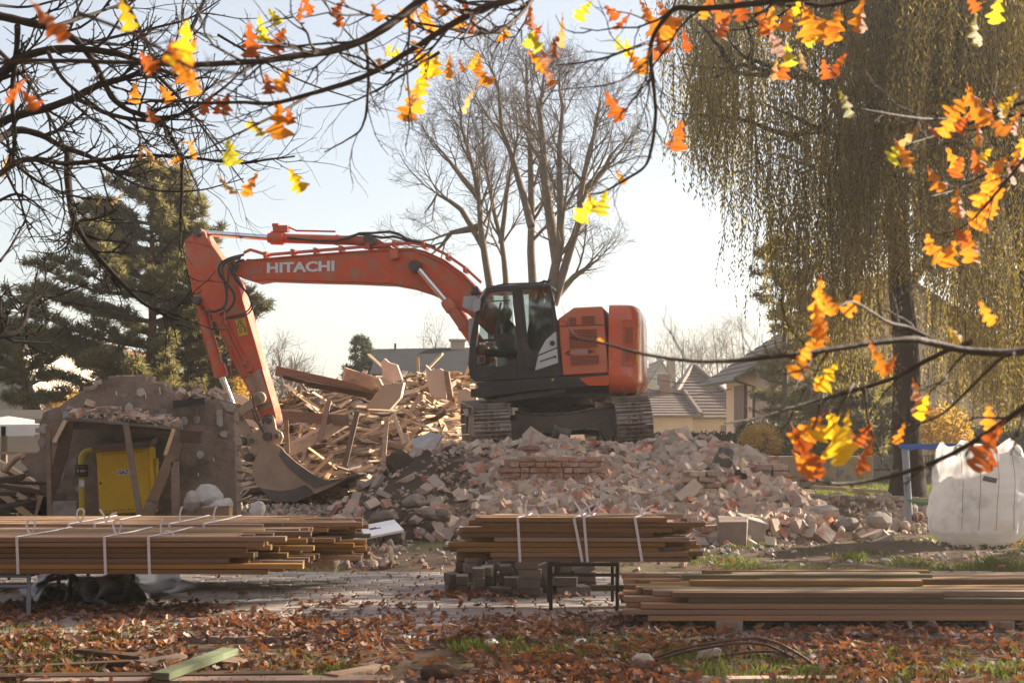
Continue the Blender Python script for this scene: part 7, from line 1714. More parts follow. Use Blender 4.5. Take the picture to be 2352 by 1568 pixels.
def needle_quads(C, n, L, w, spread=1.0, droop=0.0):
    """n needles round each of the points C"""
    k = len(C); c = np.repeat(np.asarray(C), n, 0); d = rng.normal(0, 1, (k * n, 3)); d[:, 2] = d[:, 2] * .8 + .35 - droop; d /= np.linalg.norm(d, axis=1)[:, None]
    s = rng.normal(0, 1, (k * n, 3)); s -= (s * d).sum(1)[:, None] * d; s /= np.linalg.norm(s, axis=1)[:, None]
    l = L * rng.uniform(.6, 1.15, (k * n, 1)); c = c + rng.normal(0, .03 * spread, (k * n, 3))
    return np.stack([c - s * w * .5, c + s * w * .5, c + d * l + s * w * .25, c + d * l - s * w * .25], 1)
def pine(name, D, px, ptop, pbase, widths, lab, m='pine_leaf', seed=1, lean=0, dens=1.0, cat='pine tree', tuft=(26, .20, .022), whorl=.42, bark=None):
    """widths: (picture row, half width in picture units left, right)"""
    random.seed(seed); x0 = px2x(px, D); root = empty(name, (x0, D, 0), 0, lab, cat); sc = D / F
    zt = EYE - (ptop - HY) * sc; tk = MB(); pts = [Vector((lean * (t / 8), 0, zt * t / 8 - .1)) + Vector((rr(-.04, .04), 0, 0)) for t in range(9)]; r0 = .021 * zt + .03
    tk.tube(pts, [r0 * (1 - .93 * i / 8) for i in range(9)], 8); tk.build('trunk', bark or M['bark_grey'], root, smooth=60)
    bb = MB(); C = []; rows = [w[0] for w in widths]; L_ = [w[1] for w in widths]; R_ = [w[2] for w in widths]
    z = zt - .1
    while True:
        row = HY - (z - EYE) / sc
        if row > widths[-1][0]: break
        wl_, wr_ = np.interp(row, rows, L_) * sc, np.interp(row, rows, R_) * sc; nb = 6 if wl_ + wr_ > .9 else 4
        for k in range(nb):
            a = rr(0, 6.283); ca = math.cos(a); W = (wr_ if ca > 0 else wl_); dp = .5 * (wl_ + wr_)
            Lb = math.hypot(W * ca, dp * math.sin(a) * .9) * rr(.6, 1.08) + .08; p = along(pts, min(.99, max(0, z / zt)))[0]
            d = Vector((ca * W, math.sin(a) * dp * .9, 0)).normalized(); up = .30 - .28 * (1 - z / zt)
            bp = [p + d * (Lb * t) + Vector((0, 0, Lb * (up * t + .10 * t * t * (1 if t > .6 else 0)) + rr(-.05, .05))) for t in (0, .25, .5, .75, 1.0)]
            bb.tube(bp, [.035 * Lb ** .5 * (1 - .8 * t) + .004 for t in (0, .25, .5, .75, 1)], 4, cap=False)
            ns = max(2, int(Lb * 5.2 * dens))
            for q in range(ns):
                t = 1 - .82 * (q / ns) ** 1.1 * rr(.85, 1.1); t = min(max(t, .1), 1); c, dd = along(bp, t); sd = Vector((-d.y, d.x, 0)) * rr(-1, 1) * Lb * .30 * (1.15 - t) ; tip = c + sd + d * rr(0, .15) + Vector((0, 0, rr(-.04, .16)))
                bb.tube([c, tip], [.008, .004], 3, cap=False); C.append(tip)
                for _ in range(2): C.append(c.lerp(tip, rr(.3, 1)) + Vector((rr(-.12, .12), rr(-.12, .12), rr(-.05, .12))))
        z -= whorl * rr(.6, 1.2)
    br = bb.build('branches', M['bark_grey'], root); br['kind'] = 'stuff'
    T = Twigs(); T.V = [needle_quads([c[:] for c in C], tuft[0], tuft[1], tuft[2])]; T.r = [np.repeat(rng.random(len(C)), tuft[0])]; T.build('crown', M[m], root)
    return root
pb = mat('reddish_pine_bark', (.19, .105, .065), (.13, .075, .05), 5, .9, .4, 14, spec=.15)
pine('pine_tree', 37, 348, 378, 1101, [(378, 12, 12), (410, 45, 60), (470, 125, 105), (520, 150, 110), (600, 235, 150), (680, 250, 210), (760, 250, 255), (830, 290, 240), (890, 270, 235), (935, 210, 200)], 'large dense pine tree behind the ruined wall at left', seed=2, dens=1.45, bark=pb, whorl=.31, tuft=(28, .20, .026))
pine('pine_tree', 36, 68, 665, 1105, [(665, 14, 10), (700, 55, 40), (760, 90, 90), (840, 100, 120), (900, 60, 110), (950, 20, 70)], 'smaller leaning pine in front of the cream house at the left edge', seed=3, dens=1.1, bark=pb, lean=-.25)
pine('spruce_tree', 58, 828, 776, 1050, [(776, 2, 2), (800, 10, 10), (840, 24, 24), (870, 30, 32), (900, 34, 36), (1000, 40, 42)], 'small conical spruce left of the dark roof', 'spruce_leaf', seed=4, tuft=(22, .20, .035), whorl=.26, cat='spruce tree')
pine('conifer', 43, 1800, 560, 1070, [(540, 5, 5), (600, 60, 60), (690, 60, 100), (740, 20, 110), (800, 12, 120), (860, 60, 150), (900, 90, 160), (940, 30, 180), (1020, 30, 200)], 'dark conifer between the pink house and the willow', seed=5, dens=.8, tuft=(24, .22, .03), whorl=.5)
pine('conifer', 39, 1905, 900, 1080, [(880, 10, 10), (920, 95, 60), (970, 110, 90), (1020, 120, 100), (1050, 110, 100)], 'low spreading juniper in front of the pink house', seed=6, dens=1.2, tuft=(24, .22, .03), whorl=.3)
pine('conifer', 40, 1985, 830, 1080, [(820, 20, 20), (880, 90, 90), (950, 110, 110), (1040, 120, 120)], 'dark bushy conifer behind the willow trunk', seed=16, dens=1.2, tuft=(24, .22, .03), whorl=.3)
def bush(name, D, px0, px1, top, base, n, lab, m, cat='shrub', ls=.05, seed=1, depth=.8, stems=5):
    random.seed(seed); x0, x1 = px2x(px0, D), px2x(px1, D); zt = EYE - (top - HY) / F * D; zb = max(0, EYE - (base - HY) / F * D); root = empty(name, ((x0 + x1) / 2, D, 0), 0, lab, cat)
    st = MB(); tips = []
    for k in range(stems):
        p = Vector((rr(-.3, .3) * (x1 - x0) * .5, rr(-.2, .2), -.05)); d = Vector((rr(-.5, .5), rr(-.3, .3), 1)); grow(st, wander(p, d, zt * .9, 5, .15), .03, .008, 1, [None, (7, (x1 - x0) * .35, 45, .06, .2, .2), (5, (x1 - x0) * .15, 45, 0, .25, .2)], tips)
    s_ = st.build('stems', M['bark_grey'], root); s_['kind'] = 'stuff'
    c = []
    while len(c) < n:
        u = rng.uniform(-1, 1, 3); r = (u[0] ** 2 + u[1] ** 2 + u[2] ** 2)
        if r > 1 or (r < .3 and random.random() < .6): continue
        z = (u[2] + 1) / 2
        if noise.noise(Vector((u[0] * 2.3 + seed, u[1] * 2, u[2] * 2.3))) < -.12: continue
        c.append((u[0] * (x1 - x0) / 2, u[1] * depth, zb + z * (zt - zb)))
    T = Twigs(); T.V = [needle_quads(c, 3, ls * 1.5, ls, 2.0, .3)]; T.r = [np.repeat(rng.random(len(c)), 3)]; T.build('foliage', M[m], root); return root
bush('yellow_shrub', 38, 1700, 1790, 975, 1062, 1500, 'yellow leaved shrub in front of the dark hedge by the painted wall', 'yellow_leaf', ls=.05, seed=2)
bush('yellow_shrub', 41, 440, 600, 838, 1000, 2000, 'orange yellow bush glowing behind the ruined wall and the arm', 'yellow_leaf', ls=.055, seed=3, depth=1.2)
bush('yellow_shrub', 42, 110, 270, 890, 1000, 1300, 'yellow bush beside the brick house under the pine', 'yellow_leaf', ls=.055, seed=4, depth=1.0)
bush('yellow_shrub', 37, 2110, 2230, 930, 1060, 1200, 'bright yellow sapling right of the willow trunk', 'yellow_leaf', ls=.05, seed=5)
bush('green_shrub', 47, 600, 760, 920, 1060, 1500, 'thin reddish shrub behind the left end of the timber pile', 'hedge_leaf', ls=.045, seed=6)
for i, (a, c, D, lab) in enumerate(((1480, 1720, 43, 'clipped green hedge before the tiled houses'), (1700, 2060, 41, 'dark tall hedge behind the painted wall'), (2150, 2460, 44, 'clipped dark hedge beyond the fence at the right'))):
    random.seed(40 + i); x0, x1 = px2x(a, D), px2x(c, D); zt = EYE - ((1008, 985, 990)[i] - HY) / F * D; root = empty('hedge', ((x0 + x1) / 2, D, 0), 0, lab, 'hedge')
    b = MB(); b.box((0, 0, zt * .46), (x1 - x0 - .2, .7, zt * .92)); b.build('hedge_core', M['hedge_leaf'], root)
    n = 6000; cc = np.stack([rng.uniform(-(x1 - x0) / 2, (x1 - x0) / 2, n), rng.uniform(-.45, .45, n), rng.uniform(0, zt, n)], -1); m_ = rng.integers(0, 2, n); cc[:, 1] = np.where(m_ == 0, -.42 + rng.normal(0, .05, n), cc[:, 1]); cc[:, 2] = np.where(m_ == 1, zt + rng.normal(-.03, .06, n), cc[:, 2])
    T = Twigs(); T.V = [needle_quads(cc, 3, .09, .07, 2.0)]; T.r = [np.repeat(rng.random(n), 3)]; T.build('foliage', M['hedge_leaf'], root)

# ------------------------------------------------------------------ willow
def willow(name, base, D, lab, limbs, nstr, env, seed=1, rbase=.36, xr=None, depth=(-4.0, 2.2), dens=1.0, zlow=None):
    random.seed(seed); g = np.random.default_rng(seed); root = empty(name, (px2x(base, D), D, 0), 0, lab, 'willow tree'); o0 = root.location
    tk = MB(); bm_ = MB()
    for k, (pts, ra, rb) in enumerate(limbs):
        q = [P(x, y, D + dd) - o0 for x, y, dd in pts]
        if k == 0: q[0].z = -.1
        d = []
        for i in range(len(q) - 1):
            for t in (0, .33, .67): d.append(q[i].lerp(q[i + 1], t) + Vector((rr(-.03, .03), rr(-.05, .05), 0)))
        d.append(q[-1]); n = len(d); rad = [ra + (rb - ra) * (i / (n - 1)) ** .8 for i in range(n)]
        if k == 0: rad[0] *= 1.35; rad[1] *= 1.12
        (tk if k == 0 else bm_).tube(d, rad, 14 if k == 0 else 8)
        if k:
            for j in range(5): p, dv = along(d, rr(.3, .95)); bm_.tube(wander(p, dv + Vector((rr(-.8, .8), rr(-.8, .8), rr(.1, .6))), rr(1.2, 2.8), 5, .25), [.06, .05, .04, .03, .02, .012], 5, cap=False)
    tk.build('trunk', M['bark_willow'], root, smooth=70); o = bm_.build('limbs', M['bark_willow'], root, smooth=70)
    # strands
    ex_, et, eb = [e[0] for e in env], [e[1] for e in env], [e[2] for e in env]
    VV, RR = [], []; tw = MB(); cl = 0
    while cl < nstr:
        dd = rr(*depth); px = rr(*xr); Dp = D + dd
        bot = np.interp(px, ex_, eb); top = np.interp(px, ex_, et)
        if seed == 3 and dd < .4 and 2000 < px < 2180: bot = 640
        row0 = rr(top, bot - 60) if random.random() < .8 else rr(top, top + 200)
        c0 = P(px, row0, Dp) - o0; k = random.randint(9, 18); sp = rr(.15, .42); out = Vector((rr(-1, 1), rr(-1, 1), 0)).normalized()
        if noise.noise(Vector((c0.x * .55, c0.y * .55, c0.z * .35 + seed))) < (.09 if px < 1880 else -.1): continue
        cl += 1; cr = rr(0, 1)
        for s in range(k):
            p = c0 + Vector((random.gauss(0, sp), random.gauss(0, sp), random.gauss(0, .45))); zmin = EYE - (bot + rr(-60, 25) - HY) / F * Dp
            L = min(rr(1.0, 3.4), p.z - max(zmin, 1.4))
            if L < .5: continue
            m = max(5, int(L * 12)); t = np.linspace(0, 1, m); arch = .35 * np.exp(-t * 5)
            ph = g.uniform(0, 6.28); sx = .05 * np.sin(t * 4 + ph) + out.x * .35 * (1 - np.exp(-t * 4)); sy = .05 * np.cos(t * 3.3 + ph) + out.y * .35 * (1 - np.exp(-t * 4))
            S = np.stack([p.x + sx, p.y + sy, p.z + arch - L * t], -1)
            if s < 3: tw.tube([Vector(S[i]) for i in (0, m // 4, m // 2, 3 * m // 4, m - 1)], [.007, .006, .005, .004, .003], 3, cap=False)
            a = g.uniform(0, 6.283, m); dv = np.stack([np.cos(a) * .5, np.sin(a) * .5, -.85 + g.normal(0, .25, m)], -1); dv /= np.linalg.norm(dv, axis=1)[:, None]
            sd = g.normal(0, 1, (m, 3)); sd -= (sd * dv).sum(1)[:, None] * dv; sd /= np.linalg.norm(sd, axis=1)[:, None]; l = g.uniform(.07, .13, (m, 1)); w = l * .13
            VV.append(np.stack([S, S + dv * l * .45 + sd * w, S + dv * l, S + dv * l * .45 - sd * w], 1)); RR.append((cr * .6 + g.random(m) * .4))
    o = tw.build('hanging_twigs', M['bark_willow'], root); o['kind'] = 'stuff'
    T = Twigs(); T.V = [np.concatenate(VV)]; T.r = [np.concatenate(RR)]; T.build('crown', M['willow_leaf'], root); return root
env = [(1560, -250, 80), (1585, -250, 340), (1640, -250, 420), (1700, -250, 500), (1725, -250, 620), (1780, -250, 700), (1850, -250, 800), (1960, -250, 900), (2100, -250, 880), (2250, -250, 960), (2360, -250, 980), (2900, -250, 1000)]
willow('willow_tree', 2088, 28.5, 'large weeping willow with yellowing strands at the right, furrowed trunk behind the play frame',
       [([(2088, 1146, 0), (2084, 1000, 0), (2078, 800, 0), (2066, 620, 0), (2055, 480, 0), (2045, 340, .2)], .33, .17),
        ([(2050, 420, 0), (2020, 300, -.3), (1985, 180, -.6), (1950, 60, -1), (1930, -60, -1)], .15, .05), ([(2045, 340, .2), (2070, 200, .5), (2105, 60, 1), (2120, -100, 1)], .15, .06),
        ([(2072, 690, 0), (2110, 620, .4), (2170, 545, .8), (2220, 470, 1.2), (2260, 380, 1.5)], .13, .05), ([(2000, 230, -.4), (1900, 190, -1.2), (1800, 170, -2), (1700, 150, -2.6), (1640, 180, -3)], .09, .02), ([(2050, 440, 0), (1960, 330, -.8), (1880, 290, -1.6), (1800, 330, -2.2)], .08, .02),
        ([(2060, 560, 0), (1990, 470, 1), (1900, 380, 2), (1840, 330, 3)], .08, .02), ([(2105, 60, 1), (2220, 0, 1), (2340, -20, 1)], .1, .03), ([(2045, 340, .2), (2130, 260, 2), (2200, 230, 3)], .08, .03)], 760, env, 3, xr=(1572, 2520))
willow('willow_tree', 2420, 25.5, 'second darker willow hanging in from the right edge, thick limb in shade',
       [([(2420, 1172, 0), (2410, 900, 0), (2380, 600, 0), (2330, 400, 0)], .4, .26), ([(2330, 400, 0), (2280, 280, 0), (2225, 230, .2), (2150, 210, .5)], .17, .04), ([(2350, 470, 0), (2300, 240, .5), (2250, 100, 1), (2210, -40, 1)], .2, .1), ([(2380, 600, 0), (2480, 300, 1), (2560, 0, 1)], .2, .1)], 260, [(2080, -250, 500), (2200, -250, 760), (2300, -250, 900), (2800, -250, 960), (3600, -250, 1000)], 8, xr=(2140, 3000), depth=(-3.5, 4.5))

def shade_oak(loc, lab, pts, size, nb):
    random.seed(90); root = empty('oak_tree', loc, 0, lab, 'oak tree'); tr = MB(); tr.tube([(0, 0, -.1), (.1, 0, 2), (0, .1, 4.5), (.2, 0, 8)], [.5, .38, .32, .15], 10); tr.build('trunk', M['bark_oak'], root, smooth=60)
    bb = MB()
    for k in range(nb):
        p = Vector(random.choice(pts)); q = Vector((0, 0, rr(3, 6.5))); bb.tube([q, q.lerp(p, .35) + Vector((0, 0, .4)), q.lerp(p, .7) + Vector((0, 0, .3)), p], [.14, .10, .06, .02], 6)
    bb.build('limbs', M['bark_oak'], root)['kind'] = 'stuff'
    T = Twigs(); T.V = [needle_quads(pts, 2, size, size * .7, 4.0)]; T.r = [np.repeat(rng.random(len(pts)), 2)]; T.build('crown', M['leaf_orange'], root)
pts = []
while len(pts) < 5200:
    u = Vector((random.gauss(0, 1), random.gauss(0, 1), random.gauss(0, 1))).normalized() * rr(.5, 1); p = (u.x * 4.6, u.y * 4.6, 8.6 + u.z * 5.2)
    if noise.noise(Vector(p) * .5) > -.12: pts.append(p)
shade_oak((17.6, 20.6, 0), 'broad oak standing right of the yard beyond the willows', pts, .17, 14)
pts = []
while len(pts) < 15000:
    x, y, z = rr(-10, 4.5), rr(-3.5, 12.3), rr(6.3, 9.5)
    if noise.noise(Vector((x, y, z)) * .45) > -.15: pts.append((x, y, z))
shade_oak((-2.5, -3.2, 0), 'spreading oak whose crown roofs over the leaf strewn foreground', pts, .20, 16)

def unseen_treeline():  # trees out of view, added to cut fill light and bright reflections from behind
    random.seed(5); C = []
    while len(C) < 5200:
        x, y, z = rr(-48, 48), rr(-22, -13), rr(0, 11)
        if z < 7.5 + 3.5 * noise.noise(Vector((x * .13, 0, 3))) and noise.noise(Vector((x, y, z)) * .4) > -.2: C.append((x, y, z))
    V = needle_quads(C, 2, .95, .8, 6.0); o = np_obj('unseen_treeline', V.reshape(-1, 3), np.arange(len(V) * 4).reshape(-1, 4), M['hedge_leaf'], rnd=np.repeat(rng.random(len(V)), 4)); tag(o, 'unseen bank of dark trees added on the viewer side to cut fill light', kind='stuff')
unseen_treeline()
# ------------------------------------------------------------------ overhanging oak and chestnut branches
def smooth_path(pts, it=2):
    d = []
    for i in range(len(pts) - 1):
        for t in (0, .25, .5, .75): d.append(tuple(pts[i][k] + (pts[i + 1][k] - pts[i][k]) * t for k in range(2)))
    d.append(pts[-1])
    for _ in range(it): d = [d[0]] + [tuple((d[i - 1][k] + 2 * d[i][k] + d[i + 1][k]) / 4 for k in range(2)) for i in range(1, len(d) - 1)] + [d[-1]]
    return d
def bough(name, D, pts, r0, r1, m, lab, cat, twn=10, twl=.35, twlev=2, droop=0.0, dz=.25, seed=0, side=.7):
    """a main bough traced in the photograph; its twigs grow from it at random"""
    random.seed(hash_(lab) + seed); d = smooth_path(pts); n = len(d); k = D / F; ph = rr(0, 6)
    W = [P(x, y, D + dz * math.sin(ph + i * .35 * 8 / n)) for i, (x, y) in enumerate(d)]; o0 = W[0].copy()
    root = empty(name, o0, 0, lab, cat)
    for i in range(1, n - 1): W[i] += Vector((rr(-1, 1), rr(-1, 1), rr(-1, 1))) * .5 * k
    b = MB(); b.tube([p - o0 for p in W], [(r0 + (r1 - r0) * i / (n - 1)) * k * rr(.93, 1.07) for i in range(n)], 8); b.build('bough', M[m], root, smooth=70)
    tw = MB(); tips = []
    def twig(p, dv, L, r, lev):
        q = wander(p, dv, L, 5, .32, .05 - droop); tw.tube(q, [r * (1 - .6 * i / 5) for i in range(6)], 5 if r > .003 else 4, cap=True); tips.append(q[-1])
        for j in range(1, 5):                                   # buds and knots
            if random.random() < .7: e = q[j] + Vector((rr(-1, 1), rr(-1, 1), rr(-.2, 1))) * r * 3.0; tw.tube([q[j], e], [r * .9, r * .4], 3)
        if lev > 0:
            for j in range(random.randint(2, 4)):
                p2, d2 = along(q, rr(.2, .9)); a = d2.orthogonal().normalized(); a.rotate(Matrix.Rotation(rr(0, 6.28), 3, d2)); twig(p2, d2 + a * rr(.5, 1.1), L * rr(.3, .6), r * .6, lev - 1)
    for j in range(twn):
        t = rr(.08, .98); p, dv = along([w - o0 for w in W], t); up = Vector((0, 0, rr(-1, 1))); v = dv * rr(.3, 1) + (up + Vector((0, rr(-.5, .5), 0))) * side
        rl = (r0 + (r1 - r0) * t) * k
        twig(p, v, twl * rr(.4, 1.2), min(rl * .5, .0055 * D / 5), twlev - 1)
    if twn: o = tw.build('twigs', M[m], root, smooth=70); o['kind'] = 'stuff'
    return root
def hash_(s): return sum((i + 1) * ord(c) for i, c in enumerate(s)) % 9973
OAK = 'oak branch'; n_ = 'bark_oak'
B = {}
B['A'] = bough('oak_branch', 4.6, [(1000, -25), (936, 26), (892, 59), (830, 97), (746, 121), (695, 126), (604, 141), (512, 146), (440, 150), (366, 147), (200, 141), (60, 138), (-20, 148)], 11, 4, n_, 'thick oak bough sweeping down from the top centre to the left edge', OAK, 16, .35)
B['B'] = bough('oak_branch', 5.0, [(1220, -25), (1178, 0), (1112, 15), (1039, 55), (966, 102), (867, 163), (803, 190), (714, 216), (622, 241), (549, 234), (476, 238), (403, 232), (304, 227)], 9, 2, n_, 'long oak branch under the thick top bough with orange leaves at its left end', OAK, 18, .35)
B['C'] = bough('oak_branch', 5.4, [(1240, -25), (1222, 0), (1196, 33), (1149, 75), (1075, 75), (1002, 60), (930, 50)], 7, 2.5, n_, 'short curved oak branch at the top centre above the tall bare trees', OAK, 16, .3)
B['D'] = bough('oak_branch', 4.4, [(1960, -18), (1804, 0), (1676, 15), (1603, 21), (1551, 15), (1520, 50), (1493, 95), (1497, 165), (1508, 256), (1500, 329), (1485, 384), (1441, 410), (1386, 443), (1353, 446)], 8, 2, n_, 'oak branch from the top right curving down to a pair of yellow green leaves', OAK, 14, .28)
B['D2'] = bough('oak_branch', 4.5, [(1491, 97), (1440, 115), (1386, 135), (1330, 145), (1277, 150)], 4, 1.5, n_, 'thin oak twig reaching left toward the tops of the bare trees', OAK, 6, .2)
B['D3'] = bough('oak_branch', 4.6, [(1560, -15), (1530, 60), (1510, 120), (1440, 180), (1400, 195), (1300, 205)], 3.5, 1.2, n_, 'slender oak twig crossing under the top right leaves', OAK, 8, .22)
B['X'] = bough('oak_branch', 5.2, [(840, 97), (848, 170), (842, 260), (830, 300), (800, 320), (745, 350)], 4, 1.5, n_, 'thin hanging oak twig with a hooked end left of the bare trees', OAK, 6, .2)
B['Y'] = bough('oak_branch', 5.2, [(714, 216), (640, 262), (560, 300), (480, 340), (400, 375)], 4, 1.2, n_, 'oak twig slanting down left to the yellow green leaves', OAK, 10, .25)
B['Z'] = bough('oak_branch', 5.2, [(1010, 120), (930, 170), (880, 200), (800, 240), (700, 250)], 4, 1.2, n_, 'oak twig below the long branch at upper centre', OAK, 10, .25)
B['U'] = bough('oak_branch', 4.6, [(2020, -20), (1930, 10), (1884, 15), (1841, 4), (1750, 60), (1690, 70), (1600, 75)], 5, 1.5, n_, 'oak branch with big orange leaves before the willow at the top right', OAK, 14, .25)
B['E'] = bough('oak_branch', 4.2, [(2380, 262), (2225, 274), (2115, 274), (2040, 262), (1972, 249)], 5, 1.5, n_, 'straight oak twig from the right edge ending in a lime leaf', OAK, 8, .22)
B['Fb'] = bough('oak_branch', 4.2, [(2380, 225), (2300, 255), (2188, 300), (2130, 318), (2078, 333)], 5, 1.5, n_, 'oak twig from the right edge ending in a lime and brown leaf', OAK, 8, .22)
B['Gb'] = bough('oak_branch', 4.2, [(2380, 372), (2261, 399), (2203, 435), (2144, 450)], 4, 1.2, n_, 'oak twig among the dense orange leaves at the right edge', OAK, 10, .2)
B['Hb'] = bough('oak_branch', 4.2, [(2380, 330), (2300, 430), (2240, 500), (2200, 530), (2150, 540)], 4, 1.2, n_, 'drooping oak twig lowest in the right hand orange cluster', OAK, 10, .2)
B['I'] = bough('oak_branch', 3.4, [(2385, 800), (2313, 812), (2218, 805), (2141, 788), (2103, 778), (2018, 785), (1920, 800), (1837, 812), (1700, 828), (1600, 832), (1480, 815), (1380, 785), (1310, 775)], 11, 2, n_, 'long blurred oak bough reaching left across the willow to the engine hood', OAK, 8, .2)
B['I2'] = bough('oak_branch', 3.4, [(2150, 786), (2084, 750), (2042, 743), (1994, 712), (1960, 690), (1927, 702)], 6, 2, n_, 'fork of the blurred oak bough rising before the willow', OAK, 6, .15)
B['J'] = bough('oak_branch', 3.6, [(2230, 785), (2180, 802), (2103, 840), (2066, 865), (1958, 899), (1871, 920), (1822, 934), (1735, 962), (1666, 971)], 7, 2.5, n_, 'straight blurred oak twig pointing down left at the pink house', OAK, 6, .18)
B['K'] = bough('oak_branch', 3.6, [(2330, 812), (2303, 817), (2241, 878), (2170, 950), (2103, 978), (2040, 985)], 5, 1.5, n_, 'blurred oak twig curving down before the willow trunk', OAK, 7, .18)
B['L'] = bough('oak_branch', 3.3, [(2390, 905), (2352, 935), (2265, 997), (2194, 1040), (2075, 1088), (1980, 1107), (1908, 1112), (1866, 1097)], 8, 3, n_, 'lowest blurred oak twig sweeping across the play frame', OAK, 6, .15)
B['V'] = bough('oak_branch', 3.5, [(1985, 890), (1992, 960), (2012, 1020), (2028, 1058)], 4, 2, n_, 'short hanging oak twig by the yellow and brown leaf pair', OAK, 3, .1)
B['W1'] = bough('oak_branch', 3.5, [(1890, 905), (1880, 950), (1862, 1000)], 3, 2, n_, 'leaf bearing twig tip holding the large dark orange leaf', OAK, 2, .08)
B['W2'] = bough('oak_branch', 3.5, [(1960, 880), (1935, 925), (1920, 965)], 3, 2, n_, 'leaf bearing twig tip holding the bright yellow leaf', OAK, 2, .08)
B['TL'] = bough('oak_branch', 2.6, [(180, 30), (290, 70), (400, 130), (440, 160), (520, 165), (580, 178)], 5, 2, n_, 'near blurred oak twig with bright leaves at the upper left', OAK, 5, .12)
CH = 'chestnut branch'; m_ = 'bark_dark'
paths = [([(-30, 30), (48, 48), (128, 66), (176, 92), (216, 140), (256, 227), (300, 258), (366, 271), (403, 329), (421, 384), (415, 512), (413, 575)], 11, 3, 'dark bare bough from the upper left edge bending down to the arm top'),
    ([(-30, 200), (0, 176), (37, 135), (110, 113), (201, 112), (275, 124), (330, 145), (420, 180)], 13, 4, 'thick dark arched bough at the upper left edge'),
    ([(-30, 300), (30, 267), (110, 249), (176, 223), (227, 194), (293, 179), (366, 146), (430, 90), (470, 0)], 11, 4, 'dark bough climbing right from the left edge to the top'),
    ([(-30, 330), (0, 318), (37, 296), (92, 307), (146, 340), (205, 357), (264, 399), (300, 392)], 11, 4, 'sawn off dark bough at the left edge with a pale scar'),
    ([(157, 340), (154, 403), (165, 494), (176, 517), (199, 561), (264, 634), (322, 693), (375, 722), (410, 734)], 9, 3, 'long dark bough hanging down across the pine'),
    ([(-30, 420), (0, 399), (48, 366), (102, 366), (146, 377), (220, 370), (329, 355), (439, 362), (549, 377), (622, 366), (677, 359)], 8, 2, 'long level dark branch across the upper left sky'),
    ([(40, 60), (40, 102), (26, 212), (35, 329), (26, 366), (60, 400), (110, 430), (180, 455), (280, 462)], 7, 2, 'dark branch hanging straight down near the left edge'),
    ([(176, 227), (256, 267), (366, 282), (439, 253), (512, 205), (570, 150)], 6, 2, 'dark branch dipping in the middle of the upper left tangle'),
    ([(-30, 785), (0, 770), (38, 766), (59, 737), (64, 696), (88, 681), (132, 681), (205, 649)], 9, 2, 'dark forked branch end low at the left edge'),
    ([(0, 120), (60, 180), (100, 240), (150, 340)], 5, 3, 'dark branch slanting through the left tangle'), ([(130, 60), (250, 20), (330, -10)], 5, 2, 'dark twig rising to the top edge at left'), ([(500, 80), (620, 150), (700, 190), (820, 230)], 3, 1.5, 'thin dark twig right of the tangle'),
    ([(0, 600), (30, 560), (60, 500), (70, 470)], 3, 1.2, 'small lone twig low on the left sky'), ([(330, 145), (420, 230), (470, 300), (560, 420)], 5, 1.5, 'dark branch running down right out of the tangle'), ([(220, 370), (300, 420), (360, 440), (460, 440), (560, 410)], 4, 1.2, 'lowest sagging twig of the upper left tangle'),
    ([(280, -10), (320, 60), (345, 120), (370, 170)], 5, 2, 'dark branch dropping from the top edge into the tangle'), ([(-20, 470), (40, 440), (90, 470), (120, 520)], 4, 1.2, 'dark hooked twig at the left edge of the sky'), ([(170, 500), (160, 560), (130, 585), (60, 575)], 3, 1, 'hooked dark twig left of the pine top'),
    ([(-20, 10), (60, 20), (170, -10)], 4, 2, 'dark twig in the top left corner'), ([(200, 100), (330, 70), (440, 45), (520, -10)], 4, 1.6, 'dark branch fanning up to the top edge'), ([(110, 120), (140, 180), (200, 230), (300, 300), (420, 320)], 5, 1.4, 'dark branch sinking through the middle of the tangle')]
for i, (p, a, c, lab) in enumerate(paths): bough('chestnut_branch', 8.6 + (i % 5) * .35, p, a, c, m_, lab, CH, max(4, int(len(p) * 2.2)), .5, 2, 0, .4, i)

# leaves: individual, each a child of the branch it hangs from
def oak_leaf_mesh(mname, k, narrow=1.0, lobes=3.4):
    n = 31; V = []; bend = rr(-1.0, 1.0); tw_ = rr(-.35, .35); cup = rr(.1, .5) * random.choice((-1, 1)); ph = rr(-.3, .3)
    for i in range(n):
        t = i / (n - 1); w = (.10 + .36 * t) * (1 - max(0, (t - .80) / .20) ** 2.2) ** .5 if t < 1 else 0
        w = max(w, .004) * narrow
        for s in (1, 0, -1):
            cq = math.cos(6.283 * (t * lobes + (ph if s > 0 else ph + .22))); lb = .69 + .33 * math.copysign(abs(cq) ** .75, cq) * min(1, t * 7) * (1 if t < .9 else .3)
            y = s * w * lb; z = cup * abs(y) * .8 + bend * (t - .3) ** 2 * .6 + tw_ * y * (t - .5) + .015 * math.sin(t * 30 + s)
            x = t + (.11 * (lb - .69) if s else 0); V.append((x, y, z))
    b = MB(); b.add(V, [q for i in range(n - 1) for q in ((i * 3, i * 3 + 1, i * 3 + 4, i * 3 + 3), (i * 3 + 1, i * 3 + 2, i * 3 + 5, i * 3 + 4))])
    b.tube([(-.16, 0, .02), (0, 0, 0), (.45, 0, bend * .02)], [.012, .012, .006], 4)
    o = b.build('leaf', M[mname], smooth=60); me = o.data; bpy.data.objects.remove(o); return me
random.seed(77)
LM = {k: [oak_leaf_mesh('leaf_' + k, i, rr(.75, 1.1) if k != 'tan' else .5, rr(2.7, 3.3)) for i in range(4)] for k in ('orange', 'yellow', 'brown', 'lime', 'tan')}
CK = {'o': 'orange', 'y': 'yellow', 'b': 'brown', 'g': 'lime', 't': 'tan'}
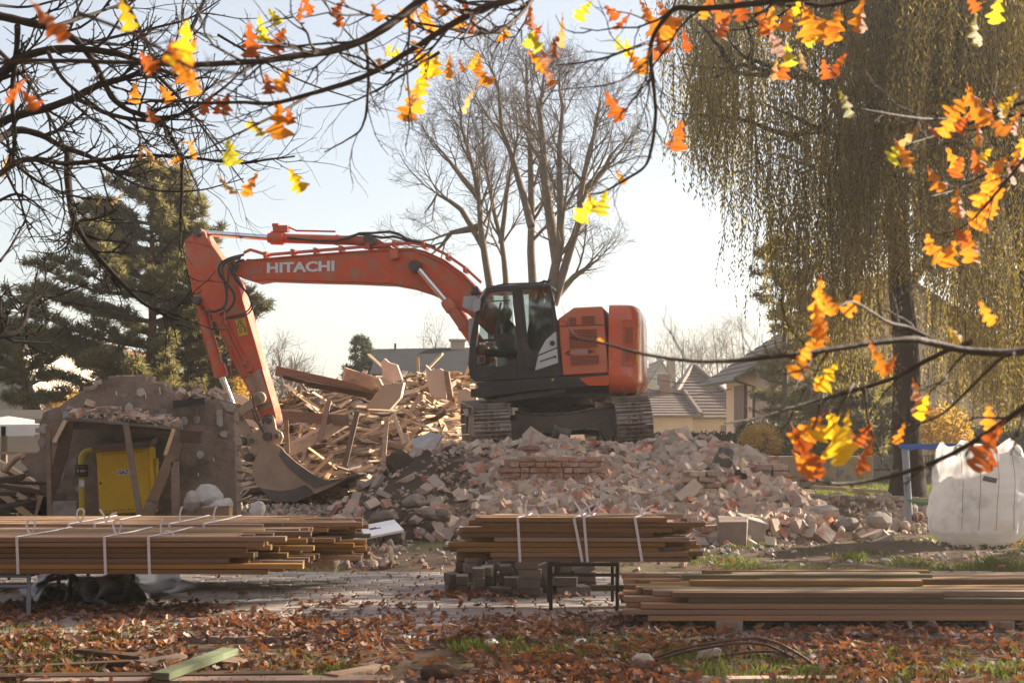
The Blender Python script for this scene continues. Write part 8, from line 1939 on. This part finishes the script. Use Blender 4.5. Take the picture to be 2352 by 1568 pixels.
LV = {'TL': [(115, 55, 110, 'b'), (425, 105, 105, 'y'), (432, 130, 90, 'o'), (415, 150, 80, 'o'), (340, 145, 60, 'b'), (390, 120, 55, 'b'), (440, 190, 60, 'o'), (290, 35, 78, 'y'), (40, 210, 70, 'b'), (68, 232, 55, 'b')],
 'A': [(575, 95, 75, 'b'), (640, 95, 62, 'b'), (600, 66, 60, 'g'), (650, 185, 60, 'o'), (615, 195, 50, 'b'), (705, 10, 50, 'b'), (690, 30, 45, 'b'), (775, 20, 50, 'b'), (780, 45, 40, 'b'), (865, 30, 45, 'o'), (630, 40, 45, 'g')],
 'B': [(310, 215, 45, 'o'), (380, 215, 45, 'o'), (475, 240, 55, 'b'), (520, 240, 50, 'b'), (500, 245, 45, 'b'), (345, 265, 42, 'b'), (905, 125, 32, 'g'), (890, 118, 30, 'y'), (960, 118, 50, 'o'), (975, 150, 60, 'y'), (1000, 150, 52, 'y'), (970, 185, 70, 'y'), (940, 245, 72, 'o'), (958, 228, 66, 'o'), (945, 215, 50, 'y'), (870, 150, 34, 'o'), (985, 165, 45, 'o'), (990, 135, 40, 'g')],
 'C': [(930, 45, 60, 'o'), (975, 35, 62, 'o'), (1010, 20, 50, 'o'), (1060, 45, 60, 'o'), (1085, 60, 42, 'b'), (1030, 155, 52, 'o'), (1060, 150, 34, 'o'), (1090, 140, 44, 'o'), (1110, 175, 62, 'o'), (1075, 228, 62, 't'), (1100, 155, 40, 'o'), (1070, 20, 45, 'b'), (990, 60, 45, 'o'), (1155, 85, 36, 'o'), (1220, 45, 55, 'o'), (1232, 78, 45, 'b'), (950, 20, 44, 'o'), (1290, 72, 66, 't'), (1285, 100, 36, 'b')],
 'D2': [(1230, 98, 52, 'g'), (1215, 92, 40, 'g'), (1235, 142, 62, 'o'), (1260, 172, 54, 'o'), (1275, 112, 44, 'b'), (1340, 25, 52, 'g'), (1250, 128, 44, 'o')],
 'D': [(1410, 245, 72, 'b'), (1425, 408, 36, 'o'), (1345, 482, 66, 'g'), (1385, 468, 60, 'g'), (1360, 465, 45, 'y'), (1560, 315, 70, 'b'), (1500, 55, 72, 'o'), (1530, 35, 72, 'o'), (1515, 100, 62, 'b'), (1575, 95, 52, 'b'), (1545, 70, 60, 'o'), (1480, 20, 44, 'o'), (1650, 30, 72, 'b'), (1660, 60, 62, 'b'), (1700, 20, 62, 'b'), (1620, 20, 50, 'o')],
 'D3': [(1405, 30, 44, 'b'), (1430, 52, 52, 'b'), (1480, 148, 62, 'o'), (1440, 112, 44, 'y'), (1455, 135, 44, 'o'), (1420, 100, 34, 'g'), (1500, 120, 50, 'b')],
 'X': [(640, 280, 82, 'o'), (665, 268, 42, 'b'), (680, 415, 60, 'y')], 'Y': [(590, 297, 42, 'g'), (578, 290, 34, 'y'), (530, 350, 62, 'g'), (522, 368, 40, 'g'), (440, 345, 42, 'o'), (400, 370, 32, 'o'), (520, 430, 66, 't'), (575, 425, 60, 'o'), (430, 328, 34, 't')],
 'U': [(1740, 25, 46, 'o'), (1770, 45, 62, 'o'), (1780, 98, 74, 'o'), (1810, 45, 55, 'o'), (1855, 60, 84, 'o'), (1885, 62, 94, 'o'), (1920, 55, 76, 'o'), (1975, 40, 74, 'o'), (1895, 160, 44, 'b'), (1925, 150, 62, 'b'), (1810, 128, 54, 'g'), (1800, 160, 52, 'b'), (1842, 142, 54, 't'), (1780, 158, 56, 't'), (1865, 95, 32, 'g'), (1755, 60, 50, 'b'), (1830, 20, 46, 'y')],
 'E': [(1945, 238, 66, 'g'), (2200, 248, 74, 'o'), (2240, 245, 92, 'o'), (2270, 258, 56, 'o'), (2320, 240, 62, 'y'), (2290, 25, 62, 'g'), (2238, 70, 74, 'g'), (2235, 8, 44, 'b'), (2300, 262, 50, 'g'), (2180, 285, 62, 'o')],
 'Fb': [(2060, 345, 64, 'g'), (2075, 352, 62, 'o'), (2085, 378, 56, 't'), (2095, 310, 66, 't'), (2290, 290, 62, 'o'), (2250, 308, 54, 'o'), (2330, 285, 56, 'o'), (2210, 285, 50, 'b'), (2140, 300, 44, 'b')],
 'Gb': [(2190, 370, 64, 'o'), (2240, 372, 54, 'b'), (2150, 415, 64, 'o'), (2200, 385, 50, 'b'), (2290, 390, 64, 'o'), (2340, 368, 62, 'o'), (2320, 400, 56, 'b'), (2260, 360, 48, 'y'), (2265, 440, 84, 'o'), (2285, 428, 64, 'o'), (2345, 345, 54, 'y')],
 'Hb': [(2200, 470, 62, 'o'), (2260, 490, 84, 'o'), (2150, 580, 64, 'o'), (2182, 585, 64, 'o'), (2225, 565, 76, 'o'), (2135, 560, 46, 'o'), (2210, 545, 50, 'b'), (2240, 580, 52, 'o'), (2280, 470, 50, 'o')],
 'I2': [(1880, 690, 92, 'o'), (1902, 695, 60, 'o'), (1885, 765, 84, 'o'), (1878, 735, 76, 'o'), (1958, 700, 56, 'o')], 'I': [(1845, 830, 84, 'o'), (1855, 800, 60, 'o'), (2020, 825, 80, 'o'), (2265, 720, 60, 'o'), (1380, 782, 16, 'o'), (2045, 835, 40, 'b'), (2195, 770, 46, 'y')],
 'J': [(1900, 865, 74, 'y'), (1885, 880, 40, 'o')], 'K': [(2110, 920, 84, 'o'), (2068, 998, 52, 'o'), (2272, 960, 56, 'o'), (2120, 935, 60, 'y')], 'L': [(2262, 1030, 130, 'b'), (2275, 1040, 90, 'b')],
 'W1': [(1850, 1040, 130, 'b'), (1858, 990, 90, 'o'), (1845, 1070, 70, 'o')], 'W2': [(1925, 1010, 125, 'y'), (1900, 990, 84, 'y'), (1945, 985, 70, 'y')], 'V': [(1985, 1045, 90, 'b'), (1983, 1000, 60, 'b')]}
BD = {'TL': 2.6, 'A': 4.6, 'B': 5.0, 'C': 5.4, 'D': 4.4, 'D2': 4.5, 'D3': 4.6, 'X': 5.2, 'Y': 5.2, 'U': 4.6, 'E': 4.2, 'Fb': 4.2, 'Gb': 4.2, 'Hb': 4.2, 'I': 3.4, 'I2': 3.4, 'J': 3.6, 'K': 3.6, 'L': 3.3, 'V': 3.5, 'W1': 3.5, 'W2': 3.5}
for key, lv in LV.items():
    root = B[key]; D0 = BD[key]
    for (x, y, s, c) in lv:
        D = D0 + rr(-.12, .12); ang = rr(-.75, .75) - math.pi / 2                      # mostly hanging down
        if s < 40: ang = rr(0, 6.28)
        L = s * D / F; dirv = Vector((math.cos(ang), rr(-.25, .25), math.sin(ang))).normalized(); nrm = Vector((rr(-.7, .7), -1, rr(-.5, .5))); yv = nrm.cross(dirv).normalized(); zv = dirv.cross(yv).normalized()
        p = P(x, y, D) - dirv * L * .5 - root.location
        inst('leaf', random.choice(LM[CK[c]]), Matrix.Translation(p) @ (Matrix((dirv, yv, zv)).transposed() * L).to_4x4(), root)
# a few long chestnut leaves left on the bare branches
def chestnut_leaves():
    for i, (x, y, s) in enumerate(((10, 380, 46), (18, 392, 40), (340, 352, 50), (325, 350, 44), (350, 365, 46), (272, 456, 40), (228, 462, 22))):
        D = 8.8; L = s * D / F; a = rr(-2.4, -.7); dv = Vector((math.cos(a), rr(-.2, .2), math.sin(a))).normalized(); yv = Vector((rr(-.6, .6), -1, rr(-.4, .4))).cross(dv).normalized(); zv = dv.cross(yv)
        o = inst('leaf', LM['tan'][i % 4], Matrix.Translation(P(x, y, D) - dv * L * .5) @ (Matrix((dv, yv, zv)).transposed() * L).to_4x4()); o.name = 'chestnut_leaf'; tag(o, 'withered tan leaf clinging to the bare dark branches at the upper left', 'leaf', 'withered leaves on the bare chestnut')
chestnut_leaves()
# ------------------------------------------------------------------ haze
def make_haze():
    b = MB(); b.box((0, 122, 9.6), (420, 300, 22))
    m = bpy.data.materials.new('haze_air'); m.use_nodes = True; nt = m.node_tree; nt.nodes.clear()
    out = nd(nt, 'ShaderNodeOutputMaterial'); v = nd(nt, 'ShaderNodeVolumePrincipled')
    v.inputs['Color'].default_value = (.96, .93, .90, 1); v.inputs['Density'].default_value = .0011; v.inputs['Anisotropy'].default_value = .6
    nt.links.new(v.outputs[0], out.inputs['Volume'])
    o = b.build('haze', m); o['kind'] = 'stuff'; o['label'] = 'sunlit dusty autumn haze over the site'
make_haze()
